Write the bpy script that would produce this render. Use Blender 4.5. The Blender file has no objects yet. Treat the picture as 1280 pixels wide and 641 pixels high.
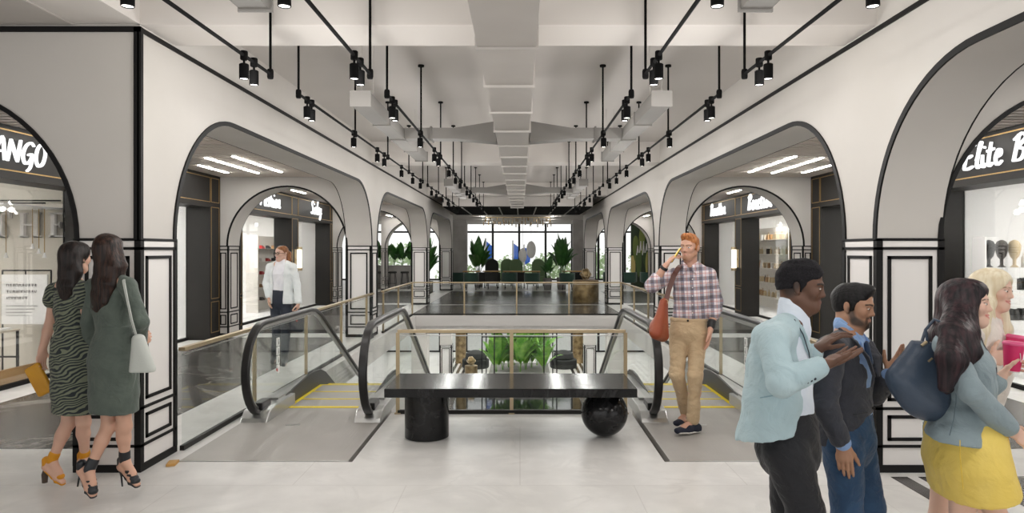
import bpy, bmesh, math, random
import numpy as np
from mathutils import Vector, Matrix
random.seed(7); np.random.seed(7)
SC = bpy.context.scene
COL = SC.collection
V = Vector
PI = math.pi
F_PX = 853.0; VPX = 650.0; VPY = 313.0; EYE = 1.65      # the lens, read from the photograph's perspective

def at(px, py, Y):
    return V(((px-VPX)*Y/F_PX, Y, EYE-(py-VPY)*Y/F_PX))

# ------------------------------------------------------------------ tags
def tag(o, label=None, cat=None, group=None, kind=None):
    if label: o['label'] = label
    if cat: o['category'] = cat
    if group: o['group'] = group
    if kind: o['kind'] = kind
    return o
def thing(name, label, cat, loc=(0,0,0), group=None, rz=0.0):
    o = bpy.data.objects.new(name, None); COL.objects.link(o)
    o.location = loc; o.rotation_euler = (0,0,rz); o.empty_display_size = .1
    return tag(o, label, cat, group)
def root_of(o):
    while o.parent is not None: o = o.parent
    return o
def link_mesh(name, me, mats, parent=None, world=True):
    if not isinstance(mats, (list, tuple)): mats = [mats]
    for m in mats: me.materials.append(m)
    o = bpy.data.objects.new(name, me); COL.objects.link(o)
    if parent is not None:
        o.parent = parent
        if world:
            L = root_of(parent).location
            me.transform(Matrix.Translation(-L))
    return o
def dup(root, loc, rz=None, label=None, group=None):
    def cp(o, p):
        c = o.copy(); COL.objects.link(c)
        if p is not None:
            c.parent = p
        for ch in kids.get(o.name, []): cp(ch, c)
        return c
    kids = {}
    stack = [root]
    while stack:
        o = stack.pop()
        k = list(o.children); kids[o.name] = k; stack.extend(k)
    r = cp(root, None)
    r.location = loc
    if rz is not None: r.rotation_euler = (0,0,rz)
    if label: r['label'] = label
    if group: r['group'] = group
    return r

# ------------------------------------------------------------------ mesh builder
class MB:
    def __init__(s): s.v=[]; s.f=[]; s.m=[]; s.mi=0
    def add(s, vs, fs):
        n=len(s.v); s.v.extend([tuple(x) for x in vs]); s.f.extend([tuple(i+n for i in f) for f in fs]); s.m.extend([s.mi]*len(fs))
        return s
    def box(s, x0,x1,y0,y1,z0,z1):
        if x0>x1: x0,x1=x1,x0
        if y0>y1: y0,y1=y1,y0
        if z0>z1: z0,z1=z1,z0
        return s.add([(x0,y0,z0),(x1,y0,z0),(x1,y1,z0),(x0,y1,z0),(x0,y0,z1),(x1,y0,z1),(x1,y1,z1),(x0,y1,z1)],
              [(0,3,2,1),(4,5,6,7),(0,1,5,4),(1,2,6,5),(2,3,7,6),(3,0,4,7)])
    def obox(s, c, ax, ay, az):   # centre and three half-axis vectors
        c=V(c); ax=V(ax); ay=V(ay); az=V(az)
        P=[c-ax-ay-az,c+ax-ay-az,c+ax+ay-az,c-ax+ay-az,c-ax-ay+az,c+ax-ay+az,c+ax+ay+az,c-ax+ay+az]
        return s.add(P,[(0,3,2,1),(4,5,6,7),(0,1,5,4),(1,2,6,5),(2,3,7,6),(3,0,4,7)])
    def prism(s, poly, axis, a, b):
        """poly: list of 2-D points; axis 'x' -> (y,z), 'y' -> (x,z), 'z' -> (x,y)"""
        def p3(p,t):
            return (t,p[0],p[1]) if axis=='x' else ((p[0],t,p[1]) if axis=='y' else (p[0],p[1],t))
        n=len(poly); vs=[p3(p,a) for p in poly]+[p3(p,b) for p in poly]
        fs=[tuple(range(n))[::-1], tuple(range(n,2*n))]+[(i,(i+1)%n,n+(i+1)%n,n+i) for i in range(n)]
        return s.add(vs,fs)
    def tube(s, pts, r, seg=8, cap=True, closed=False):
        pts=[V(p) for p in pts]; n=len(pts)
        rr = r if isinstance(r,(list,tuple)) else [r]*n
        vs=[]; 
        t0=(pts[1]-pts[0]).normalized()
        up=V((0,0,1)) if abs(t0.z)<.9 else V((1,0,0))
        u=t0.cross(up).normalized()
        for i,p in enumerate(pts):
            if closed: t=(pts[(i+1)%n]-pts[i-1])
            else: t=(pts[min(i+1,n-1)]-pts[max(i-1,0)])
            t.normalize()
            u=(u-t*u.dot(t)); u.normalize(); w=t.cross(u)
            for k in range(seg):
                a=2*PI*k/seg
                vs.append(p+(u*math.cos(a)+w*math.sin(a))*rr[i])
        fs=[]
        m=n if closed else n-1
        for i in range(m):
            j=(i+1)%n
            for k in range(seg):
                k2=(k+1)%seg
                fs.append((i*seg+k,i*seg+k2,j*seg+k2,j*seg+k))
        if cap and not closed:
            fs.append(tuple(range(seg))[::-1]); fs.append(tuple(range((n-1)*seg,n*seg)))
        return s.add(vs,fs)
    def rod(s, a, b, r, seg=8): return s.tube([a,b], r, seg)
    def lathe(s, prof, c=(0,0,0), seg=24, cap=True):
        c=V(c); n=len(prof); vs=[]
        for (r,z) in prof:
            for k in range(seg):
                a=2*PI*k/seg; vs.append((c.x+r*math.cos(a),c.y+r*math.sin(a),c.z+z))
        fs=[(i*seg+k,i*seg+(k+1)%seg,(i+1)*seg+(k+1)%seg,(i+1)*seg+k) for i in range(n-1) for k in range(seg)]
        if cap:
            fs.append(tuple(range(seg))[::-1]); fs.append(tuple(range((n-1)*seg,n*seg)))
        return s.add(vs,fs)
    def sphere(s, c, r, seg=20, rings=12, sc=(1,1,1)):
        c=V(c); vs=[(c.x,c.y,c.z-r*sc[2])]
        for i in range(1,rings):
            t=-PI/2+PI*i/rings
            for k in range(seg):
                a=2*PI*k/seg
                vs.append((c.x+r*sc[0]*math.cos(t)*math.cos(a),c.y+r*sc[1]*math.cos(t)*math.sin(a),c.z+r*sc[2]*math.sin(t)))
        vs.append((c.x,c.y,c.z+r*sc[2])); L=len(vs)-1
        fs=[(0,1+(k+1)%seg,1+k) for k in range(seg)]
        for i in range(rings-2):
            b=1+i*seg
            fs+=[(b+k,b+(k+1)%seg,b+seg+(k+1)%seg,b+seg+k) for k in range(seg)]
        b=1+(rings-2)*seg
        fs+=[(b+k,b+(k+1)%seg,L) for k in range(seg)]
        return s.add(vs,fs)
    def strip(s, A, B):  # quad strip between two equal point lists
        n=len(A); return s.add(list(A)+list(B), [(i,i+1,n+i+1,n+i) for i in range(n-1)])
    def ribbon(s, path, side, nrm, w, t):
        """solid band along path: width w along side vectors, thickness t along nrm (one vector or list)"""
        n=len(path); S=side if isinstance(side,list) else [V(side)]*n
        N=nrm if isinstance(nrm,list) else [V(nrm)]*n
        vs=[]
        for p,a,b in zip(path,S,N):
            p=V(p); a=V(a); b=V(b)
            vs+= [p-a*w/2, p+a*w/2, p+a*w/2+b*t, p-a*w/2+b*t]
        fs=[]
        for i in range(n-1):
            for k in range(4):
                k2=(k+1)%4; fs.append((i*4+k,i*4+k2,(i+1)*4+k2,(i+1)*4+k))
        fs.append((3,2,1,0)); e=(n-1)*4; fs.append((e,e+1,e+2,e+3))
        return s.add(vs,fs)
    def build(s, name, mats, parent=None, smooth=None, bevel=0, world=True, bseg=2):
        me=bpy.data.meshes.new(name)
        me.from_pydata(s.v,[],s.f)
        me.polygons.foreach_set('material_index', s.m)
        bm=bmesh.new(); bm.from_mesh(me); bmesh.ops.recalc_face_normals(bm, faces=bm.faces); bm.to_mesh(me); bm.free()
        if smooth is not None:
            me.polygons.foreach_set('use_smooth',[True]*len(me.polygons))
            me.set_sharp_from_angle(angle=math.radians(smooth))
        o=link_mesh(name, me, mats, parent, world)
        if bevel:
            b=o.modifiers.new('bevel','BEVEL'); b.width=bevel; b.segments=bseg; b.limit_method='ANGLE'; b.harden_normals=False
        return o

# ------------------------------------------------------------------ materials
def nt(m):
    m.use_nodes=True; return m.node_tree.nodes, m.node_tree.links
def srgb(r,g,b):
    f=lambda c: (c/255/12.92) if c/255<=.04045 else ((c/255+.055)/1.055)**2.4
    return (f(r),f(g),f(b),1)
def mat(name, col, rough=.5, metal=0.0, spec=.5, noise=None, bump=None, coat=0, emit=None, sheen=0, coord='Object'):
    """noise=(scale, col2, lo, hi[, stretch xyz]); bump=(scale, strength[, stretch xyz])"""
    m=bpy.data.materials.new(name); n,l=nt(m); b=n['Principled BSDF']
    b.inputs['Base Color'].default_value=col; b.inputs['Roughness'].default_value=rough; b.inputs['Metallic'].default_value=metal
    b.inputs['Specular IOR Level'].default_value=spec
    b.inputs['Coat Weight'].default_value=coat
    b.inputs['Sheen Weight'].default_value=sheen
    tc=n.new('ShaderNodeTexCoord')
    def mapped(stretch):
        mp=n.new('ShaderNodeMapping'); mp.inputs['Scale'].default_value=stretch; l.new(tc.outputs[coord],mp.inputs['Vector']); return mp.outputs['Vector']
    if noise:
        t=n.new('ShaderNodeTexNoise'); t.inputs['Scale'].default_value=noise[0]; t.inputs['Detail'].default_value=6
        l.new(mapped(noise[4] if len(noise)>4 else (1,1,1)),t.inputs['Vector'])
        r=n.new('ShaderNodeValToRGB'); r.color_ramp.elements[0].position=noise[2]; r.color_ramp.elements[1].position=noise[3]
        r.color_ramp.elements[0].color=col; r.color_ramp.elements[1].color=noise[1]
        l.new(t.outputs['Fac'],r.inputs['Fac']); l.new(r.outputs['Color'],b.inputs['Base Color'])
    if bump:
        t=n.new('ShaderNodeTexNoise'); t.inputs['Scale'].default_value=bump[0]; t.inputs['Detail'].default_value=4
        l.new(mapped(bump[2] if len(bump)>2 else (1,1,1)),t.inputs['Vector'])
        bp=n.new('ShaderNodeBump'); bp.inputs['Strength'].default_value=bump[1]; bp.inputs['Distance'].default_value=.01
        l.new(t.outputs['Fac'],bp.inputs['Height']); l.new(bp.outputs['Normal'],b.inputs['Normal'])
    if emit:
        b.inputs['Emission Color'].default_value=emit[0]; b.inputs['Emission Strength'].default_value=emit[1]
    return m
def emitter(name, col, strength):
    m=bpy.data.materials.new(name); n,l=nt(m); n.clear()
    e=n.new('ShaderNodeEmission'); e.inputs['Color'].default_value=col; e.inputs['Strength'].default_value=strength
    o=n.new('ShaderNodeOutputMaterial'); l.new(e.outputs[0],o.inputs['Surface']); return m
def glass(name, tint=(.93,.95,.94,1), refl=.10, rough=.02, fk=.6):
    m=bpy.data.materials.new(name); n,l=nt(m); n.clear()
    t=n.new('ShaderNodeBsdfTransparent'); t.inputs['Color'].default_value=tint
    g=n.new('ShaderNodeBsdfGlossy'); g.inputs['Roughness'].default_value=rough
    lw=n.new('ShaderNodeLayerWeight'); lw.inputs['Blend'].default_value=.25
    mu=n.new('ShaderNodeMath'); mu.operation='MULTIPLY_ADD'; mu.inputs[1].default_value=fk; mu.inputs[2].default_value=refl*.4; mu.use_clamp=True
    l.new(lw.outputs['Fresnel'],mu.inputs[0])
    mx=n.new('ShaderNodeMixShader'); l.new(mu.outputs[0],mx.inputs[0]); l.new(t.outputs[0],mx.inputs[1]); l.new(g.outputs[0],mx.inputs[2])
    o=n.new('ShaderNodeOutputMaterial'); l.new(mx.outputs[0],o.inputs['Surface']); return m
def marble(name, base, vein, scale=.6, rough=.2, veinw=.06, cloud=None, tile=None, joint=None, rough_noise=True):
    m=bpy.data.materials.new(name); n,l=nt(m); b=n['Principled BSDF']
    g=n.new('ShaderNodeNewGeometry')
    nz=n.new('ShaderNodeTexNoise'); nz.inputs['Scale'].default_value=scale*2.2; nz.inputs['Detail'].default_value=8; l.new(g.outputs['Position'],nz.inputs['Vector'])
    r1=n.new('ShaderNodeValToRGB'); r1.color_ramp.elements[0].position=.35; r1.color_ramp.elements[1].position=.7
    r1.color_ramp.elements[0].color=base; r1.color_ramp.elements[1].color=cloud or base
    l.new(nz.outputs['Fac'],r1.inputs['Fac'])
    wv=n.new('ShaderNodeTexNoise'); wv.inputs['Scale'].default_value=scale; wv.inputs['Detail'].default_value=10; wv.inputs['Roughness'].default_value=.55; wv.inputs['Distortion'].default_value=1.2
    l.new(g.outputs['Position'],wv.inputs['Vector'])
    s=n.new('ShaderNodeMath'); s.operation='SUBTRACT'; s.inputs[1].default_value=.5; l.new(wv.outputs['Fac'],s.inputs[0])
    a=n.new('ShaderNodeMath'); a.operation='ABSOLUTE'; l.new(s.outputs[0],a.inputs[0])
    mr=n.new('ShaderNodeMapRange'); mr.inputs['From Min'].default_value=0; mr.inputs['From Max'].default_value=veinw; mr.inputs['To Min'].default_value=1; mr.inputs['To Max'].default_value=0
    l.new(a.outputs[0],mr.inputs['Value'])
    mx=n.new('ShaderNodeMixRGB'); l.new(mr.outputs[0],mx.inputs['Fac']); l.new(r1.outputs['Color'],mx.inputs['Color1']); mx.inputs['Color2'].default_value=vein
    out=mx.outputs['Color']
    if tile:
        br=n.new('ShaderNodeTexBrick'); br.offset=.5; br.inputs['Scale'].default_value=1; br.inputs['Brick Width'].default_value=tile[0]; br.inputs['Row Height'].default_value=tile[1]
        br.inputs['Mortar Size'].default_value=.004; br.inputs['Mortar Smooth'].default_value=.1
        br.inputs['Color1'].default_value=(1,1,1,1); br.inputs['Color2'].default_value=(.93,.93,.92,1); br.inputs['Mortar'].default_value=joint
        l.new(g.outputs['Position'],br.inputs['Vector'])
        mm=n.new('ShaderNodeMixRGB'); mm.blend_type='MULTIPLY'; mm.inputs['Fac'].default_value=1; l.new(out,mm.inputs['Color1']); l.new(br.outputs['Color'],mm.inputs['Color2']); out=mm.outputs['Color']
    l.new(out,b.inputs['Base Color']); b.inputs['Roughness'].default_value=rough
    if rough_noise:
        mr2=n.new('ShaderNodeMapRange'); mr2.inputs['To Min'].default_value=rough*.7; mr2.inputs['To Max'].default_value=min(1,rough*1.4); l.new(nz.outputs['Fac'],mr2.inputs['Value']); l.new(mr2.outputs[0],b.inputs['Roughness'])
    return m

M={}
M['wall']=mat('wall_plaster',srgb(198,194,189),.8,noise=(.8,srgb(191,187,181),.35,.7),bump=(60,.03))
M['white']=mat('white_lacquer',srgb(226,223,220),.45)
M['ceil']=mat('ceiling_paint',srgb(188,183,178),.85,noise=(.5,srgb(180,175,170),.35,.7))
M['beam']=mat('beam_paint',srgb(208,203,198),.85)
M['black']=mat('black_trim',srgb(14,13,13),.6,spec=.25)
M['blackmetal']=mat('black_powder_coat',srgb(22,22,23),.45,.2)
M['dark']=mat('dark_bronze_panel',srgb(27,25,23),.5,spec=.3,noise=(3,srgb(31,29,26),.3,.7))
M['gold']=mat('brushed_brass',srgb(186,168,136),.36,.7,bump=(80,.05,(1,1,20)))
M['goldline']=mat('brass_inlay',srgb(168,138,88),.35,.7)
M['track']=mat('matt_black_track',srgb(14,14,14),.9,spec=.1)
M['branch']=mat('branch_duct_paint',srgb(128,125,121),.8)
M['duct']=mat('grey_painted_duct',srgb(186,181,176),.6,noise=(2,srgb(178,173,168),.3,.7))
M['floor']=marble('light_stone_floor',srgb(224,222,219),srgb(212,210,207),1.4,.34,.05,cloud=srgb(208,206,203),tile=(1.6,1.6),joint=(.84,.83,.82,1))
M['darkfloor']=marble('dark_marble_floor',srgb(62,59,56),srgb(130,126,120),.35,.22,.012,cloud=srgb(80,76,72))
M['blackmarble']=marble('black_marble',srgb(13,13,14),srgb(40,40,41),1.6,.14,.02,cloud=srgb(30,30,31))
for k_,v_ in (('darkfloor',.3),('blackmarble',.32)): M[k_].node_tree.nodes['Principled BSDF'].inputs['Specular IOR Level'].default_value=v_
M['glass']=glass('clear_glass',(.955,.968,.962,1),.04,fk=.09)
M['glassdark']=glass('smoked_glass',(.78,.79,.80,1),.16)
M['glassw']=glass('window_glass',(.98,.985,.985,1),.05,fk=.25)
M['steel']=mat('brushed_steel',srgb(190,190,188),.28,.9,bump=(40,.05,(1,30,1)))
M['rubber']=mat('black_rubber',srgb(24,23,23),.32)
M['lit']=emitter('linear_light',(1,.97,.93,1),40)
M['lens']=emitter('lamp_lens',(1,.96,.9,1),6)
M['shopwhite']=mat('shop_white',srgb(240,239,237),.6)
M['signwhite']=emitter('lit_sign_letters',(1,1,1,1),1.25)
M['concrete']=mat('raw_concrete',srgb(128,125,122),.8,noise=(1.5,srgb(150,147,144),.35,.65),bump=(8,.15))
M['wood']=mat('oak_wood',srgb(190,146,78),.45,noise=(2.5,srgb(160,116,56),.35,.7,(1,.15,6)))
M['green']=mat('dark_green_velvet',srgb(28,62,50),.75,sheen=.3)
M['sage']=mat('sage_green_upholstery',srgb(104,128,92),.8)
M['charcoal']=mat('charcoal_fabric',srgb(40,42,40),.85)
M['leaf']=mat('glossy_leaf',srgb(36,84,34),.42,noise=(3,srgb(70,122,52),.35,.7))
M['leafbright']=mat('bright_leaf',srgb(88,150,48),.42,noise=(4,srgb(150,196,84),.35,.7))
M['pot']=mat('grey_planter',srgb(120,118,114),.7)
M['soil']=mat('soil',srgb(50,38,28),.95)
M['bronze']=mat('aged_bronze',srgb(158,136,98),.4,.6,noise=(5,srgb(96,76,46),.35,.7),bump=(14,.3))
# =================================================================== the building
XC=-.085                                   # centre line of the hall
XL,XLB=-2.83,-3.31                         # left arcade wall, hall face and walkway face
XR,XRB=2.66,3.14
COLY=[5.08,13.0,20.8,28.2]; CD=.52
ZS,ZA,ZT,ZC=1.73,2.865,3.31,3.72           # springing, crown, top trim, ceiling
RA=1.13
FAC_L,WIN_L=-5.71,-6.13; FAC_R,WIN_R=5.54,5.96
ZW=3.05                                    # walkway ceiling
_tn=[0]
def struct(o, label=None, cat=None):
    o['kind']='structure'
    if label: o['label']=label; o['category']=cat or 'wall'
    return o
def trim_name():
    _tn[0]+=1; return 'trim_%d'%_tn[0]

# ---- floor (upper level) with the void cut out
VX0,VX1,VY0,VY1=-2.66,2.49,6.95,17.35
EY0=5.33
fl=MB()
def slab(mb,x0,x1,y0,y1,z0=-.36,z1=0): mb.box(x0,x1,y0,y1,z0,z1)
slab(fl,-14,14,-4,EY0); slab(fl,-14,VX0,EY0,VY1)
slab(fl,VX1,14,EY0,VY1); slab(fl,-1.31,1.13,EY0,VY0); slab(fl,-14,14,VY1,38.2)
struct(fl.build('floor',M['floor']),'light stone floor of the upper hall around the escalator void','floor')
# dark marble inlays, flush skins on the slab
dk=MB()
for (x0,x1) in ((-5.62,-3.42),(3.25,5.45)):
    for (a,b) in ((5.68,12.95),(13.6,20.7),(21.4,27.6)): dk.box(x0,x1,a,b,-.01,.003)
dk.box(3.25,5.45,-3,4.98,-.01,.003)
dk.box(XL+.03,XR-.03,17.42,20.62,-.01,.003); dk.box(XL+.03,XR-.03,20.82,27.6,-.01,.003)
struct(dk.build('floor_inlay',M['darkfloor']),'dark veined marble panels set into the walkway floors','floor')
st=MB()
for k in (0,1):
    st.prism([(2.70+.2*k,4.97),(2.82+.2*k,4.97),(2.98+.2*k,-3),(2.86+.2*k,-3)],'z',-.01,.003)
struct(st.build('floor_stripe',M['darkfloor']),'two narrow black stripes in the pale floor by the right pillar','floor')

# ---- ceiling, downstand beams
cl=MB(); cl.box(-14,14,-4,27.8,ZC,ZC+.2); cl.box(-14,14,27.8,38.2,3.12,3.3); cl.box(-14,14,27.6,27.8,3.12,ZC)
struct(cl.build('ceiling',M['ceil']),'pale ceiling over the whole hall','ceiling')
b=MB()
for y in COLY[:3]: b.box(XL-.02,XR+.02,y,y+CD,3.33,ZC)
b.box(-14,XL,-4,5.08,3.335,ZC); b.box(XRB,14,-4,5.08,3.335,ZC)
struct(b.build('ceiling_beam',M['beam']),'downstand ceiling beams crossing the hall between the pillars','ceiling')
slo=MB(); slo.box(-3.32,-14,-4,5.07,3.325,3.335)
struct(slo.build('ceiling_soffit',M['duct']),'greyer soffit above the left walkway entrance','ceiling')

# ---- arcade side walls
def arch_curve(a,b,r,z0,n=14):
    pts=[]
    for i in range(n+1):
        t=PI-PI/2*i/n; pts.append((a+r+r*math.cos(t), z0+r*math.sin(t)))
    for i in range(n+1):
        t=PI/2-PI/2*i/n; pts.append((b-r+r*math.cos(t), z0+r*math.sin(t)))
    return pts
def side_wall(x0,x1,bays,cols,name,label):
    mb=MB()
    for (a,bb) in bays:
        c=arch_curve(a,bb,RA,ZS)
        n=len(c)
        for (x) in (x0,x1):
            mb.strip([(x,p[0],p[1]) for p in c],[(x,p[0],ZC) for p in c])
        mb.strip([(x0,p[0],p[1]) for p in c],[(x1,p[0],p[1]) for p in c])
    for y in cols: mb.box(min(x0,x1),max(x0,x1),y,y+CD,ZS,ZC)
    return struct(mb.build(name,M['wall'],smooth=35),label)
def bays_of(cols): return [(cols[i]+CD,cols[i+1]) for i in range(len(cols)-1)]
side_wall(XL,XLB,bays_of(COLY),COLY,'wall_left','pale plaster arcade wall on the left with rounded black-edged arches')
side_wall(XR,XRB,bays_of([-2.8]+COLY),[-2.8]+COLY,'wall_right','pale plaster arcade wall on the right with rounded black-edged arches')
def arch_trim_side(x,sgn,a,bb,w,lab):
    c=arch_curve(a,bb,RA,ZS,18); P=[];S=[]
    for i,(y,z) in enumerate(c):
        j0,j1=max(i-1,0),min(i+1,len(c)-1)
        t=V((0,c[j1][0]-c[j0][0],c[j1][1]-c[j0][1])).normalized(); nrm=V((0,-t.z,t.y))
        P.append(V((x,y,z))+nrm*w/2); S.append(nrm)
    mb=MB(); mb.ribbon(P,S,V((sgn,0,0)),w,.014)
    struct(mb.build(trim_name(),M['black']),lab,'trim')
ordn=['first','second','third','fourth']
for i,(a,bb) in enumerate(bays_of(COLY)):
    arch_trim_side(XL,1,a,bb,.042,'black edging of the %s left arch on its hall side'%ordn[i])
    arch_trim_side(XLB,-1,a,bb,.03,'black edging of the %s left arch on its walkway side'%ordn[i])
for i,(a,bb) in enumerate(bays_of([-2.8]+COLY)):
    arch_trim_side(XR,-1,a,bb,.045,'black edging of the %s right arch on its hall side'%ordn[i])
    arch_trim_side(XRB,1,a,bb,.03,'black edging of the %s right arch on its walkway side'%ordn[i])
# black line along the top of the walls
t=MB(); t.box(XL,XL+.014,5.07,28.7,ZT-.035,ZT); t.box(-14,XL+.014,5.066,5.08,ZT-.035,ZT+.005); t.box(XL-.012,XL+.016,5.066,5.10,1.73,ZT)
t.box(XL-.04,XL,5.066,5.08,1.73,ZT)
struct(t.build(trim_name(),M['black']),'black line along the top of the left wall and down its corner','trim')
t=MB(); t.box(XR-.014,XR,-2.8,28.7,ZT-.035,ZT)
struct(t.build(trim_name(),M['black']),'black line along the top of the right wall','trim')

# ---- pillars with panel mouldings
def pillar(x0,x1,y0,y1,label,z0=0,cap=True,insets=.075,faces='xXyY',zbase=0):
    r=struct(thing('pillar',label,'pillar',(0.5*(x0+x1),.5*(y0+y1),zbase)))
    Z=lambda z: zbase+z
    m=MB(); m.box(x0,x1,y0,y1,Z(0),Z(1.73)); m.build('shaft',M['white'],r)
    m=MB(); m.box(x0-.012,x1+.012,y0-.012,y1+.012,Z(0),Z(.055)); m.build('plinth',M['black'],r)
    m=MB()
    for z in (.185,.465,1.655,1.722): m.box(x0-.013,x1+.013,y0-.013,y1+.013,Z(z),Z(z+.02))
    for x in (x0,x1):
        for y in (y0,y1): m.box(x-.013 if x==x0 else x-.035, x+.035 if x==x0 else x+.013, y-.013 if y==y0 else y-.035, y+.035 if y==y0 else y+.013, Z(.05),Z(1.735))
    m.build('banding',M['black'],r)
    m=MB(); m.box(x0-.008,x1+.008,y0-.008,y1+.008,Z(1.677),Z(1.72)); m.build('capital',M['white'],r)
    w=.024
    def frame(mb,face,z0,z1):
        a,bb=(y0,y1) if face in 'xX' else (x0,x1)
        ins=min(insets,(bb-a)*.2); a+=ins; bb-=ins
        for (p,q,r0,r1) in ((a,bb,z0,z0+w),(a,bb,z1-w,z1),(a,a+w,z0,z1),(bb-w,bb,z0,z1)):
            if face=='x': mb.box(x0-.011,x0+.002,p,q,Z(r0),Z(r1))
            if face=='X': mb.box(x1-.002,x1+.011,p,q,Z(r0),Z(r1))
            if face=='y': mb.box(p,q,y0-.011,y0+.002,Z(r0),Z(r1))
            if face=='Y': mb.box(p,q,y1-.002,y1+.011,Z(r0),Z(r1))
    for f in faces:
        m=MB(); frame(m,f,.53,1.61); frame(m,f,.235,.425); m.build('panel_molding',M['black'],r)
    return r
posn=['nearest','second','third','farthest']
for i,y in enumerate(COLY):
    pillar(XLB,XL,y,y+CD,'%s white panelled pillar of the left arcade with black mouldings'%posn[i])
    pillar(XR,XRB,y,y+CD,'%s white panelled pillar of the right arcade with black mouldings'%posn[i])

# ---- cross arches over the side walkways
def cross_arch(xa,xb,xe,y,ztop,lab):
    """arch between xa (pillar) and xb, solid on to xe (shop front)"""
    lo,hi=min(xa,xb),max(xa,xb); c=arch_curve(lo,hi,(hi-lo)/2,ZS,16)
    m=MB()
    for yy in (y,y+CD):
        m.strip([(p[0],yy,p[1]) for p in c],[(p[0],yy,ztop) for p in c])
    m.strip([(p[0],y,p[1]) for p in c],[(p[0],y+CD,p[1]) for p in c])
    m.box(min(xb,xe),max(xb,xe),y,y+CD,0,ztop)
    o=struct(m.build('wall_cross',M['wall'],smooth=35),'pale cross wall with round arch over the %s'%lab)
    for (yy,s,w) in ((y,-1,.032),(y+CD,1,.032)):
        P=[];S=[]
        for i,(x,z) in enumerate(c):
            j0,j1=max(i-1,0),min(i+1,len(c)-1)
            tt=V((c[j1][0]-c[j0][0],0,c[j1][1]-c[j0][1])).normalized(); nr=V((-tt.z,0,tt.x))
            P.append(V((x,yy,z))+nr*w/2); S.append(nr)
        mb=MB(); mb.ribbon(P,S,V((0,s,0)),w,.014)
        struct(mb.build(trim_name(),M['black']),'black edging of the round arch over the %s, %s face'%(lab,'near' if s<0 else 'far'),'trim')
    # lines and panels on the outer pier
    a,bb=min(xb,xe),max(xb,xe)
    m=MB()
    for z in (.055,.185,.465,1.655,1.722): m.box(a-.001 if xb>xe else a-.013,bb+.013 if xb>xe else bb+.001,y-.013,y+CD+.013,z,z+.02)
    m.box(a,bb,y-.013,y,0,.055)
    xi=xb
    m.box(xi-.014,xi+.014,y-.013,y+.02,.05,1.735); m.box(xi-.014,xi+.014,y+CD-.02,y+CD+.013,.05,1.735)
    sg=1 if xb>xe else -1
    for (z0,z1) in ((.53,1.61),(.235,.425)):
        for (p,q,r0,r1) in ((y+.1,y+CD-.1,z0,z0+.022),(y+.1,y+CD-.1,z1-.022,z1),(y+.1,y+.122,z0,z1),(y+CD-.122,y+CD-.1,z0,z1)):
            m.box(xi-.004*sg,xi+.011*sg,p,q,r0,r1)
        for (p,q,r0,r1) in ((a+.035,bb-.035,z0,z0+.018),(a+.035,bb-.035,z1-.018,z1),(a+.035,a+.053,z0,z1),(bb-.053,bb-.035,z0,z1)):
            m.box(p,q,y-.011,y+.002,r0,r1)
    struct(m.build(trim_name(),M['black']),'black mouldings on the shop-side pier of the %s'%lab,'trim')
for i,y in enumerate(COLY):
    cross_arch(XLB,-5.56,-5.74,y,ZC,'left walkway at its %s pillar'%posn[i])
    cross_arch(XRB,5.39,5.57,y,ZC,'right walkway at its %s pillar'%posn[i])
fw=MB(); fw.box(-14,-5.72,5.08,5.6,0,ZC)
struct(fw.build('wall_left_end',M['wall']),'pale plaster wall beyond the left shop, facing the hall entrance')

# ---- slatted walkway ceilings with linear lights
M['slat']=mat('beige_metal_slat',srgb(222,212,202),.6)
n_l=0
for (xa,xb,side) in ((XLB,FAC_L,'left'),(XRB,FAC_R,'right')):
    x0,x1=min(xa,xb),max(xa,xb)
    runs=[(COLY[i]+CD,COLY[i+1]) for i in range(3)]
    if side=='right': runs=[(-2.28,5.08)]+runs
    m=MB(); bk=MB()
    for (a,bb) in runs:
        bk.box(x0,x1,a,bb,ZW+.06,ZW+.08)
        y=a+.02
        while y<bb-.08:
            m.box(x0,x1,y,y+.10,ZW,ZW+.03); y+=.155
    c=struct(m.build('ceiling_slats',M['slat']),'beige slatted ceiling over the %s walkway'%side,'ceiling')
    struct(bk.build('ceiling_backing',M['black']),'black void above the slats of the %s walkway'%side,'ceiling')
    off=(-4.25,-4.72,-5.25) if side=='left' else (4.08,4.55,5.08)
    for bi,(a,bb) in enumerate(runs):
        for k in range(2):
            for q,x in enumerate(off):
                ya=a+.85+3.5*k+(.15,.3,1.2)[q]; 
                r=thing('linear_light','slim white linear light, number %d of the %s walkway ceiling counted from the hall entrance'%(bi*6+k*3+q+1,side),'ceiling light',(x,ya+1.0,ZW-.012),'linear lights in the slatted ceilings')
                L=2.05 if q<2 else 1.1
                m=MB(); m.box(x-.03,x+.03,ya,ya+L,ZW-.004,ZW+.02); m.build('housing',M['shopwhite'],r)
                m=MB(); m.box(x-.024,x+.024,ya+.01,ya+L-.01,ZW-.012,ZW-.003); m.build('diffuser',M['lit'],r)
# =================================================================== shop fronts
nth_=['first','second','third','fourth','fifth','sixth','seventh','eighth','ninth']
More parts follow.
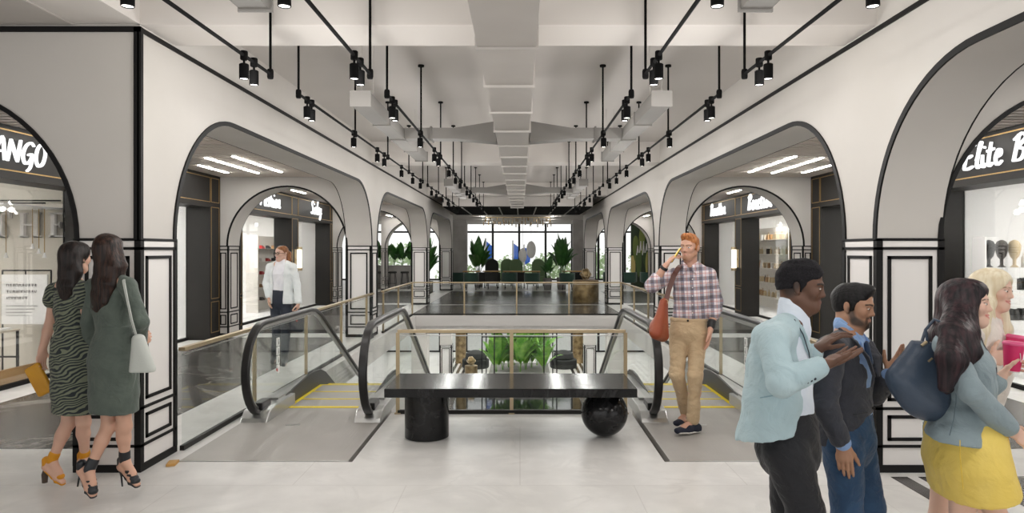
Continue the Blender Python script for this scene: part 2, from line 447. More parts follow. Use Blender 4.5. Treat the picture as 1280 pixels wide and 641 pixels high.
# brush-script stroke letters, unit em: x to the right, y up (0 baseline, 1 cap height)
GLY={
'M':(1.0,[[(0,0),(.10,.5),(.18,.95)],[(.18,.95),(.42,.3)],[(.42,.3),(.72,1.0)],[(.72,1.0),(.78,.5),(.84,.05)]]),
'A':(.78,[[(0,0),(.42,1.0),(.66,0)],[(.14,.36),(.62,.40)]]),
'N':(.80,[[(0.02,0),(.08,.5),(.12,.98)],[(.12,.96),(.36,.5),(.60,.04)],[(.60,.02),(.64,.5),(.70,1.02)]]),
'G':(.80,[[(.72,.86),(.5,1.0),(.2,.78),(.08,.36),(.24,.03),(.52,.12),(.66,.45),(.42,.42),(.66,.45),(.60,-.1),(.40,-.32)]]),
'O':(.78,[[(.46,.98),(.30,1.0),(.12,.74),(.08,.3),(.26,0),(.54,.14),(.66,.58),(.56,.92),(.36,1.0)]]),
'E':(.70,[[(.66,.98),(.40,.93),(.16,.88)],[(.16,.90),(.11,.45),(.04,.04)],[(.04,.03),(.30,.02),(.62,.10)],[(.12,.50),(.30,.50),(.50,.56)]]),
'B':(.86,[[(.16,0),(.34,1.0)],[(.10,.82),(.5,1.02),(.72,.82),(.36,.54),(.68,.38),(.56,.06),(.14,.02)]]),
'F':(.70,[[(.12,0),(.28,.9)],[(.0,.84),(.36,.98),(.74,1.0)],[(.1,.5),(.52,.56)]]),
'S':(.66,[[(.58,.86),(.4,1.0),(.18,.8),(.44,.5),(.5,.22),(.28,0),(.02,.12)]]),
'l':(.34,[[(.06,.3),(.32,.98),(.22,.9),(.12,.2),(.2,0),(.34,.1)]]),
'i':(.30,[[(.06,.5),(.1,.1),(.18,0),(.3,.12)],[(.13,.76),(.16,.82)]]),
't':(.42,[[(.2,.95),(.12,.2),(.2,0),(.38,.1)],[(.0,.6),(.4,.66)]]),
'e':(.48,[[(.08,.28),(.34,.36),(.34,.54),(.2,.56),(.08,.3),(.14,.04),(.28,0),(.46,.12)]]),
'n':(.54,[[(.04,.54),(.08,0)],[(.08,.3),(.26,.56),(.36,.46),(.36,.1),(.44,0),(.54,.1)]]),
'o':(.48,[[(.24,.56),(.08,.36),(.12,.04),(.3,.04),(.38,.34),(.24,.56)],[(.3,.46),(.48,.44)]]),
'a':(.54,[[(.36,.5),(.2,.56),(.06,.3),(.12,.02),(.28,.1),(.38,.5),(.36,.1),(.44,0),(.54,.1)]]),
's':(.42,[[(.34,.5),(.2,.56),(.14,.42),(.3,.24),(.26,.02),(.04,.04)]]),
'h':(.56,[[(.12,1.0),(.06,0)],[(.08,.28),(.28,.54),(.38,.42),(.38,.08),(.46,0),(.56,.1)]]),
'y':(.54,[[(.04,.56),(.1,.16),(.24,.1),(.38,.5)],[(.40,.56),(.34,-.1),(.18,-.4),(.04,-.3),(.3,-.02),(.54,.14)]]),
'c':(.44,[[(.36,.46),(.22,.56),(.06,.32),(.12,.02),(.28,0),(.44,.12)]]),
' ':(.4,[]),
}
def smooth_path(p,n=5):
    P=[V((a,b,0)) for a,b in p]
    if len(P)<3: return P
    out=[]
    for i in range(len(P)-1):
        p0=P[max(i-1,0)];p1=P[i];p2=P[i+1];p3=P[min(i+2,len(P)-1)]
        for k in range(n):
            t=k/n
            out.append(.5*((2*p1)+(p2-p0)*t+(2*p0-5*p1+4*p2-p3)*t*t+(3*p1-p0-3*p2+p3)*t**3))
    out.append(P[-1]); return out
def script_text(mb,text,org,ux,uz,nrm,h,stroke=.12,slant=.12,track=.06,depth=.03):
    """brush letters: org bottom left, ux reading direction, uz up, nrm out of the wall"""
    ux=V(ux);uz=V(uz);nrm=V(nrm);x=0
    for ch in text:
        adv,strokes=GLY[ch]
        for s_ in strokes:
            pp=smooth_path(s_)
            P=[V(org)+ux*(q.x+x+q.y*slant)*h+uz*q.y*h for q in pp]
            n=len(P);S=[]
            for i in range(n):
                tt=P[min(i+1,n-1)]-P[max(i-1,0)]
                if tt.length<1e-6: tt=ux.copy()
                tt.normalize(); S.append(nrm.cross(tt).normalized())
            w=stroke*h; S2=[s*(0.75+.5*math.sin(PI*min(1,max(0,(i+.6)/n)))) for i,s in enumerate(S)]
            mb.ribbon(P,S2,nrm,w,depth)
        x+=adv+track
    return x*h
def text_width(text,h,track=.06): return sum(GLY[c][0]+track for c in text)*h

def store_run(side,bay,ya,yb,openings,names):
    """one bay of dark shop front along the walkway, two display windows"""
    sg=1 if side=='left' else -1          # direction towards the hall
    fac,win=(FAC_L,WIN_L) if side=='left' else (FAC_R,WIN_R)
    X=lambda a: fac+sg*a                  # a: distance out of the facade
    r=struct(thing('storefront','dark bronze shop front with brass lines, %s bay of the %s walkway'%(bay,side),'shop front',(fac,.5*(ya+yb),0)))
    m=MB(); edges=[ya]+[e for o in openings for e in o]+[yb]
    for k in range(0,len(edges),2): m.box(fac,win-.02*sg,edges[k],edges[k+1],0,ZW)
    for (a,bb) in openings: m.box(fac,win-.02*sg,a,bb,2.45,ZW)
    m.build('facade',M['dark'],r)
    g=MB(); w=.014
    def rect(y0,y1,z0,z1):
        for (p,q,a,bb) in ((y0,y1,z0,z0+w),(y0,y1,z1-w,z1),(y0,y0+w,z0,z1),(y1-w,y1,z0,z1)): g.box(X(-.002),X(.006),p,q,a,bb)
    for (a,bb) in openings: rect(a-.02,bb+.02,2.54,3.0)
    for k in range(0,len(edges),2):
        p,q=edges[k]+.05,edges[k+1]-.05
        if q-p>.15:
            rect(p,q,2.54,3.0); rect(p,q,.75,2.46); rect(p,q,.12,.7)
    g.build('brass_inlay',M['goldline'],r)
    for (a,bb) in openings:
        m=MB(); m.box(win-.005,win+.005,a,bb,.04,2.45); m.build('display_glass',M['glassw'],r)
        m=MB(); m.box(win-.03,win+.03,a,bb,0,.05); m.build('sill',M['black'],r)
    return r
def shop_room(side,tag_,ya,yb,depth=4.0,wallm=None,floorm=None,strength=22,zc=2.75):
    sg=1 if side=='left' else -1
    win=WIN_L if side=='left' else WIN_R
    xb=win-sg*depth
    m=MB(); t=.05
    m.box(xb,xb-sg*t,ya,yb,0,zc); m.box(xb,win-sg*.03,ya,ya+t,0,zc); m.box(xb,win-sg*.03,yb-t,yb,0,zc); m.box(xb,win-sg*.03,ya,yb,zc,zc+t)
    struct(m.build('wall_shop',wallm or M['shopwhite']),'bright white interior walls of the %s'%tag_,'wall')
    m=MB(); m.box(xb,win-sg*.03,ya,yb,-.01,.012); struct(m.build('floor_shop',floorm or M['shopwhite']),'pale floor inside the %s'%tag_,'floor')
    k=0; y=ya+.7
    while y<yb-.6:
        for f in (.25,.65):
            k+=1
            x=win-sg*depth*f
            p=thing('added_panel_light','square lit ceiling panel %d inside the %s'%(k,tag_),'ceiling light',(x,y,zc),'lit panels in shop ceilings')  # glowing panel added only to brighten the shop interior
            m=MB(); m.box(x-.32,x+.32,y-.32,y+.32,zc-.03,zc); m.build('frame',M['shopwhite'],p)
            m=MB(); m.box(x-.29,x+.29,y-.29,y+.29,zc-.036,zc-.028); m.build('diffuser',emitter('added_shop_panel',(1,.98,.95,1),strength),p)
        y+=1.5
SH=lambda s,d: (WIN_L-d) if s=='left' else (WIN_R+d)
OPEN1=[(6.25,9.18),(9.75,12.56)]; OPEN2=[(14.05,17.05),(17.6,20.5)]
store_run('left','first',5.6,13.0,OPEN1,None); store_run('left','second',13.52,20.8,OPEN2,None)
store_run('right','first',5.6,13.0,OPEN1,None); store_run('right','second',13.52,20.8,OPEN2,None)
for (s,nm,y0,y1) in (('left','left corner shop',5.65,9.6),('left','second left shop',9.65,12.95),('left','white shop past the second left pillar',13.55,20.75),
                   ('right','right corner shop',5.65,9.4),('right','second right shop',9.45,12.95),('right','crowded shop past the second right pillar',13.55,20.75)):
    shop_room(s,nm,y0,y1)
def sign(text,side,yc,zb,h,label,track=.03):
    sg=1 if side=='left' else -1; fac=FAC_L if side=='left' else FAC_R
    w=text_width(text,h,track); ux=V((0,sg,0)); x=0
    r=thing('shop_sign',label,'sign',(fac,yc,zb))
    for word in text.split(' '):
        m=MB(); script_text(m,word,V((fac+sg*.012,yc-sg*w/2,zb))+ux*x,ux,(0,0,1),(sg,0,0),h,.088,.12,track); m.build('lettering',M['signwhite'],r)
        x+=text_width(word+' ',h,track)
sign('MANGO','left',7.64,2.645,.255,'white brush-letter sign on the dark fascia of the left corner shop')
sign('Fashion','left',15.55,2.65,.34,'white brush-script sign over the nearer window past the second left pillar')
sign('Sisley','left',19.05,2.66,.34,'white brush-script sign over the farther window behind the bespectacled woman')
sign('Elite B','right',7.95,2.645,.29,'white brush-script sign on the dark fascia of the right corner shop')
sign('Benetton','right',15.75,2.62,.36,'larger nearer white script sign on the right shop front')
sign('Benetton','right',19.05,2.64,.33,'smaller farther white script sign on the right shop front')
# wall sconces between the paired windows
for side in ('left','right'):
    sg=1 if side=='left' else -1; fac=FAC_L if side=='left' else FAC_R
    r=thing('wall_sconce','brass and glass wall sconce on the dark %s shop front'%side,'wall lamp',(fac,17.32,1.36),'sconces on the shop fronts')
    x=fac+sg*.11
    m=MB(); m.box(fac,fac+sg*.02,17.26,17.38,1.22,1.68); m.box(fac,x,17.30,17.34,1.4,1.44); m.build('backplate',M['gold'],r)
    m=MB(); m.lathe([(.07,0),(.075,.02),(.075,.06),(.03,.08)],(x,17.32,1.14),18); m.lathe([(.03,0),(.075,.02),(.075,.06),(.07,.08)],(x,17.32,1.66),18); m.build('cap',M['gold'],r,smooth=40)
    m=MB(); m.lathe([(.06,.05),(.06,.54)],(x,17.32,1.15),18); m.build('shade',emitter('sconce_glow',(1,.9,.75,1),2.0),r,smooth=40)

# ------------------------------------------------------------------ left corner shop display, facing the entrance
m=MB(); m.box(-6.17,-6.22,6.3,8.85,.013,.215)
tag(m.build('display_plinth',M['wood']),'oak board along the bottom of the left corner shop window','board')
M['creamwall']=mat('cream_wall',srgb(214,208,196),.8)
m=MB(); m.box(-6.2,-9.6,9.30,9.36,.013,2.72); struct(m.build('wall_display',M['creamwall']),'cream display wall behind the THE letters in the left shop')
def serif(mb,ch,org,ux,uz,n,h,d=.05):
    ux=V(ux);uz=V(uz);n=V(n);org=V(org)
    def bar(x0,x1,z0,z1): mb.obox(org+ux*(x0+x1)/2*h+uz*(z0+z1)/2*h+n*d/2, ux*(x1-x0)/2*h, uz*(z1-z0)/2*h, n*d/2)
    if ch=='T':
        bar(.3,.45,0,1); bar(0,.75,.93,1); bar(0,.05,.78,.95); bar(.70,.75,.78,.95); bar(.2,.55,0,.05)
    if ch=='H':
        for x in (.12,.67): bar(x,x+.15,0,1); bar(x-.08,x+.23,0,.05); bar(x-.08,x+.23,.95,1)
        bar(.2,.75,.47,.53)
    if ch=='E':
        bar(.12,.27,0,1); bar(.04,.7,.94,1); bar(.04,.7,0,.06); bar(.2,.5,.47,.53); bar(.66,.7,0,.2); bar(.66,.7,.8,1); bar(.46,.5,.38,.62)
YL=9.28; sc_=F_PX/YL
lx=lambda p:(p-VPX)/sc_
lz=lambda y:EYE-(y-VPY)/sc_
r=thing('wall_lettering','big white serif letters THE on the wall of the left shop','sign',(lx(40),YL,lz(281)))
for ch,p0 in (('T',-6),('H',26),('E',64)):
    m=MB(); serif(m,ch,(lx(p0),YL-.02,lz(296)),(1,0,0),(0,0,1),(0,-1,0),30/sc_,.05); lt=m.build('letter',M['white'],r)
    m=MB(); serif(m,ch,(lx(p0)-.012,YL,lz(296)-.012),(1,0,0),(0,0,1),(0,-1,0),30/sc_+.012,.02); m.build('shade_outline',M['concrete'],lt)  # larger grey copy offset behind each letter, imitating its shaded edge
m=MB(); m.box(-6.2,-9.4,8.2,9.29,lz(262),lz(262)+.02); struct(m.build('ceiling_display',M['shopwhite']),'lower white display ceiling in the left shop','ceiling')
m=MB(); m.box(-6.2,-9.4,8.9,8.92,lz(257),lz(257)+.02); m.box(-6.2,-9.4,9.2,9.22,lz(252),lz(252)+.02); tag(m.build('ceiling_rail',M['black']),'thin black rails under the display ceiling of the left shop','rail')
for i,(p,y) in enumerate(((9,322),(42,311),(50,317),(57,322))):
    x=lx(p)*.985; z=lz(y); Yp=9.12
    r=thing('pendant_lamp','small brass pendant, %s from the left under the THE letters'%nth_[i],'pendant lamp',(x,Yp,z),'pendants in the left shop window')
    m=MB(); m.rod((x,Yp,z+.06),(x,Yp,lz(262)),.005,6); m.build('cord',M['goldline'],r)
    m=MB(); m.lathe([(.008,.07),(.012,.05),(.03,0)],(x,Yp,z),14); m.build('lamp_shade',M['shopwhite'],r,smooth=40)
# notice with Japanese text behind the zebra-dress woman
YN=8.95; sn=F_PX/YN; nx_=lambda p:(p-VPX)/sn; nz_=lambda y:EYE-(y-VPY)/sn
r=thing('notice_board','white notice board with rows of small Japanese writing in the left shop','notice',(nx_(30),YN,.03))
m=MB(); m.box(nx_(2),nx_(59),YN,YN+.02,nz_(405),nz_(343)); m.build('panel',mat('notice_paper',srgb(246,245,242),.7),r)
tx=MB(); rnd=random.Random(3)
KAN=[[(0,.9,1,.9),(.5,1,.5,0),(.1,.5,.9,.5)],[(.1,1,.1,0),(.1,.9,.9,.8),(.9,.8,.8,0)],[(0,.7,1,.75),(.45,1,.1,0),(.5,.7,.95,0)],[(.2,.95,.3,.1),(.3,.1,.8,.4),(.6,1,.9,.6)],[(.1,.8,.9,.8),(.1,.4,.9,.4),(.5,1,.5,.4),(.1,.05,.9,.05)]]
def kana(x,z,s,k):
    for (a,b_,c,d) in KAN[k]:
        p0=V((x+a*s,YN-.002,z+b_*s)); p1=V((x+c*s,YN-.002,z+d*s)); t=(p1-p0).normalized(); tx.ribbon([p0,p1],V((0,-1,0)).cross(t),V((0,-1,0)),s*.14,.002)
for row,n_ in enumerate((10,10,7)):
    for k in range(n_): kana(nx_(8+3.9*k),nz_(358+8*row),.036,rnd.randrange(5))
for row in range(4):
    for k in range(20-row*2): kana(nx_(8+2.0*k),nz_(383+4*row),.014,rnd.randrange(5))
tx.build('writing',M['black'],r)
m=MB()
for p in (1,62): m.rod((nx_(p),YN+.03,.03),(nx_(p),YN+.03,nz_(338)),.011)
m.rod((nx_(1),YN+.03,nz_(338)),(nx_(62),YN+.03,nz_(338)),.010); m.rod((nx_(30),YN+.03,nz_(344)),(nx_(30),YN+.03,nz_(338)),.008); m.build('stand',M['blackmetal'],r)
def rail_table(x0,x1,y,z,label):
    r=thing('display_table',label,'table',(.5*(x0+x1),y,.03),'display tables in the left shop')
    m=MB(); m.box(x0,x1,y-.18,y+.18,z-.02,z); m.build('tabletop',mat('pale_top',srgb(226,214,196),.5),r)
    for xx in (x0+.02,x1-.02):
        for yy in (y-.16,y+.16):
            m=MB(); m.box(xx-.012,xx+.012,yy-.012,yy+.012,.013,z-.02); m.build('leg',M['blackmetal'],r)
    m=MB(); m.box(x0,x1,y-.17,y-.15,.3,.32); m.box(x0,x1,y-.17,y-.15,z-.2,z-.18); m.box(x0,x1,y+.15,y+.17,.3,.32); m.build('stretcher',M['blackmetal'],r)
    return r
for i,(x0,x1,y,z) in enumerate(((-6.95,-6.32,8.45,.66),(-6.62,-6.30,8.90-.18,.74),(-7.75,-7.05,8.4,.66))):
    if i==1: continue
    lab=['nearest the window','','second from the window'][i]
    rail_table(x0,x1,y,z,'black-legged display table %s in the left shop'%lab)
    for k in range(4):
        xx=x0+.08+k*.14
        m=MB(); m.box(xx,xx+.10,y-.10,y+.08,z+.001,z+.03+.02*((k+i)%3))
        tag(m.build('folded_garment',mat('folded_cloth',[srgb(226,214,196),srgb(60,56,52),srgb(196,168,120),srgb(240,238,234)][(k+i)%4],.9),bevel=.008),'folded garment on the display table %s in the left shop'%lab,'clothes','folded garments on the table %s'%lab)
# ------------------------------------------------------------------ shelves of goods
M['shelfw']=mat('shelf_board',srgb(232,228,220),.5)
def goods_shelf(side,depth,y0,y1,zs,label,facing='hall'):
    x=SH(side,depth); sg=1 if side=='left' else -1
    r=thing('shelf_unit',label,'shelf',(x,.5*(y0+y1),.012))
    m=MB(); m.box(x-.16,x+.16,y0,y0+.03,.012,zs[-1]+.35); m.box(x-.16,x+.16,y1-.03,y1,.012,zs[-1]+.35); m.box(x-sg*.16,x-sg*.14,y0+.03,y1-.03,.012,zs[-1]+.35); m.build('carcass',M['shelfw'],r)
    for z in zs:
        m=MB(); m.box(x-.14,x+.14,y0+.03,y1-.03,z-.02,z); m.build('shelf',M['shelfw'],r)
    return x
_protos={}
def good(kind,mt,x,y,z,label,group):
    key=(kind,mt.name)
    if key not in _protos:
        m=MB()
        if kind=='bottle': m.lathe([(.03,0),(.032,.01),(.032,.12),(.012,.15),(.012,.18),(.015,.19)],(0,0,0),12); nm,ct='bottle','bottle'
        elif kind=='jar': m.lathe([(.04,0),(.05,.02),(.045,.10),(.035,.12),(.037,.14)],(0,0,0),14); nm,ct='jar','jar'
        elif kind=='carton': m.box(-.06,.06,-.05,.05,0,.15); nm,ct='carton','box'
        elif kind=='bag':
            m.prism([(-.10,0),(.10,0),(.075,.14),(-.075,.14)],'x',-.04,.04); m.tube([(0,-.04,.13),(0,-.03,.21),(0,.03,.21),(0,.04,.13)],.007,6); nm,ct='handbag','bag'
        elif kind=='shoe':
            m.prism([(-.11,0),(.12,0),(.12,.03),(.04,.055),(-.03,.085),(-.11,.09)],'x',-.035,.035); nm,ct='display_shoe','shoe'
        elif kind=='bust':
            m.lathe([(.05,0),(.02,.03),(.02,.10),(.05,.14),(.07,.22),(.075,.28),(.05,.33),(.015,.35)],(0,0,0),16); nm,ct='wig_stand','wig'
        o=m.build(nm,mt,smooth=40,bevel=.006 if kind in('carton','bag') else 0); o['label']=label; o['category']=ct; o['group']=group; _protos[key]=o; o.location=(x,y,z); return o
    o=_protos[key].copy(); COL.objects.link(o); o.location=(x,y,z); o['label']=label; o['group']=group; return o
GM=[mat('good_%s'%n,c,.55) for n,c in (('sand',srgb(206,186,150)),('cream',srgb(236,228,210)),('tan',srgb(168,130,88)),('dark',srgb(52,46,42)),('white',srgb(242,240,236)),('red',srgb(188,44,44)),('black',srgb(24,24,26)))]
rg=random.Random(9)
for wi,(y0,y1) in enumerate(((14.1,17.0),(17.55,20.6))):
    w_=['left','right'][1-wi] if False else ['nearer','farther'][wi]
    zs=[.35,.75,1.15,1.55,1.95]
    x=goods_shelf('right',1.1,y0,y1,zs,'tall pale shelf of goods in the %s window of the crowded right shop'%w_)
    for zi,z in enumerate(zs):
        y=y0+.14
        while y<y1-.12:
            k=rg.choice(['bottle','jar','carton','bag','carton']); good(k,GM[rg.choice([0,0,1,2,4,3])],x,y,z+.001,'small item on the %s shelf from the floor of the %s right shop window'%(nth_[zi],w_),'goods on the %s shelf of the %s right shop window'%(nth_[zi],w_)); y+=rg.uniform(.17,.34)
x=goods_shelf('left',.9,17.9,20.3,[.3,.65,1.0,1.35,1.7],'white shoe shelf in the farther left shop window')
for zi,z in enumerate([.3,.65,1.0,1.35,1.7]):
    for k in range(5): good('shoe',GM[[5,6,2,5,4][(k+zi)%5]],x,18.15+.45*k,z+.001,'shoe on the %s shelf from the floor in the farther left shop window'%nth_[zi],'shoes on the %s shelf of the farther left shop window'%nth_[zi])
x=goods_shelf('left',1.4,14.2,16.9,[.5,1.0,1.5],'low white shelf with bags in the nearer left shop window')
for zi,z in enumerate([.5,1.0,1.5]):
    for k in range(5): good('bag',GM[[5,1,3,4,0][(k*2+zi)%5]],x,14.5+.5*k,z+.001,'handbag on the %s shelf from the floor in the nearer left shop window'%nth_[zi],'handbags on the %s shelf of the nearer left shop window'%nth_[zi])
# right corner shop: shelf facing the entrance side, wigs and bottles
YR=8.75; sr_=F_PX/YR; rx=lambda p:(p-VPX)/sr_; rz=lambda y:EYE-(y-VPY)/sr_
r=thing('shelf_unit','white open shelf of wigs and bottles in the right corner shop','shelf',(rx(1258),YR,.012))
m=MB()
for p in (1224,1300): m.box(rx(p)-.012,rx(p)+.012,YR-.12,YR+.12,.012,rz(296))
m.build('upright',M['shopwhite'],r)
for y in (334,362,400,440): 
    m=MB(); m.box(rx(1224),rx(1300),YR-.14,YR+.14,rz(y)-.015,rz(y)); m.build('shelf',M['shopwhite'],r)
for zi,(y,its) in enumerate(((334,[('bust',6,1236),('bust',3,1252),('bust',0,1268),('bottle',4,1280),('bottle',6,1286),('bottle',4,1292)]),(362,[('jar',6,1233),('carton',6,1240),('jar',3,1252),('carton',4,1262),('jar',6,1272),('carton',6,1283)]),(400,[('carton',6,1236),('carton',4,1247),('carton',6,1258),('jar',6,1269),('carton',6,1280)]),(440,[('bag',4,1236),('bag',6,1254),('bag',4,1272)]))):
    for j,(k,mi,p) in enumerate(its): good(k,GM[mi],rx(p),YR,rz(y)+.001,'%s item from the left on the %s shelf of the right corner shop'%(nth_[j],['top','second','third','bottom'][zi]),'goods in the right corner shop')
m=MB(); m.box(6.0,9.8,9.2,9.26,.013,2.72); struct(m.build('wall_display',M['shopwhite']),'white display wall behind the wig shelf in the right shop')
# =================================================================== tracks, spots, ducts
ZTR=2.95
def track(x,y0,y1,rods,lamps,where,side):
    r=thing('lighting_track','thin black suspended lighting track, %s, %s'%(side,where),'lighting track',(x,.5*(y0+y1),ZTR))
    m=MB(); m.rod((x,y0,ZTR),(x,y1,ZTR),.012,8); m.build('rail',M['track'],r,smooth=40)
    for y in rods:
        top=ZC
        m=MB(); m.rod((x,y,ZTR),(x,y,top),.010,8); m.lathe([(.02,-.035),(.024,-.02),(.024,.02),(.02,.035)],(x,y,ZTR),10); m.lathe([(.035,-.02),(.035,0)],(x,y,top),12)
        m.build('suspension_rod',M['track'],r,smooth=40)
    for k,y in enumerate(lamps): spot(x,y,side,where,k)
spot_proto=[None]; spot_n={}
nth=['first','second','third','fourth','fifth','sixth','seventh','eighth','ninth','tenth','eleventh','twelfth','thirteenth','fourteenth','fifteenth','sixteenth']
def spot(x,y,side,where,k):
    lab='%s black spotlight of the %s track %s'%(nth[k],side,{'before the first beam':'before the first beam','between the first and second beams':'between first and second beams','past the second beam':'past the second beam'}[where])
    grp='black cylinder spotlights on the suspended tracks'
    if spot_proto[0] is None:
        r=thing('track_spotlight',lab,'spotlight',(0,0,0),grp)
        m=MB(); m.lathe([(.021,-.03),(.025,-.025),(.025,.025),(.021,.03)],(0,0,0),12); m.rod((0,0,-.03),(0,0,-.06),.008,8); m.build('adapter',M['track'],r,smooth=40,world=False)
        m=MB(); m.lathe([(.024,-.055),(.031,-.06),(.031,-.155),(.028,-.158),(.026,-.150)],(0,0,0),18); m.build('housing',M['track'],r,smooth=40,world=False)
        m=MB(); m.lathe([(.026,-.153),(.026,-.147)],(0,0,0),16); m.build('lens',M['lens'],r,world=False)
        spot_proto[0]=r; r.location=(x,y,ZTR); o=r
    else: o=dup(spot_proto[0],(x,y,ZTR),0,lab,grp)
    key=round(y,1)
    ld=bpy.data.lights.new('lamp_glow','POINT'); ld.energy=SPOT_W; ld.shadow_soft_size=.06; ld.color=(1,.975,.945)
    lo=bpy.data.objects.new('lamp_glow',ld); COL.objects.link(lo); lo.parent=o; lo.location=(0,0,-.24)
SPOT_W=3.5
A_L=[1.6,1.75,3.2,4.55,4.72]; B_L=[5.9,6.03,7.55,8.8,9.25,10.6,11.7,12.6]; C_L=[14.2,15.0,16.2,17.4,17.7,18.9,20.3]
for (x,side) in ((-1.84,'outer left'),(-1.105,'inner left'),(.925,'inner right'),(1.655,'outer right')):
    track(x,.3,5.05,[1.2,5.03],A_L,'before the first beam',side)
    track(x,5.66,12.98,[5.67,7.62,9.5,11.3,12.9],B_L,'between the first and second beams',side)
    track(x,13.54,20.7,[13.6,15.4,17.0,18.6,20.6],C_L,'past the second beam',side)

r=thing('ventilation_duct','long grey rectangular main air duct hung along the middle of the ceiling','air duct',(XC,10,3.1))
def duct_run(y0,y1,first,step,wx,z0,z1,xc):
    y=y0; cuts=[y0]; c=first
    while c<y1: cuts.append(c); c+=step
    cuts.append(y1)
    for i in range(len(cuts)-1):
        g=.004*(i%2)
        m=MB(); m.box(xc-wx/2+g,xc+wx/2-g,cuts[i],cuts[i+1],z0+g,z1-g); m.build('duct_section',M['duct'],r)
        m=MB(); m.box(xc-wx/2-.016,xc+wx/2+.016,cuts[i+1]-.018,cuts[i+1]+.004,z0-.016,z1+.012); m.build('flange',M['duct'],r)
duct_run(-.2,20.75,.3,1.02,.375,2.95,3.29,XC)
def side_duct(x0,x1,y0,y1,lab,cross=None):
    global r
    r=thing('branch_duct',lab,'air duct',((x0+x1)/2,(y0+y1)/2,3.07))
    n=4
    for i in range(n):
        a=y0+(y1-y0)*i/n; b_=y0+(y1-y0)*(i+1)/n; g=.003*(i%2)
        m=MB(); m.box(x0+g,x1-g,a,b_,3.0+g,3.13-g); m.build('duct_section',M['branch'],r)
        m=MB(); m.box(x0-.01,x1+.01,b_-.012,b_+.004,2.99,3.14); m.build('flange',M['branch'],r)
    m=MB(); m.box(x0-.01,x1+.01,y0-.006,y0+.016,2.99,3.14); m.build('flange',M['branch'],r)
    for yy in (y0+.3,y1-.3):
        m=MB(); m.rod((x0+.03,yy,3.13),(x0+.03,yy,ZC),.004,6); m.rod((x1-.03,yy,3.13),(x1-.03,yy,ZC),.004,6); m.build('hanger',M['duct'],r)
    if cross:
        yc=cross; s=1 if x1<XC else -1
        xa=x1 if s>0 else x0; xe=XC-s*.206
        m=MB(); xm=xa+(xe-xa)*.55
        poly=[(xa,3.01),(xm,3.01),(xe,2.97),(xe,3.22),(xm,3.14),(xa,3.14)]
        m.prism(poly,'y',yc-.12,yc+.12); m.build('cross_duct',M['branch'],r)
        m=MB(); xf=xa+s*.32; m.box(xf-.01,xf+.01,yc-.135,yc+.135,2.995,3.155); m.build('flange',M['branch'],r)
for (x0,x1,sd) in ((-1.575,-1.40,'left'),(1.235,1.41,'right')):
    side_duct(x0,x1,.2,3.84,'slim grey %s branch duct ending just before the first beam'%sd)
    side_duct(x0,x1,6.36,10.3,'slim grey %s branch duct with cross arm between the first and second beams'%sd,8.4)
    side_duct(x0,x1,14.2,17.9,'slim grey %s branch duct with cross arm past the second beam'%sd,16.2)

# dark louvred bulkhead before the cafe
bk=MB(); bk.box(-2.42,2.27,20.8+CD,25.9,3.03,ZC-.02); struct(bk.build('ceiling_bulkhead',M['duct']),'grey dropped bulkhead in front of the cafe','ceiling')
g=MB(); g.box(-2.40,2.25,20.8+CD+.02,25.88,3.0,3.03); struct(g.build('ceiling_louvre',M['track']),'black louvred underside of the dropped bulkhead','ceiling')
g=MB()
for k in range(1,8): x=-2.4+4.65*k/8; g.box(x-.02,x+.02,20.8+CD+.02,25.88,2.985,3.0)
struct(g.build('ceiling_batten',M['duct']),'thin pale battens across the black louvre','ceiling')
# =================================================================== guard rails, escalators, bench
def guard_rail(label,P,posts,zr=.85,name='guard_rail'):
    """P: polyline of (x,y) base points, posts: list of (x,y)"""
    cx=sum(p[0] for p in P)/len(P); cy_=sum(p[1] for p in P)/len(P)
    r=thing(name,label,'railing',(cx,cy_,0))
    m=MB()
    m.ribbon([V((p[0],p[1],zr-.03)) for p in P],[_perp(P,i) for i in range(len(P))],V((0,0,1)),.055,.03); m.build('handrail',M['gold'],r)
    for i in range(len(P)-1):
        a,b_=V((*P[i],0)),V((*P[i+1],0)); t=(b_-a).normalized(); n_=V((-t.y,t.x,0)); c=(a+b_)/2; L=(b_-a).length
        m=MB(); m.obox(c+V((0,0,.42)),t*(L/2-.01),n_*.006,V((0,0,.37))); m.build('glass_panel',M['glass'],r)
        m=MB(); m.obox(c+V((0,0,.02)),t*(L/2),n_*.018,V((0,0,.02))); m.build('base_shoe',M['dark'],r)
        m=MB(); m.obox(c+V((0,0,.79)),t*(L/2-.01),n_*.007,V((0,0,.004))); m.build('clamp_strip',M['steel'],r)
    for (x,y) in posts:
        m=MB(); m.box(x-.018,x+.018,y-.012,y+.012,0,zr-.03); m.box(x-.03,x+.03,y-.025,y+.025,0,.012); m.build('post',M['gold'],r)
    return r
def _perp(P,i):
    a=V((*P[max(i-1,0)],0)); b_=V((*P[min(i+1,len(P)-1)],0)); t=(b_-a).normalized(); return V((-t.y,t.x,0))
guard_rail('brass-topped glass guard rail right behind the black bench',[(-1.235,6.90),(1.065,6.90)],[(-1.235,6.90),(-.085,6.90),(1.065,6.90)])
for (x,sd) in ((-2.79,'left'),(2.62,'right')):
    guard_rail('brass-topped glass rail along the %s walkway between its first and second pillars'%sd,[(x,5.63),(x,12.95)],[(x,y) for y in (7.17,8.9,10.65,12.4)])
guard_rail('brass-topped glass rail around the far end of the escalator void',[(-2.745,13.6),(-2.745,17.4),(2.575,17.4),(2.575,13.6)],
    [(-2.745,13.7),(-2.745,15.4),(-2.745,17.4),(-1.42,17.4),(-.085,17.4),(1.25,17.4),(2.575,17.4),(2.575,15.4),(2.575,13.7)])
fa=MB()
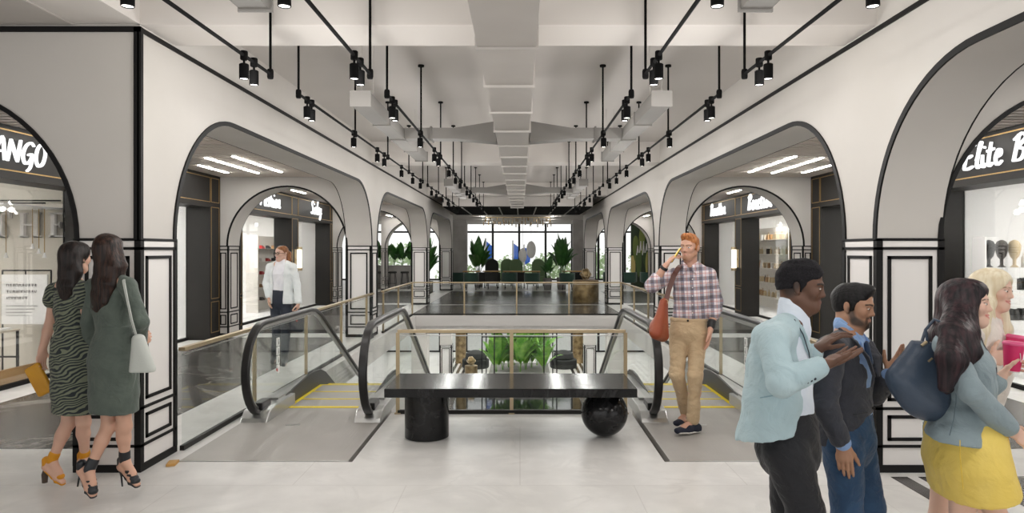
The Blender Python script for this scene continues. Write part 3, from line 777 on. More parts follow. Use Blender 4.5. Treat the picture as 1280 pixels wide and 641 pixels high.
fa.box(VX0,VX1,VY1-.02,VY1,-.27,.004); fa.box(VX0-.0,VX0+.012,VY0,VY1,-.36,.004); fa.box(VX1-.012,VX1,VY0,VY1,-.36,.004); fa.box(-1.31,1.13,VY0,VY0+.012,-.36,.004)
struct(fa.build(trim_name(),M['white']),'white fascia edging the escalator void','trim')
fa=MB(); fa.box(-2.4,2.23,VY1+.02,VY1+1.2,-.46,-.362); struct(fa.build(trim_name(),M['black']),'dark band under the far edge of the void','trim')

A_=math.radians(28); YF=8.25; RC=1.0; ZLOW=-4.0
def hz(y):
    """height of the step line at depth y"""
    y1=YF+RC*math.sin(A_); d1=RC*(1-math.cos(A_))
    yb=y1+(-ZLOW-2*d1)/math.tan(A_); ye=yb+RC*math.sin(A_)
    if y<=YF: return 0.0
    if y<y1: return -(RC-math.sqrt(RC*RC-(y-YF)**2))
    if y<yb: return -d1-(y-y1)*math.tan(A_)
    if y<ye: return ZLOW+(RC-math.sqrt(max(0,RC*RC-(ye-y)**2)))
    return ZLOW
YE=YF+2*RC*math.sin(A_)+(-ZLOW-2*RC*(1-math.cos(A_)))/math.tan(A_)
M['yellow']=mat('safety_yellow',srgb(240,216,40),.5)
M['comb']=mat('ribbed_aluminium_plate',srgb(172,168,163),.5,.15,noise=(2,srgb(162,158,153),.3,.7),bump=(140,.25,(1,.01,1)))
M['stepm']=mat('ribbed_step',srgb(176,173,169),.5,.15,bump=(160,.3,(1,.01,1)))
M['sticker']=mat('white_sticker',srgb(240,240,238),.5); M['red']=mat('warning_red',srgb(196,40,40),.5)
def escalator(xc,label,sd):
    r=thing('escalator',label,'escalator',(xc,7,0)); HS=.545
    ys=[6.75,7.2,7.6,8.0]+[YF+(YE-YF)*i/40 for i in range(41)]+[YE+.4,YE+1.0]
    for s in (-1,1):
        x=xc+s*HS
        # glass balustrade
        up=[]; 
        for k in range(13):
            a=PI*1.5-PI*k/12; up.append((6.78+.40*math.cos(a),.48+.40*math.sin(a)))
        up=[p for p in up if p[1]>.1]
        for y in ys[1:]: up.append((y,hz(y)+.89))
        for k in range(1,12):
            a=PI/2-PI*k/12; up.append((YE+1.0+.38*math.cos(a),ZLOW+.48+.40*math.sin(a)))
        lo=[(y,hz(y)+.12) for y in ys[::-1]]
        m=MB(); m.prism(up+lo,'x',x-.006,x+.006); m.build('glass_balustrade',M['glass'],r)
        # handrail
        P=[]
        for k in range(17):
            a=PI*1.45-PI*.95*k/16; P.append(V((x,6.78+.44*math.cos(a),.49+.44*math.sin(a))))
        for y in ys[1:]: P.append(V((x,y,hz(y)+.93)))
        for k in range(1,17):
            a=PI/2-PI*.95*k/16; P.append(V((x,YE+1.0+.44*math.cos(a),ZLOW+.49+.44*math.sin(a))))
        N=[]
        for i in range(len(P)):
            t=(P[min(i+1,len(P)-1)]-P[max(i-1,0)]).normalized(); N.append(V((0,-t.z,t.y)))
        m=MB(); m.ribbon([p-n_*.02 for p,n_ in zip(P,N)],V((1,0,0)),N,.078,.045); m.build('handrail',M['rubber'],r,smooth=40,bevel=.012)
        m=MB(); m.ribbon([p-n_*.05 for p,n_ in zip(P,N)],V((1,0,0)),N,.034,.032); m.build('handrail_guide',M['steel'],r,smooth=40)
        # newel base box
        m=MB(); m.prism([(6.52,0),(7.35,0),(7.35,.12),(6.75,.12),(6.62,.10),(6.55,.04)],'x',x-.13,x+.13); m.build('newel_base',M['steel'],r,bevel=.01)
        m=MB(); m.box(x-.05,x+.05,6.62,6.86,.08,.17); m.build('handrail_inlet',M['rubber'],r,bevel=.01)
        # decks and skirts
        yy=[7.0]+ys[1:]
        m=MB()
        m.prism([(y,hz(y)+.14) for y in yy]+[(y,hz(y)+.02) for y in yy[::-1]],'x',x-.07,x+.07); m.build('deck_cover',M['steel'],r)
        xi=x-s*.075
        m=MB(); m.prism([(y,hz(y)+.10+min(.10,max(0,(y-7.0)*.1))) for y in yy]+[(y,hz(y)-.25) for y in yy[::-1]],'x',xi-.012,xi+.012); m.build('skirt_panel',M['rubber'],r)
        # truss side cladding
        xo=x+s*.085
        m=MB(); yt=[6.97]+ys[1:]
        m.prism([(y,hz(y)+.02) for y in yt]+[(y,max(hz(y)-.95,ZLOW+.01)) for y in yt[::-1]],'x',xo-.012,xo+.012); m.build('side_cladding',M['white'],r)
        m=MB(); y1=YF+.6
        m.prism([(y,hz(y)-.42) for y in yt if y>8.3 and y<YE-1.5]+[(y,hz(y)-.45) for y in yt[::-1] if y>8.3 and y<YE-1.5],'x',xo+s*.012-.004,xo+s*.012+.004); m.build('cladding_joint',M['black'],r)
    m=MB(); yt=[6.97]+ys[1:]
    m.prism([(y,max(hz(y)-.90,ZLOW+.012)) for y in yt]+[(y,max(hz(y)-.95,ZLOW+.01)) for y in yt[::-1]],'x',xc-HS-.07,xc+HS+.07); m.build('underside_panel',M['duct'],r)
    # landing plate: fills the pit
    m=MB(); m.box(xc-.66,xc+.66,EY0+.003,7.14,-.36,.004); m.build('landing_plate',M['comb'],r)
    m=MB(); m.box(xc-.665,xc+.665,EY0,EY0+.012,-.3,.006); m.box(xc-.2,xc-.07,6.42,6.46,.004,.0055); m.build('plate_edge',M['steel'],r)
    m=MB(); m.box(xc-.47,xc+.47,7.14,7.20,-.1,.009); m.build('comb_edge',M['yellow'],r)
    # steps
    y=7.20; k=0
    while y<YE+.2:
        z=hz(min(y+.2,YE)) if y+.2>YF else 0
        ze=ZLOW if z<ZLOW+.05 else z
        m=MB(); m.box(xc-.455,xc+.455,y,y+.398,ze-.24,ze); st_=m.build('step',M['stepm'],r)
        if k<9:
            m=MB(); m.box(xc-.455,xc+.455,y+.365,y+.399,ze-.03,ze+.003); m.box(xc-.455,xc-.415,y,y+.365,ze-.002,ze+.003); m.box(xc+.415,xc+.455,y,y+.365,ze-.002,ze+.003); m.build('demarcation_line',M['yellow'],st_)
        y+=.4; k+=1
    # safety pictograms
    s=-1 if sd=='left' else 1
    x=xc+s*HS
    m=MB()
    for k in range(4): m.box(x-.008,x+.008,7.16,7.22,.36+k*.095,.36+k*.095+.085)
    stk=m.build('safety_sticker',M['sticker'],r)
    m=MB(); m.tube([V((x,7.19,.40))+V((0,math.cos(a)*.026,math.sin(a)*.034)) for a in [2*PI*q/14 for q in range(14)]],.009,6,closed=True)
    m.rod((x-.0,7.17,.378),(x,7.21,.424),.009,6); m.build('prohibition_ring',M['red'],stk)
    m=MB()
    for k in range(1,4):
        z=.36+k*.095
        m.box(x-.0095,x+.0095,7.182,7.198,z+.015,z+.05); m.box(x-.0095,x+.0095,7.184,7.196,z+.056,z+.07)
    m.build('pictogram',M['black'],stk)
    return r
escalator(-2.005,'left escalator with black handrails going down, right of the bespectacled woman','left')
escalator(1.835,'right escalator with black handrails, its landing plate under the man on the phone','right')

# ---- bench
r=thing('stone_bench','black marble bench with a slab seat on a drum and a ball','bench',(-.085,6.1,0))
zs1=.415; 
YB0,YB1=5.72,6.45
zt=1.65-(486-313)*YB0/F_PX
m=MB(); m.box(-1.14,.985,YB0,YB1,zt-.075,zt); m.build('seat_slab',M['blackmarble'],r,bevel=.006)
cxl=(531.5-650)*5.95/F_PX; 
zb=zt-.075
m=MB(); m.lathe([(.185,0),(.195,.006),(.195,zb-.004),(.19,zb)],(cxl,6.06,0),48); m.build('drum_leg',M['blackmarble'],r,smooth=40)
rb=zb/2
m=MB(); m.sphere(((755-650)*6.1/F_PX,6.08,rb),rb,40,24); m.build('ball_leg',M['blackmarble'],r,smooth=80)

# small brass floor plate at the foot of the left pillar
m=MB(); m.prism([(-2.70,5.20),(-2.64,5.22),(-2.66,5.33),(-2.73,5.31)],'z',.0,.02); tag(m.build('door_wedge',M['wood'],bevel=.003),'small pale wooden wedge on the floor beside the nearest left pillar','wedge')
# =================================================================== cafe end, windows, lower level
def leafy(mb,base,h,n,rng,spread=.5,w=.11,droop=.5,stem=.35):
    """banana-like leaves: curved blades with a fold along the midrib"""
    base=V(base)
    for i in range(n):
        a=2*PI*i*.381966+rng.uniform(-.3,.3); el=rng.uniform(.25,1.0)
        L=h*rng.uniform(.75,1.0)*(1.0 if el>.5 else .85)
        out=V((math.cos(a),math.sin(a),0)); side=V((-math.sin(a),math.cos(a),0))
        P=[];W=[]
        N=9
        for k in range(N+1):
            t=k/N
            rr=spread*h*(1-el*.75)*(t**1.4)
            zz=L*(t-(droop*(1-el))*t**2.6)
            P.append(base+out*(rr+.02)+V((0,0,zz)))
            u=(t-stem)/(1-stem)
            W.append(.006 if u<=0 else max(.004,w*h*math.sin(PI*min(1,u)**.8)**.7))
        vs=[];fs=[]
        for k in range(N+1):
            vs+= [P[k]-side*W[k]+V((0,0,W[k]*.35)),P[k],P[k]+side*W[k]+V((0,0,W[k]*.35))]
        for k in range(N): fs+=[(3*k,3*k+1,3*k+4,3*k+3),(3*k+1,3*k+2,3*k+5,3*k+4)]
        mb.add(vs,fs)
def potted(name,label,x,y,z,h,n,seed,potr=.2,poth=.4,lm='leaf',spread=.45,w=.085,square=False,group=None):
    r=thing(name,label,'plant',(x,y,z),group); rng=random.Random(seed)
    m=MB()
    if square: m.box(x-potr,x+potr,y-potr,y+potr,z,z+poth)
    else: m.lathe([(potr*.75,0),(potr*.8,.01),(potr,poth),(potr*.9,poth),(potr*.88,poth-.03)],(x,y,z),20)
    m.build('pot',M['pot'],r,smooth=40)
    m=MB(); 
    for k in range(3): leafy(m,(x+rng.uniform(-.08,.08),y+rng.uniform(-.08,.08),z+poth-.03),h-poth,n//3+1,rng,spread,w)
    o=m.build('foliage',M[lm],r,smooth=60); s=o.modifiers.new('thick','SOLIDIFY'); s.thickness=.003
    return r
potted('banana_plant','tall broad-leaved plant left of the cafe windows',(598-650)*30.6/F_PX,30.8,0,2.5,24,1,.22,.42)
potted('banana_plant','tall broad-leaved plant right of the cafe, behind the bronze ball',(702-650)*29/F_PX,29.0,0,2.45,26,2,.22,.5)
potted('banana_plant','shorter plant in a grey pot left of the tall right cafe plant',(684-650)*29/F_PX,28.6,0,1.55,15,3,.19,.5)
potted('banana_plant','bushy dark plant in a pale square pot behind the last left pillar',-3.75,28.4-.9,0,2.35,30,4,.22,.42,square=True)
r=thing('planter_box','grey planter trough with leafy plants behind the left bar stools','planter',(-5.6,29.6,0))
m=MB(); m.box(-6.4,-4.55,29.45,30.05,0,1.0); m.build('trough',M['concrete'],r)
m=MB(); rng=random.Random(5)
for k in range(5): leafy(m,(-6.2+.36*k,29.75,.95),1.25,8,rng,.5,.1)
m.build('foliage',M['leaf'],r,smooth=60)
def stool(x,y,label):
    r=thing('bar_stool',label,'stool',(x,y,0),'bar stools by the planter')
    m=MB(); m.lathe([(.15,.68),(.18,.70),(.18,.74),(.16,.76)],(x,y,0),18); m.build('seat',M['charcoal'],r,smooth=40)
    for sx in (-1,1):
        for sy in (-1,1):
            m=MB(); m.rod((x+sx*.1,y+sy*.1,.69),(x+sx*.17,y+sy*.17,0),.012,8); m.build('leg',M['blackmetal'],r)
    m=MB(); m.tube([(x-.14,y-.14,.25),(x+.14,y-.14,.25),(x+.14,y+.14,.25),(x-.14,y+.14,.25)],.008,6,closed=True); m.build('footrest',M['blackmetal'],r)
for i,x in enumerate((-6.0,-5.42,-4.9,-4.4)): stool(x,29.02,'black bar stool, %s of those by the grey planter trough'%['leftmost','second','third','rightmost'][i])
# --- cafe tables and chairs
def barrel_chair(x,y,rot,mt,label,h=.72,grp='low barrel chairs at the cafe tables'):
    r=thing('barrel_chair',label,'chair',(x,y,0),grp)
    def arc(r0,r1,z0,z1,a0,a1,n=14):
        vs=[];fs=[]
        for k in range(n+1):
            a=a0+(a1-a0)*k/n+rot; c,s=math.cos(a),math.sin(a)
            vs+=[(x+r0*c,y+r0*s,z0),(x+r1*c,y+r1*s,z0),(x+r1*c,y+r1*s,z1),(x+r0*c,y+r0*s,z1)]
        for k in range(n):
            for q in range(4): fs.append((4*k+q,4*k+(q+1)%4,4*k+4+(q+1)%4,4*k+4+q))
        fs+=[(0,1,2,3),(4*n+3,4*n+2,4*n+1,4*n)]
        return vs,fs
    m=MB(); m.add(*arc(.26,.33,.30,h,-PI*.62,PI*.62)); m.build('backrest',mt,r,smooth=40,bevel=.02)
    m=MB(); m.lathe([(.25,.26),(.27,.28),(.27,.42),(.24,.45)],(x,y,0),20); m.build('seat',mt,r,smooth=40)
    for sx in (-1,1):
        for sy in (-1,1):
            m=MB(); m.rod((x+sx*.17,y+sy*.17,.27),(x+sx*.2,y+sy*.2,0),.012,6); m.build('leg',M['blackmetal'],r)
def booth(x,y,mt,label,w=.62,h=1.25):
    r=thing('booth_seat',label,'seat',(x,y,0),'high-backed cafe booths')
    P=[(-w/2,.1),(-w/2,h-.28)]+[(-w/2+.28-.28*math.cos(PI/2*k/6),h-.28+.28*math.sin(PI/2*k/6)) for k in range(1,7)]+[(w/2-.28+.28*math.sin(PI/2*k/6),h-.28+.28*math.cos(PI/2*k/6)) for k in range(0,7)]+[(w/2,.1)]
    m=MB(); m.prism([(x+p,q) for p,q in P],'y',y,y+.12); m.build('backrest',mt,r,bevel=.03)
    m=MB(); m.box(x-w/2+.03,x+w/2-.03,y-.5,y-.01,.12,.45); m.build('seat',mt,r,bevel=.04)
    for sx in (-1,1):
        m=MB(); m.box(x+sx*(w/2-.08)-.02,x+sx*(w/2-.08)+.02,y-.4,y-.36,0,.13); m.box(x+sx*(w/2-.08)-.02,x+sx*(w/2-.08)+.02,y+.04,y+.08,0,.11); m.build('leg',M['blackmetal'],r)
def cafe_table(x,y,w,label):
    r=thing('cafe_table',label,'table',(x,y,0),'cafe tables')
    m=MB(); m.box(x-w/2,x+w/2,y-.34,y+.34,.71,.75); m.build('tabletop',M['wood'],r,bevel=.01)
    for sx in (-1,1):
        m=MB(); m.box(x+sx*(w/2-.1)-.02,x+sx*(w/2-.1)+.02,y-.02,y+.02,.02,.71); m.box(x+sx*(w/2-.1)-.03,x+sx*(w/2-.1)+.03,y-.26,y+.26,0,.02); m.build('leg',M['blackmetal'],r)
dg,ch,sg=M['green'],M['charcoal'],M['sage']
px=lambda p,Y:(p-650)*Y/F_PX
for (p,Y,mt,lab) in ((571,29.2,dg,'dark green barrel chair at the far left of the cafe'),(589,28.6,dg,'dark green barrel chair in front of the tall left plant'),(605,29.5,ch,'black barrel chair right of the tall left plant'),
    (616,28.8,ch,'black barrel chair under the left of the chandelier'),(637,28.6,dg,'dark green barrel chair just left of the middle railing post'),(646,29.3,ch,'black barrel chair behind the middle railing post'),
    (665,28.4,dg,'dark green barrel chair left of the shorter potted plant'),(709,28.2,dg,'dark green barrel chair right of the tall right plant'),(722,29.2,ch,'black barrel chair behind the bronze ball')):
    barrel_chair(px(p,Y),Y,-PI/2,mt,lab)
for (x,Y,lab) in ((4.7,28.0,'dark green barrel chair seen through the third right arch'),(3.9,27.9,'dark green barrel chair between the last right pillars'),(5.5,28.0,'dark green barrel chair deep inside the third right arch')):
    if Y<28.8: Y=29.4
    barrel_chair(x,Y,-PI/2,dg,lab)
for (p,Y,w,lab) in ((589,29.7,.75,'oak-topped cafe table behind the tall left plant'),(614,29.9,.8,'oak-topped cafe table left of the chandelier middle'),(640,29.7,.8,'oak-topped cafe table in the middle of the cafe'),(664,29.6,.8,'oak-topped cafe table by the shorter potted plant'),(716,29.9,.9,'oak-topped cafe table right of the tall right plant')):
    cafe_table(px(p,Y),Y+.35,w,lab)
for (p,Y,mt,lab) in ((615,32,ch,'black rounded high-backed booth left of the pale green ones'),(645,32,sg,'pale green square booth at the middle of the windows'),(634,32.8,sg,'pale green rounded booth behind the middle table'),(673,32,sg,'pale green rounded booth left of the tall right plant'),(528,32,ch,'black booth seen through the third left arch')):
    booth(px(p,Y),Y,mt,lab)
# concrete columns
for (p,lab) in ((574,'left'),(725.5,'right')):
    x=px(p,33); m=MB(); m.box(x-.35,x+.35,33,33.7,0,3.12); struct(m.build('pillar_concrete',M['concrete']),'bare grey concrete column at the %s of the cafe'%lab,'pillar')
# window wall
def window_wall(z0,z1,trans,lab,idx,xs):
    for k in range(len(xs)-1):
        r=struct(thing('window_%d'%(idx+k),'window bay %d of the %s window wall, counted from the left'%(k+1,lab),'window',(xs[k],38,z0)))
        m=MB(); m.box(xs[k]-.06,xs[k]+.06,37.95,38.1,z0,z1)
        for t_ in trans: m.box(xs[k],xs[k+1],37.97,38.07,t_-.05,t_+.05)
        m.box(xs[k],xs[k+1],37.97,38.07,z0,z0+.08); m.build('window_frame',M['blackmetal'],r)
        m=MB(); m.box(xs[k]+.06,xs[k+1]-.06,38.0,38.01,z0+.08,z1); m.build('pane',M['glassw'],r)
xs=[(583-650)*38/F_PX+1.47*k for k in range(-8,14)]
window_wall(0,3.12,[2.68],'cafe',1,xs)
# chandelier of short brass tubes
r=thing('chandelier','wide chandelier of short hanging brass tubes over the cafe','chandelier',(-.1,30,3.12)); rng=random.Random(11)
m=MB(); m.box(-1.5,1.3,29.9,30.1,3.08,3.12); m.build('ceiling_plate',M['gold'],r)
for k in range(46):
    x=-1.6+3.0*k/45+rng.uniform(-.05,.05); y=30+rng.uniform(-.35,.35); z=2.62+.22*abs(math.sin(k*.9))+rng.uniform(0,.15)
    m=MB(); m.rod((x,y,z),(x,y,3.1),.003,4); m.lathe([(.02,0),(.022,.01),(.022,.14),(.008,.15)],(x,y,z),8); m.build('hanging_tube',M['bronze'],r)
def egg(p,py,Y,rx,rz,lab):
    x=px(p,Y); z=EYE-(py-VPY)*Y/F_PX
    r=thing('pendant_lantern',lab,'pendant lamp',(x,Y,z),'white egg lanterns')
    m=MB(); m.sphere((x,Y,z),1,20,16,(rx,rx,rz)); m.build('lamp_shade',M['shopwhite'],r,smooth=80)
    m=MB(); m.rod((x,Y,z+rz-.01),(x,Y,3.12),.006,6); m.build('cord',M['blackmetal'],r)
egg(653.5,319,34,.20,.36,'lower white egg lantern before the middle window'); egg(664,312,34.6,.24,.44,'higher white egg lantern before the middle window'); egg(519,320,34,.2,.34,'white egg lantern seen through the third left arch')
# bronze sculpture on a drum
def ball_sculpture(x,y,z,rr,ph,pr,lab):
    r=thing('bronze_sculpture',lab+' bronze openwork ball','sculpture',(x,y,z+ph))
    m=MB(); m.sphere((x,y,z+ph+rr),rr*.86,28,18); m.build('core',M['bronze'],r,smooth=80)
    m=MB()
    for k in range(3):
        R=Matrix.Rotation(k*1.05,3,'Z')@Matrix.Rotation(.7*k+.4,3,'X')
        m.tube([V((x,y,z+ph+rr))+R@V((math.cos(a)*rr*.93,math.sin(a)*rr*.93,0)) for a in [2*PI*q/28 for q in range(28)]],rr*.09,8,closed=True)
    m.build('band',M['gold'],r,smooth=60)
    p=MB(); p.lathe([(pr*.98,0),(pr,.02),(pr,ph-.02),(pr*.97,ph)],(x,y,z),40)
    tag(p.build('pedestal',M['bronze'],smooth=40),lab+' hammered bronze drum pedestal','pedestal')
ball_sculpture((732-650)*21.9/F_PX,21.9,0,.19,.70,.42,'upper-level')
# leaf mural panel through the third right arch
r=thing('mural_panel','tall printed panel of giant palm leaves with white brush strokes beyond the third right arch','mural',(6.1,27,0))
xp0,xp1,yp=px(790,30),px(826,30),30.3
m=MB(); m.box(xp0,xp1,yp,yp+.05,0,2.9); m.build('panel',mat('deep_green_print',srgb(40,56,34),.6),r)
rng=random.Random(4)
cols=[srgb(196,178,110),srgb(96,112,50),srgb(70,92,46),srgb(120,130,64),srgb(52,74,40),srgb(160,156,84)]
for k in range(9):
    cx=xp0+(xp1-xp0)*(k+.5)/9; zc=.8+1.5*((k*0.618)%1); hh=rng.uniform(.55,.9); ww=.13
    P=[]
    for q in range(20):
        a=2*PI*q/20; P.append((cx+ww*math.sin(a)*(1-.25*math.cos(a)),zc-hh*math.cos(a)))
    P=[(min(max(a_,xp0+.01),xp1-.01),min(max(b_,.05),2.85)) for a_,b_ in P]
    m=MB(); m.prism(P,'y',yp-.003-.002*k,yp); m.build('printed_leaf',mat('leaf_print',cols[k%6],.6),r)
m=MB()
for k in range(6):
    x=xp0+.25+.13*k; zz=1.45+.1*(k%2)
    m.ribbon([V((x,yp-.03,zz)),V((x+.05,yp-.03,zz+.42+.1*(k%3))),V((x+.07,yp-.03,zz+.1))],V((1,0,0)),V((0,-1,0)),.035,.006)
m.build('brush_stroke',M['white'],r)

# ------------------------------------------------------------------ outside
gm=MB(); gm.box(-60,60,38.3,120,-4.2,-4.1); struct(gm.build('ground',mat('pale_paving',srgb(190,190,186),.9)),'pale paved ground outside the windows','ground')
M['farleaf']=mat('daylight_bleached_leaf',srgb(196,214,178),.8); M['bark']=mat('bark',srgb(110,96,80),.9)  # leaf colour paled so that it carries the overexposed daylight
def tree(x,y,h,seed,lab):
    r=thing('street_tree',lab,'tree',(x,y,-4.1),'trees outside the windows'); rng=random.Random(seed)
    m=MB(); m.tube([(x,y,-4.1),(x+.1,y,-4.1+h*.35),(x,y+.1,-4.1+h*.7)],[.18,.13,.06],8); m.build('trunk',M['bark'],r)
    m=MB()
    for k in range(900):
        u=V((rng.gauss(0,1),rng.gauss(0,1),rng.gauss(0,1))).normalized()*rng.uniform(.45,1.0)
        c=V((x+u.x*h*.3,y+u.y*h*.3,-4.1+h*.66+u.z*h*.32)); a=V((rng.uniform(-1,1),rng.uniform(-1,1),rng.uniform(-1,1))).normalized(); b_=a.cross(V((.3,.5,.8))).normalized()
        s=rng.uniform(.14,.26); m.add([c-a*s,c+b_*s*.5,c+a*s,c-b_*s*.5],[(0,1,2,3)])
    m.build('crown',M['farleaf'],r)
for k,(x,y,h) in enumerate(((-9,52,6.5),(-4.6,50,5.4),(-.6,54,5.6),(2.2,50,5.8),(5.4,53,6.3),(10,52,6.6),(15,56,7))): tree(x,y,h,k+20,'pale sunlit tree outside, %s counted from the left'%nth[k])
M['blue']=mat('blue_banner',srgb(40,96,190),.7)
for k,(p,py,Y,h) in enumerate(((607,318,46,1.8),(641,318,46,1.5),(655,320,47,1.2))):
    x=px(p,Y); z=EYE-(py-VPY)*Y/F_PX
    r=thing('street_banner','blue street banner outside, %s from the left'%nth[k],'banner',(x,Y,-4.1),'blue banners outside')
    m=MB(); m.rod((x,Y,-4.1),(x,Y,z+h/2+.2),.05,8); m.build('pole',M['steel'],r)
    m=MB(); m.prism([(x+.06,z-h/2),(x+.42,z-h/2+.2),(x+.46,z+h*.3),(x+.06,z+h/2)],'y',Y-.01,Y+.01); m.build('cloth',M['blue'],r)

# ------------------------------------------------------------------ lower level
ZL=-4.0
m=MB(); m.box(-14,14,-2,38.2,ZL-.2,ZL); struct(m.build('floor_lower',marble('lower_stone',srgb(206,204,200),srgb(196,194,190),.8,.3,.03,cloud=srgb(198,196,192))),'pale stone floor of the lower hall','floor')
m=MB(); m.box(-14,-13.9,-2,38.2,ZL,3.7); m.box(13.9,14,-2,38.2,ZL,3.7); struct(m.build('wall_outer',M['shopwhite']),'white outer side walls of both levels','wall')
m=MB(); m.box(-14,14,-2.1,-2,ZL,-.36); struct(m.build('wall_lower_back',M['shopwhite']),'white back wall of the lower hall','wall')
for (y,q) in ((20.8,'nearer'),(28.2,'farther')):
    for (x0,x1,sd) in ((XLB,XL,'left'),(XR,XRB,'right')):
        pillar(x0,x1,y,y+CD,'%s lower-hall white panelled pillar on the %s'%(q,sd),zbase=ZL)
        m=MB(); m.box(x0,x1,y,y+CD,ZL+1.73,-.36); struct(m.build('wall_pier',M['wall']),'plain upper part of the %s lower-hall pillar on the %s'%(q,sd),'wall')
st=MB()
for sx in (-1,1):
    for k in range(4):
        x=XC+sx*(2.55+.26*k); st.box(x-.07,x+.07,24,36,ZL-.01,ZL+.004)
struct(st.build('floor_stripe',M['darkfloor']),'black stripes in the lower hall floor','floor')
wm=mat('dark_pool_water',srgb(16,20,18),.06,bump=(6,.12))
m=MB(); m.box(-2.44,2.27,20.51,27.19,ZL-.01,ZL+.02); o=tag(m.build('pool_water',wm),'dark still water of the lower-hall pool','water',kind='stuff')
m=MB(); m.box(-2.55,2.38,20.4,20.5,ZL,ZL+.05); m.box(-2.55,2.38,27.2,27.3,ZL,ZL+.05); m.box(-2.55,-2.45,20.4,27.3,ZL,ZL+.05); m.box(2.28,2.38,20.4,27.3,ZL,ZL+.05)
tag(m.build('pool_kerb',M['darkfloor']),'low dark kerb around the lower-hall pool','kerb')
r=thing('planter_bed','long concrete planter bed of bright green plants in the lower hall','planter',(0,29.5,ZL))
m=MB(); m.box(-1.3,1.25,28.2,31,ZL,ZL+.55); m.build('trough',M['concrete'],r)
for k in range(9):
    m=MB(); rng=random.Random(60+k); leafy(m,(-1.0+.25*k,28.7+.55*(k%4),ZL+.5),[2.0,2.5,1.7][k%3],14,rng,.62,.085,.55,.25); m.build('foliage',M['leafbright'],r,smooth=60)
r=thing('steel_pavilion','open black steel pavilion frame around the lower-hall plants','frame',(0,29.6,ZL))
for x in (-1.55,-1.05,.98,1.5):
    for y in (27.9,31.3):
        m=MB(); m.box(x-.025,x+.025,y-.025,y+.025,ZL,-1.0); m.build('post',M['blackmetal'],r)
m=MB()
for y in (27.9,31.3): m.box(-1.55,1.5,y-.02,y+.02,-1.9,-1.86); m.box(-1.55,1.5,y-.02,y+.02,-1.04,-1.0)
m.build('beam',M['blackmetal'],r)
for (x,sd) in ((-2.98,'left'),(2.92,'right')):
    m=MB(); m.lathe([(.30,0),(.27,.05),(.27,3.5),(.3,3.56)],(x,34.4,ZL),28); struct(m.build('pillar_bronze',M['bronze'],smooth=40),'bronze-clad round column at the %s of the lower hall'%sd,'pillar')
    r=thing('curved_sofa','dark grey curved sofa at the %s of the lower hall'%sd,'sofa',(x*.72,33,ZL))
    xx=x*.72; m=MB(); vs=[];fs=[]
    m.lathe([(.62,.0),(.65,.05),(.65,.38),(.6,.42)],(xx,33,ZL),28); m.build('seat',M['charcoal'],r,smooth=40)
    m=MB(); m.lathe([(.45,.42),(.5,.45),(.46,.7),(.2,.82),(.02,.84)],(xx,33,ZL),28); m.build('backrest',M['charcoal'],r,smooth=40)
ball_sculpture((589-650)*30/F_PX,30,ZL,.20,.60,.28,'lower-hall')
window_wall(ZL,-.37,[-1.3,-2.9],'lower hall',40,xs)
k=0
for y in (19.6,23.5,27.5,31.5,35.5):
    for x in (-5,-1.7,1.6,5):
        k+=1
        p=thing('added_panel_light','square lit ceiling panel %d of the lower hall'%k,'ceiling light',(x,y,-.37),'lit panels of the lower hall ceiling')  # panels added under the slab to light the lower level
        m=MB(); m.box(x-.45,x+.45,y-.45,y+.45,-.40,-.365); m.build('frame',M['shopwhite'],p)
        m=MB(); m.box(x-.42,x+.42,y-.42,y+.42,-.41,-.398); m.build('diffuser',M['lowlit'] if 'lowlit' in M else M.setdefault('lowlit',emitter('added_lower_panel',(1,.98,.95,1),26)),p)

k=0
for y in (29.4,32.2,35.4):
    for x in (-7.5,-4.6,-1.6,1.4,4.4,7.4):
        k+=1
        p=thing('downlight','round recessed downlight %d in the cafe ceiling'%k,'ceiling light',(x,y,3.12),'downlights of the cafe ceiling')
        m=MB(); m.lathe([(.10,-.012),(.10,0)],(x,y,3.12),18); m.build('trim_ring',M['black'],p)
        m=MB(); m.lathe([(.08,-.018),(.08,-.010)],(x,y,3.12),18); m.build('lens',M['lens'],p)
        ld=bpy.data.lights.new('downlight_glow','POINT'); ld.energy=9; ld.shadow_soft_size=.08; ld.color=(1,.97,.93); lo=bpy.data.objects.new('downlight_glow',ld); COL.objects.link(lo); lo.parent=p; lo.location=(0,0,-.12)
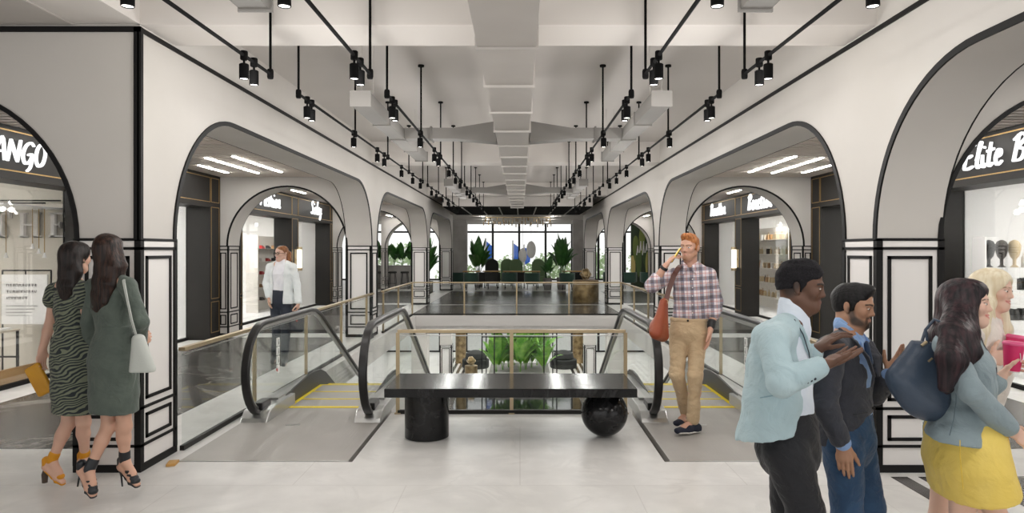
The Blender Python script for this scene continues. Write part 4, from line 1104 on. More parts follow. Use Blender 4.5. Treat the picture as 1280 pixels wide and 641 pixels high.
# =================================================================== figures: smooth bodies grown from joints
def A3(v): return np.array([v[0],v[1],v[2]],dtype=np.float64)
def nrm3(v):
    v=np.asarray(v,float); return v/max(1e-9,np.linalg.norm(v))
class Field:
    """smooth union of limbs (tapered, elliptic), turned into one surface"""
    def __init__(s): s.ops=[]; s.fine=[]; s.disp=None
    def cap(s,a,b,ra,rb,k=.015,wide=None,da=None,db=None,sub=False):
        a=A3(a);b=A3(b); R=max(ra,rb,da or 0,db or 0)
        s.ops.append(('cap',a,b,ra,rb,k,None if wide is None else nrm3(A3(wide)),da or ra,db or rb,sub,np.minimum(a,b)-R,np.maximum(a,b)+R)); return s
    def chain(s,P,R,k=.015,wide=None,D=None):
        for i in range(len(P)-1): s.cap(P[i],P[i+1],R[i],R[i+1],k,wide if not isinstance(wide,list) else wide[i],None if D is None else D[i],None if D is None else D[i+1])
        return s
    def ell(s,c,r,ax=None,k=.01,sub=False):
        c=A3(c); ax=np.eye(3) if ax is None else np.array([nrm3(A3(v)) for v in ax]); R=max(r)
        s.ops.append(('ell',c,np.array(r,float),ax,k,sub,c-R,c+R)); return s
    def cut(s,p,n,k=.006):
        s.ops.append(('cut',A3(p),nrm3(A3(n)),k)); return s
    def box(s,c,half,ax,k=.006,sub=True,rnd=.004):
        c=A3(c); ax=np.array([nrm3(A3(v)) for v in ax]); R=float(np.linalg.norm(half))
        s.ops.append(('box',c,np.array(half,float),ax,k,sub,rnd,c-R,c+R)); return s
    def coords(s,lo,hi,h,axis):
        marks=[(f[0][axis],f[1][axis],f[2]) for f in s.fine]
        xs=[lo]
        while xs[-1]<hi:
            x=xs[-1]; hh=h
            for (a,b,q) in marks:
                if a-.001<=x+h*.5<=b: hh=min(hh,q)
            xs.append(x+hh)
        return np.array(xs)
    def evaluate(s,h):
        lo=np.min([o[-2] for o in s.ops if o[0]!='cut' and not (o[0]=='ell' and o[5]) and not (o[0]=='cap' and o[9]) and not (o[0]=='box' and o[5])],axis=0)-h*2.5-.01
        hi=np.max([o[-1] for o in s.ops if o[0]!='cut' and not (o[0]=='ell' and o[5]) and not (o[0]=='cap' and o[9]) and not (o[0]=='box' and o[5])],axis=0)+h*2.5+.01
        C=[s.coords(lo[i],hi[i],h,i) for i in range(3)]
        d=np.full([len(c) for c in C],.12,np.float32)
        for o in s.ops:
            if o[0]=='cut':
                _,p,n,k=o
                q=((C[0]-p[0])*n[0])[:,None,None]+((C[1]-p[1])*n[1])[None,:,None]+((C[2]-p[2])*n[2])[None,None,:]
                np.maximum(d,q.astype(np.float32),out=d); continue
            m=.035; sl=[]
            for i in range(3):
                i0=np.searchsorted(C[i],o[-2][i]-m); i1=np.searchsorted(C[i],o[-1][i]+m); sl.append(slice(max(0,i0-1),min(len(C[i]),i1+1)))
            if any(q.stop<=q.start for q in sl): continue
            X=C[0][sl[0]][:,None,None];Y=C[1][sl[1]][None,:,None];Z=C[2][sl[2]][None,None,:]
            if o[0]=='cap':
                _,a,b,ra,rb,k,wide,da,db,sub=o[:10]
                ab=b-a; L2=max(1e-12,ab@ab)
                px,py,pz=X-a[0],Y-a[1],Z-a[2]
                t=np.clip((px*ab[0]+py*ab[1]+pz*ab[2])/L2,0,1)
                qx,qy,qz=px-t*ab[0],py-t*ab[1],pz-t*ab[2]
                if wide is None and da==ra and db==rb:
                    e=np.sqrt(qx*qx+qy*qy+qz*qz)-(ra+(rb-ra)*t)
                else:
                    al=ab/math.sqrt(L2); u=wide-al*(wide@al); u=nrm3(u); v=np.cross(al,u)
                    w=ra+(rb-ra)*t; dd=da+(db-da)*t; mm=np.minimum(w,dd)
                    cu=qx*u[0]+qy*u[1]+qz*u[2]; cv=qx*v[0]+qy*v[1]+qz*v[2]; ca=qx*al[0]+qy*al[1]+qz*al[2]
                    k0=np.sqrt((cu/w)**2+(cv/dd)**2+(ca/mm)**2)+1e-9
                    k1=np.sqrt((cu/(w*w))**2+(cv/(dd*dd))**2+(ca/(mm*mm))**2)+1e-9
                    e=k0*(k0-1)/k1
            elif o[0]=='ell':
                _,c,r,ax,k,sub=o[:6]
                px,py,pz=X-c[0],Y-c[1],Z-c[2]
                c0=px*ax[0][0]+py*ax[0][1]+pz*ax[0][2]; c1=px*ax[1][0]+py*ax[1][1]+pz*ax[1][2]; c2=px*ax[2][0]+py*ax[2][1]+pz*ax[2][2]
                k0=np.sqrt((c0/r[0])**2+(c1/r[1])**2+(c2/r[2])**2)+1e-9; k1=np.sqrt((c0/r[0]**2)**2+(c1/r[1]**2)**2+(c2/r[2]**2)**2)+1e-9
                e=k0*(k0-1)/k1
            else:
                _,c,hf,ax,k,sub,rnd=o[:7]
                px,py,pz=X-c[0],Y-c[1],Z-c[2]
                q=[np.abs(px*ax[i][0]+py*ax[i][1]+pz*ax[i][2])-hf[i]+rnd for i in range(3)]
                e=np.sqrt(sum(np.maximum(v,0)**2 for v in q))+np.minimum(np.maximum(np.maximum(q[0],q[1]),q[2]),0)-rnd
            cur=d[tuple(sl)]
            if sub:
                hh=np.clip(.5-.5*(cur+e)/k,0,1); d[tuple(sl)]=(cur+(-e-cur)*hh+k*hh*(1-hh)).astype(np.float32)
            else:
                hh=np.clip(.5+.5*(cur-e)/k,0,1); d[tuple(sl)]=(cur+(e-cur)*hh-k*hh*(1-hh)).astype(np.float32)
        if s.disp is not None:
            d+=s.disp(C[0][:,None,None],C[1][None,:,None],C[2][None,None,:]).astype(np.float32)
        return C,d
    def surface(s,h,smooth=1):
        C,d=s.evaluate(h)
        d[0]=d[-1]=.1; d[:,0]=d[:,-1]=.1; d[:,:,0]=d[:,:,-1]=.1
        g=d<0; nx,ny,nz=d.shape
        cnt=np.zeros((nx-1,ny-1,nz-1),np.int8)
        corners=[(i,j,k) for i in (0,1) for j in (0,1) for k in (0,1)]
        for (i,j,k) in corners: cnt+=g[i:nx-1+i,j:ny-1+j,k:nz-1+k]
        I=np.argwhere((cnt>0)&(cnt<8)); 
        vid=np.full((nx-1,ny-1,nz-1),-1,np.int32); vid[I[:,0],I[:,1],I[:,2]]=np.arange(len(I))
        vals={c:d[I[:,0]+c[0],I[:,1]+c[1],I[:,2]+c[2]] for c in corners}
        acc=np.zeros((len(I),3)); n=np.zeros(len(I))
        P=lambda c:np.stack([C[0][I[:,0]+c[0]],C[1][I[:,1]+c[1]],C[2][I[:,2]+c[2]]],1)
        for a in corners:
            for ax in range(3):
                if a[ax]==0:
                    b=list(a); b[ax]=1; b=tuple(b)
                    va,vb=vals[a],vals[b]; m=(va<0)!=(vb<0)
                    t=np.where(m,va/np.where(m,va-vb,1),0)[:,None]
                    acc+=np.where(m[:,None],P(a)*(1-t)+P(b)*t,0); n+=m
        co=acc/np.maximum(n,1)[:,None]
        Q=[]
        for ax in range(3):
            sh=[slice(1,-1)]*3; sh[ax]=slice(0,-1); sh=tuple(sh)
            s2=list(sh); s2[ax]=slice(1,None); s2=tuple(s2)
            e=g[sh]!=g[s2]; E=np.argwhere(e)+np.array([0 if i==ax else 1 for i in range(3)])
            ins=g[E[:,0],E[:,1],E[:,2]]
            o1,o2=[(1,2),(2,0),(0,1)][ax]
            def vv(da,db):
                q=E.copy(); q[:,o1]-=da; q[:,o2]-=db; return vid[q[:,0],q[:,1],q[:,2]]
            q=np.stack([vv(1,1),vv(0,1),vv(0,0),vv(1,0)],1)
            q[~ins]=q[~ins][:,::-1]; Q.append(q)
        Q=np.concatenate(Q); Q=Q[(Q>=0).all(1)]
        for _ in range(smooth):
            ac=np.zeros_like(co); c2=np.zeros(len(co))
            for i in range(4):
                a,b=Q[:,i],Q[:,(i+1)%4]
                for j in range(3): ac[:,j]+=np.bincount(a,co[b,j],len(co))
                c2+=np.bincount(a,minlength=len(co))
            co=co*.5+.5*ac/np.maximum(c2,1)[:,None]
        return co,Q
def grown(name,field,h,mats,parent,paint=None,smooth=1,base=None):
    co,Q=field.surface(h,smooth)
    me=bpy.data.meshes.new(name)
    me.vertices.add(len(co)); me.vertices.foreach_set('co',np.ascontiguousarray(co,dtype=np.float32).ravel())
    me.loops.add(Q.size); me.loops.foreach_set('vertex_index',np.ascontiguousarray(Q.astype(np.int32)).ravel())
    me.polygons.add(len(Q)); me.polygons.foreach_set('loop_start',np.arange(0,Q.size,4,dtype=np.int32))
    me.polygons.foreach_set('use_smooth',np.ones(len(Q),dtype=bool)); me.update(calc_edges=True); me.validate()
    if paint is not None:
        colr=np.tile(np.array((*base[:3],1),float),(len(co),1))
        for (a,b,r,soft,c) in paint:
            a=A3(a);b=A3(b);ab=b-a; t=np.clip(((co-a)@ab)/max(1e-12,ab@ab),0,1)
            dist=np.linalg.norm(co-a-t[:,None]*ab,axis=1)
            w=np.clip((r+soft-dist)/max(soft,1e-6),0,1)[:,None]*c[3]
            colr[:,:3]=colr[:,:3]*(1-w)+np.array(c[:3])*w
        at_=me.color_attributes.new('Col','FLOAT_COLOR','POINT'); at_.data.foreach_set('color',np.ascontiguousarray(colr,dtype=np.float32).ravel())
    return link_mesh(name,me,mats,parent)
def skin_mat(name,rough=.48):
    m=bpy.data.materials.new(name); n,l=nt(m); b=n['Principled BSDF']; a=n.new('ShaderNodeVertexColor'); a.layer_name='Col'
    t=n.new('ShaderNodeTexNoise'); t.inputs['Scale'].default_value=90; t.inputs['Detail'].default_value=3
    bp=n.new('ShaderNodeBump'); bp.inputs['Strength'].default_value=.06; bp.inputs['Distance'].default_value=.01; l.new(t.outputs['Fac'],bp.inputs['Height']); l.new(bp.outputs['Normal'],b.inputs['Normal'])
    l.new(a.outputs['Color'],b.inputs['Base Color']); b.inputs['Roughness'].default_value=rough
    b.inputs['Subsurface Weight'].default_value=.08; b.inputs['Subsurface Radius'].default_value=(.02,.008,.004); b.inputs['Subsurface Scale'].default_value=.5
    return m
M['skin']=skin_mat('skin')
def hair_mat(name,c1,c2,rough=.4,scale=60,stretch=(1,1,.06)):
    return mat(name,c1,rough+.06,spec=.28,noise=(scale,c2,.38,.66,stretch),bump=(scale*1.5,.35,stretch))
def cloth(name,c,c2=None,rough=.85,weave=260,wr=.25,sheen=.1):
    m=mat(name,c,rough,noise=(9,c2 or c,.35,.65),sheen=sheen); n,l=nt(m); b=n['Principled BSDF']
    tc=n.new('ShaderNodeTexCoord')
    w1=n.new('ShaderNodeTexNoise'); w1.inputs['Scale'].default_value=weave; l.new(tc.outputs['Object'],w1.inputs['Vector'])
    w2=n.new('ShaderNodeTexNoise'); w2.inputs['Scale'].default_value=9; w2.inputs['Detail'].default_value=4; w2.inputs['Distortion'].default_value=1.4; l.new(tc.outputs['Object'],w2.inputs['Vector'])
    b1=n.new('ShaderNodeBump'); b1.inputs['Strength'].default_value=.12; b1.inputs['Distance'].default_value=.003; l.new(w1.outputs['Fac'],b1.inputs['Height'])
    b2=n.new('ShaderNodeBump'); b2.inputs['Strength'].default_value=min(1,wr*2.2); b2.inputs['Distance'].default_value=.03; l.new(w2.outputs['Fac'],b2.inputs['Height']); l.new(b1.outputs['Normal'],b2.inputs['Normal'])
    l.new(b2.outputs['Normal'],b.inputs['Normal']); return m

EYEW=mat('eye_white',srgb(232,228,222),.2); IRIS=mat('iris_brown',srgb(60,36,22),.15); TEETH=mat('teeth',srgb(238,234,226),.25); LASH=mat('dark_hair_line',srgb(22,18,16),.7)
class Head:
    """head frame: x to the person's right, y forward, z up, origin mid head; sc=1 for a 225 mm head"""
    def __init__(s,c,f,u,sc):
        s.c=A3(c); s.f=nrm3(A3(f)); s.u=nrm3(A3(u)-s.f*(A3(u)@s.f)); s.r=np.cross(s.f,s.u); s.s=sc; s.ax=[s.r,s.f,s.u]
    def p(s,x,y,z): return s.c+(s.r*x+s.f*y+s.u*z)*s.s
    def d(s,x,y,z): return s.r*x+s.f*y+s.u*z
def add_head(F,H,neck,nr=.052,jaw=1.0,fem=False,nose=1.0,smile=0):
    s=H.s; p=H.p; ax=H.ax
    E=lambda c,r,k=.012,sub=False: F.ell(p(*c),[q*s for q in r],ax,k*s,sub)
    K=lambda a,b,ra,rb,k=.012,sub=False: F.cap(p(*a),p(*b),ra*s,rb*s,k*s,sub=sub)
    E((0,-.018,.035),(.074,.094,.078)); E((0,.033,.045),(.058,.052,.055),.03)
    F.cap(p(0,.030,.01),p(0,.044,-.062),.060*s,.044*s,.02*s,wide=H.r,da=.055*s,db=.045*s)
    K((0,.064,-.094),(0,.068,-.090),.019*jaw,.020*jaw,.03)
    for q in (-1,1):
        K((q*.053*jaw,.0,-.052),(q*.018*jaw,.058,-.092),.017,.016,.03)
        E((q*.042,.062,-.018),(.020,.02,.022),.025)
        K((q*.010,.0885,.023),(q*.046,.068,.026),.0085 if not fem else .006,.007,.016)
        E((q*.031,.1005,.003),(.018,.015,.0115),.010,True)
        E((q*.031,.0755,.002),(.0165,.0135,.0125),.006)
        K((q*.0095,.088,-.031),(q*.009,.096,-.031),.0062*nose,.0055*nose,.008)
        e0=(q*.076,-.012,.0); F.ell(p(*e0),[.008*s,.0155*s,.028*s],[H.d(1,.3*q,0),H.d(-.3*q,1,.2),H.d(0,-.2,1)],.006*s)
        F.ell(p(q*.0845,-.006,.003),[.005*s,.0085*s,.015*s],[H.d(1,.3*q,0),H.d(-.3*q,1,.2),H.d(0,-.2,1)],.004*s,True)
        E((q*.072,-.004,-.024),(.007,.008,.008),.005)
    E((0,.079,-.014),(.017,.017,.030),.012); K((0,.086,.014),(0,.099,-.022),.0060,.0080*nose,.012); E((0,.1005,-.0265),(.0085*nose,.0092,.0076),.008)
    zl=-.056
    w=.021+.006*smile; zz=.006*smile; g=.004*smile
    for q in (-1,1):
        K((0,.0905,zl+g*.7),(q*w,.079,zl+zz-.001),.0038,.0026,.006); K((0,.0895,zl-.0085-g*.7),(q*w*.92,.079,zl+zz-.004),.0046,.0026,.006)
    F.cap(p(0,-.030,-.045),neck,nr*s*1.02,nr*1.06,.03)
    F.fine.append((H.c-.13*s-.01,H.c+.135*s+.01,.0029))
def face_paint(H,lip,cheek,brow=(.02,.015,.012),beard=None,lashes=True,fem=False,smile=0,la=None,bk=1.0):
    s=H.s; P=[]; la=(.8 if fem else .55) if la is None else la
    w=.021+.006*smile; zz=.006*smile; g=.004*smile
    for q in (-1,1):
        P.append((H.p(q*.042,.08,-.022),H.p(q*.042,.08,-.022),.006*s,.028*s,(*cheek,.3)))
    if beard:
        for q in (-1,1):
            P.append((H.p(q*.066,.004,-.012),H.p(q*.058,.02,-.058),.012*s,.014*s,(*beard,.85*bk)))
            P.append((H.p(q*.052,.03,-.072),H.p(0,.085,-.094),.019*s,.012*s,(*beard,.9*bk)))
            P.append((H.p(0,.098,-.043),H.p(q*.022,.088,-.050),.0045*s,.005*s,(*beard,.85*bk)))
            P.append((H.p(q*.027,.085,-.050),H.p(q*.026,.080,-.075),.005*s,.007*s,(*beard,.8*bk)))
        P.append((H.p(0,.09,-.083),H.p(0,.075,-.1),.014*s,.008*s,(*beard,.9*bk)))
    for q in (-1,1):
        P.append((H.p(0,.0935,-.056+g*.7),H.p(q*w,.081,-.057+zz),.0028*s,.0018*s,(*lip,la))); P.append((H.p(0,.0930,-.0650-g*.7),H.p(q*w*.9,.081,-.060+zz),.0034*s,.002*s,(*lip,la)))
        if lashes: P.append((H.p(q*.017,.090,.0095),H.p(q*.031,.0915,.0125),.0012*s,.0022*s,(.02,.015,.012,.85))); P.append((H.p(q*.031,.0915,.0125),H.p(q*.047,.079,.0095),.0014*s,.0022*s,(.02,.015,.012,.9)))
        t=.0030 if fem else .0044
        P.append((H.p(q*.012,.099,.0225),H.p(q*.032,.092,.0275),t*s,.0022*s,(*brow,.92))); P.append((H.p(q*.032,.092,.0275),H.p(q*.052,.074,.0235),t*.75*s,.0022*s,(*brow,.9)))
    P.append((H.p(-w,.085,-.0605+zz),H.p(w,.085,-.0605+zz),.0008*s,.0018*s,(.08,.02,.02,.55)))
    return P
def add_eyes(H,parent,look=(0,0),iris=None,shut=1.0,sides=(-1,1)):
    s=H.s
    for q in sides:
        c=H.p(q*.031,.0795,.003); R=np.array(H.ax)
        m=MB(); vs=[];fs=[]
        m.sphere((0,0,0),1,18,12,(.0143,.0119,.0076*shut)); T=lambda v,s_=s: c+(H.r*v[0]+H.f*v[1]+H.u*v[2])*s_
        m.v=[tuple(T(v)) for v in m.v]
        n0=len(m.v); m.mi=1; k=MB(); k.sphere((look[0]*.005,.0096,look[1]*.002),1,14,10,(.0060,.0033,.0064*min(1,shut)))
        m.add([tuple(T(v)) for v in k.v],k.f)
        m.build('eye',[EYEW,iris or IRIS],parent,smooth=80)
def add_brows(*a,**k): pass
def add_teeth(H,parent,smile=1):
    s=H.s; F=Field(); F.cap(H.p(-.018,.080,-.0585),H.p(0,.0895,-.061),.0045*s,.0052*s,.003); F.cap(H.p(.018,.080,-.0585),H.p(0,.0895,-.061),.0045*s,.0052*s,.003)
    grown('teeth',F,.0022,TEETH,parent)
def add_hand(F,wr,d,pn,S=1.0,side=1,curl=(.25,.3,.2),spread=.10,thumb=(.5,.35),curls=None,tin=0.0):
    """d: wrist to knuckles, pn: the way the palm faces, side=+1 when the thumb lies on cross(d,pn)"""
    wr=A3(wr); d=nrm3(A3(d)); pn=A3(pn); pn=nrm3(pn-d*(pn@d)); t=np.cross(d,pn)*side
    kc=wr+d*.088*S
    F.cap(wr-d*.02*S,wr+d*.02*S,.026*S,.030*S,.012,wide=t,da=.019*S,db=.018*S)
    F.cap(wr+d*.018*S,kc-d*.008*S,.030*S,.038*S,.012,wide=t,da=.017*S,db=.0135*S)
    F.cap(wr+d*.02*S+t*.018*S+pn*.006*S,wr+d*.052*S+t*.030*S+pn*.006*S,.016*S,.013*S,.012)
    offs=(.030,.0100,-.0105,-.0295); L=[(.042,.026,.021),(.047,.029,.022),(.043,.027,.021),(.034,.021,.018)]; back=(.002,-.003,.001,.008)
    tips=[]
    rot=lambda v,a,x: v*math.cos(a)+np.cross(x,v)*math.sin(a)
    for i in range(4):
        p=kc-d*back[i]*S+t*offs[i]*S; q=nrm3(d+t*(offs[i]*spread/.03)); ax=np.cross(q,pn); ax=nrm3(ax)
        cc=curls[i] if curls else curl
        r=[.0092,.0086,.0078,.0064]
        if i==3: r=[x*.87 for x in r]
        F.cap(p-d*.02*S,p,.0095*S,r[0]*S,.008)
        for j in range(3):
            q=rot(q,cc[j],ax); e=p+q*L[i][j]*S
            F.cap(p,e,r[j]*S,r[j+1]*S,.004); p=e
        tips.append(p)
    p=wr+d*.030*S+t*.026*S+pn*.004*S; q=nrm3(d*.72+t*(.75-tin)+pn*thumb[0])
    for j,(l,ra,rb) in enumerate(((.040,.0125,.0105),(.031,.0105,.0092),(.026,.0092,.007))):
        if j: q=nrm3(q*(1-.0)+(d*.35-t*.25*thumb[1]+pn*thumb[1]*.35)*.8)
        e=p+q*l*S; F.cap(p,e,ra*S,rb*S,.006); p=e
    tips.append(p)
    c=wr+d*.09*S; F.fine.append((c-.115*S,c+.115*S,.0036))
    return tips
def lerp(a,b,t): return A3(a)*(1-t)+A3(b)*t
def body_field(J,S,fem,legs=True,arms=(True,True),bare=1.0):
    F=Field(); R=nrm3(A3(J['sr'])-A3(J['sl'])); RP=nrm3(A3(J['hr'])-A3(J['hl']))
    wp,ww,wc=(.128,.098,.112) if fem else (.125,.112,.128)
    dp,dw,dc=(.082,.066,.074) if fem else (.084,.074,.082)
    fw=J.get('fwd')
    F.cap(J['pv'],J['ws'],wp*S,ww*S,.03,wide=RP,da=dp*S,db=dw*S)
    F.cap(J['ws'],J['ch'],ww*S,wc*S,.03,wide=R,da=dw*S,db=dc*S)
    F.cap(J['ch'],J['nb'],wc*S*.95,.055*S,.03,wide=R,da=dc*S*.9,db=.05*S)
    for q in 'lr':
        F.cap(lerp(J['nb'],J['s'+q],.35),J['s'+q],.05*S,.050*S,.03)
        up,fo=(.046,.036) if not fem else (.041,.032)
        F.cap(J['s'+q],J['e'+q],up*S,fo*S,.015); m=lerp(J['e'+q],J['w'+q],.28)
        F.cap(J['e'+q],m,fo*S,(fo+.003)*S,.012); F.cap(m,J['w'+q],(fo+.002)*S,.024*S,.012)
        if legs:
            th,kn,an=(.071,.045,.029) if fem else (.080,.050,.033)
            cf=.041 if fem else .049
            F.cap(J['h'+q],J['k'+q],th*S,kn*S,.02)
            sh=nrm3(A3(J['a'+q])-A3(J['k'+q])); f=A3(J['t'+q])-A3(J['a'+q]); f[2]=0; f=nrm3(f); bk=-(f-sh*(f@sh)); bk=nrm3(bk)
            c=lerp(J['k'+q],J['a'+q],.30)+bk*.014*S
            F.cap(J['k'+q],lerp(J['k'+q],J['a'+q],.35),kn*S,cf*S,.02); F.cap(lerp(J['k'+q],J['a'+q],.35),J['a'+q],cf*S,an*S,.02)
            F.ell(c,[cf*.9*S,cf*.92*S,.10*S],[np.cross(sh,bk),bk,sh],.02)
            F.ell(A3(J['k'+q])-bk*.02*S,[kn*.78*S,kn*.70*S,.05*S],[np.cross(sh,bk),bk,sh],.02)
            # foot
            hl=A3(J.get('heel'+q,A3(J['a'+q])-f*.035*S-np.array([0,0,.045*S]))); tt=A3(J['t'+q])
            F.cap(J['a'+q],hl,an*S,.028*S,.015); F.cap(J['a'+q],lerp(J['a'+q],tt,.6),an*S*.95,.030*S,.02); F.cap(hl,lerp(hl,tt,.7),.026*S,.034*S,.02,wide=np.cross(f,[0,0,1]),da=.024*S,db=.02*S); F.cap(lerp(hl,tt,.68),tt,.036*S,.026*S,.015,wide=np.cross(f,[0,0,1]),da=.018*S,db=.012*S)
    return F
def wrinkles(amp,fx,fz,seed=0):
    """cloth: soft waves plus sharper creases; hair: the same with a long stretch"""
    r=random.Random(seed); T=[(r.uniform(-1,1)*fx,r.uniform(-1,1)*fx,r.uniform(-1,1)*fz,r.uniform(0,6)) for _ in range(4)]
    U=[(r.uniform(-1,1)*fx*2.2,r.uniform(-1,1)*fx*2.2,r.choice((-1,1))*r.uniform(.6,1)*fz*2.0,r.uniform(0,6)) for _ in range(3)]
    def f(X,Y,Z):
        o=0
        for (a,b,c,p) in T: o=o+np.sin(a*X+b*Y+c*Z+p+1.3*np.sin(.6*b*X-.5*a*Y+.4*c*Z))*.25
        w=0
        for (a,b,c,p) in U: w=w+(1-np.abs(np.sin(a*X+b*Y+c*Z+p+1.7*o)))**2*.33
        return amp*(o+(w-.33)*.9)
    return f
# =================================================================== the people
def joints(Y0,**k):
    return {n:at(v[0],v[1],Y0+(v[2] if len(v)>2 else 0)) for n,v in k.items()}
def person(label,x,y): return thing('person',label,'person',(x,y,0))
SK_BLACK=(.125,.058,.034); SK_TAN=(.46,.25,.155); SK_FAIR=(.74,.48,.37); SK_LIGHT=(.74,.49,.38)
def hx(*c): return srgb(*c)
def sect(Y0,rows):
    P=[];W=[];D=[]
    for (px_,py_,dd,w,d) in rows: P.append(at(px_,py_,Y0+dd)); W.append(w); D.append(d)
    return P,W,D
def sleeve(F,J,q,S,r=(.066,.056,.040),end=1.0,k=.02):
    e=lerp(J['e'+q],J['w'+q],end)
    F.cap(J['s'+q],J['e'+q],r[0]*S,r[1]*S,k); F.cap(J['e'+q],e,r[1]*S,(r[1]+(r[2]-r[1])*end)*S,.015)
    a=nrm3(A3(J['w'+q])-A3(J['e'+q]))
    return e,a
def trousers(J,S,hip=(.165,.115),th=.090,kn=.064,an=.048,end=.96,top=None,wide=None,disp=None):
    F=Field(); RP=nrm3(A3(J['hr'])-A3(J['hl'])); tp=A3(J['pv'])+np.array([0,0,.09*S]) if top is None else A3(top)
    F.cap(tp,A3(J['pv'])+np.array([0,0,-.03*S]),hip[0]*.93*S,hip[0]*S,.02,wide=RP,da=hip[1]*.95*S,db=hip[1]*1.08*S)
    for q in 'lr':
        F.cap(J['h'+q],J['k'+q],th*S,kn*S,.012); e=lerp(J['k'+q],J['a'+q],end); F.cap(J['k'+q],e,kn*S,an*S,.02)
    F.disp=disp or wrinkles(.006,22,34,3); return F
def shoe(J,q,S,mats,parent,name='shoe',hl=None,sole=True):
    f=A3(J['t'+q])-A3(J['a'+q]); f[2]=0; f=nrm3(f); sd=np.cross(f,[0,0,1]); a=A3(J['a'+q]); t=A3(J['t'+q])
    g0=min(t[2]-.02*S,.0)
    heel=a-f*.05*S; heel[2]=max(.03,a[2]-.055*S) if hl is None else hl; toe=t.copy(); toe[2]=t[2]
    F=Field(); F.cap(heel,lerp(heel,toe,.5)+np.array([0,0,.012*S]),.040*S,.043*S,.02,wide=sd,da=.045*S,db=.042*S); F.cap(lerp(heel,toe,.5),toe,.044*S,.036*S,.02,wide=sd,da=.040*S,db=.024*S)
    F.cap(a,heel+f*.03*S,.040*S,.042*S,.02)
    F.cut(a+np.array([0,0,.015*S]),(0,0,1)); F.cut(np.array([0,0,heel[2]-.022*S]),(0,0,-1)) if abs(heel[2]-toe[2])<.02 else None
    r=grown(name,F,.005,mats[0],parent)
    if sole:
        G=Field(); off=np.array([0,0,-.02*S]); G.cap(heel+off,lerp(heel,toe,.5)+off,.042*S,.045*S,.015,wide=sd,da=.013*S,db=.013*S); G.cap(lerp(heel,toe,.5)+off,toe+off*.6,.046*S,.038*S,.015,wide=sd,da=.013*S,db=.012*S)
        grown('sole',G,.005,mats[1],r)
    return r
def hair_short(H,c1,m,parent,top=.012,bz=-.015,puff=None,rough=.004,fr=90,hl=.0,side=.004):
    s=H.s; F=Field(); e=top
    F.ell(H.p(0,-.016,.036),[(.0745+side)*s,(.095+side*1.3)*s,(.078+e)*s],H.ax,.01)
    F.ell(H.p(0,.022,.070),[(.058+e*.3)*s,(.056+e*.5)*s,(.042+e)*s],H.ax,.02)
    F.ell(H.p(0,-.060,-.002),[.064*s,.043*s,.055*s],H.ax,.02)
    if puff: F.ell(H.p(*puff[0]),[q*s for q in puff[1]],[H.d(1,0,0),H.d(0,.9,.45),H.d(0,-.45,.9)],.02)
    F.cut(H.p(0,0,bz),H.d(0,.25,-1),.010*s)
    F.ell(H.p(0,.113,.000+hl),[.062*s,.078*s,.068*s],H.ax,.012,True)
    for q in (-1,1):
        F.ell(H.p(q*.062,.070,-.005+hl),[.032*s,.046*s,.050*s],H.ax,.010,True)
        F.cap(H.p(q*.0715,.008,.03),H.p(q*.0735,.006,-.020),.009*s,.006*s,.010,wide=H.f,da=.007*s,db=.005*s)
        F.ell(H.p(q*.083,-.008,-.004),[.014*s,.021*s,.033*s],H.ax,.006,True)
    F.disp=wrinkles(rough,fr,fr*.8,9); F.fine.append((H.c-.14*s,H.c+.16*s,.0032))
    return grown('hair',F,.0032,m,parent,smooth=1)
def hair_long(H,parent,m,locks,e=.014,face=(0,.108,-.02,.056,.070,.092),disp=(.004,70,6),part=None):
    s=H.s; F=Field()
    F.ell(H.p(0,-.018,.036),[(.0745+e)*s,(.095+e)*s,(.079+e)*s],H.ax,.015)
    F.ell(H.p(0,.034,.055),[(.060+e*.6)*s,(.052+e*.5)*s,(.052+e*.7)*s],H.ax,.02)
    F.ell(H.p(0,-.05,-.03),[.070*s,.062*s,.08*s],H.ax,.03)
    for (P,R,D,w) in locks: F.chain(P,R,.025,wide=w,D=D)
    x,y,z,a,b,c=face
    F.ell(H.p(x,y,z),[a*s,b*s,c*s],H.ax,.012,True)
    F.disp=wrinkles(disp[0],disp[1],disp[2],12); 
    return grown('hair',F,.0055,m,parent,smooth=1)
def collar_ring(F,c,ax,R,D,h,k=.008,wide=None):
    c=A3(c);ax=nrm3(A3(ax)); F.cap(c-ax*h/2,c+ax*h/2,R,R*.95,k,wide=wide,da=D,db=D*.95)
UPV=(0,0,1)

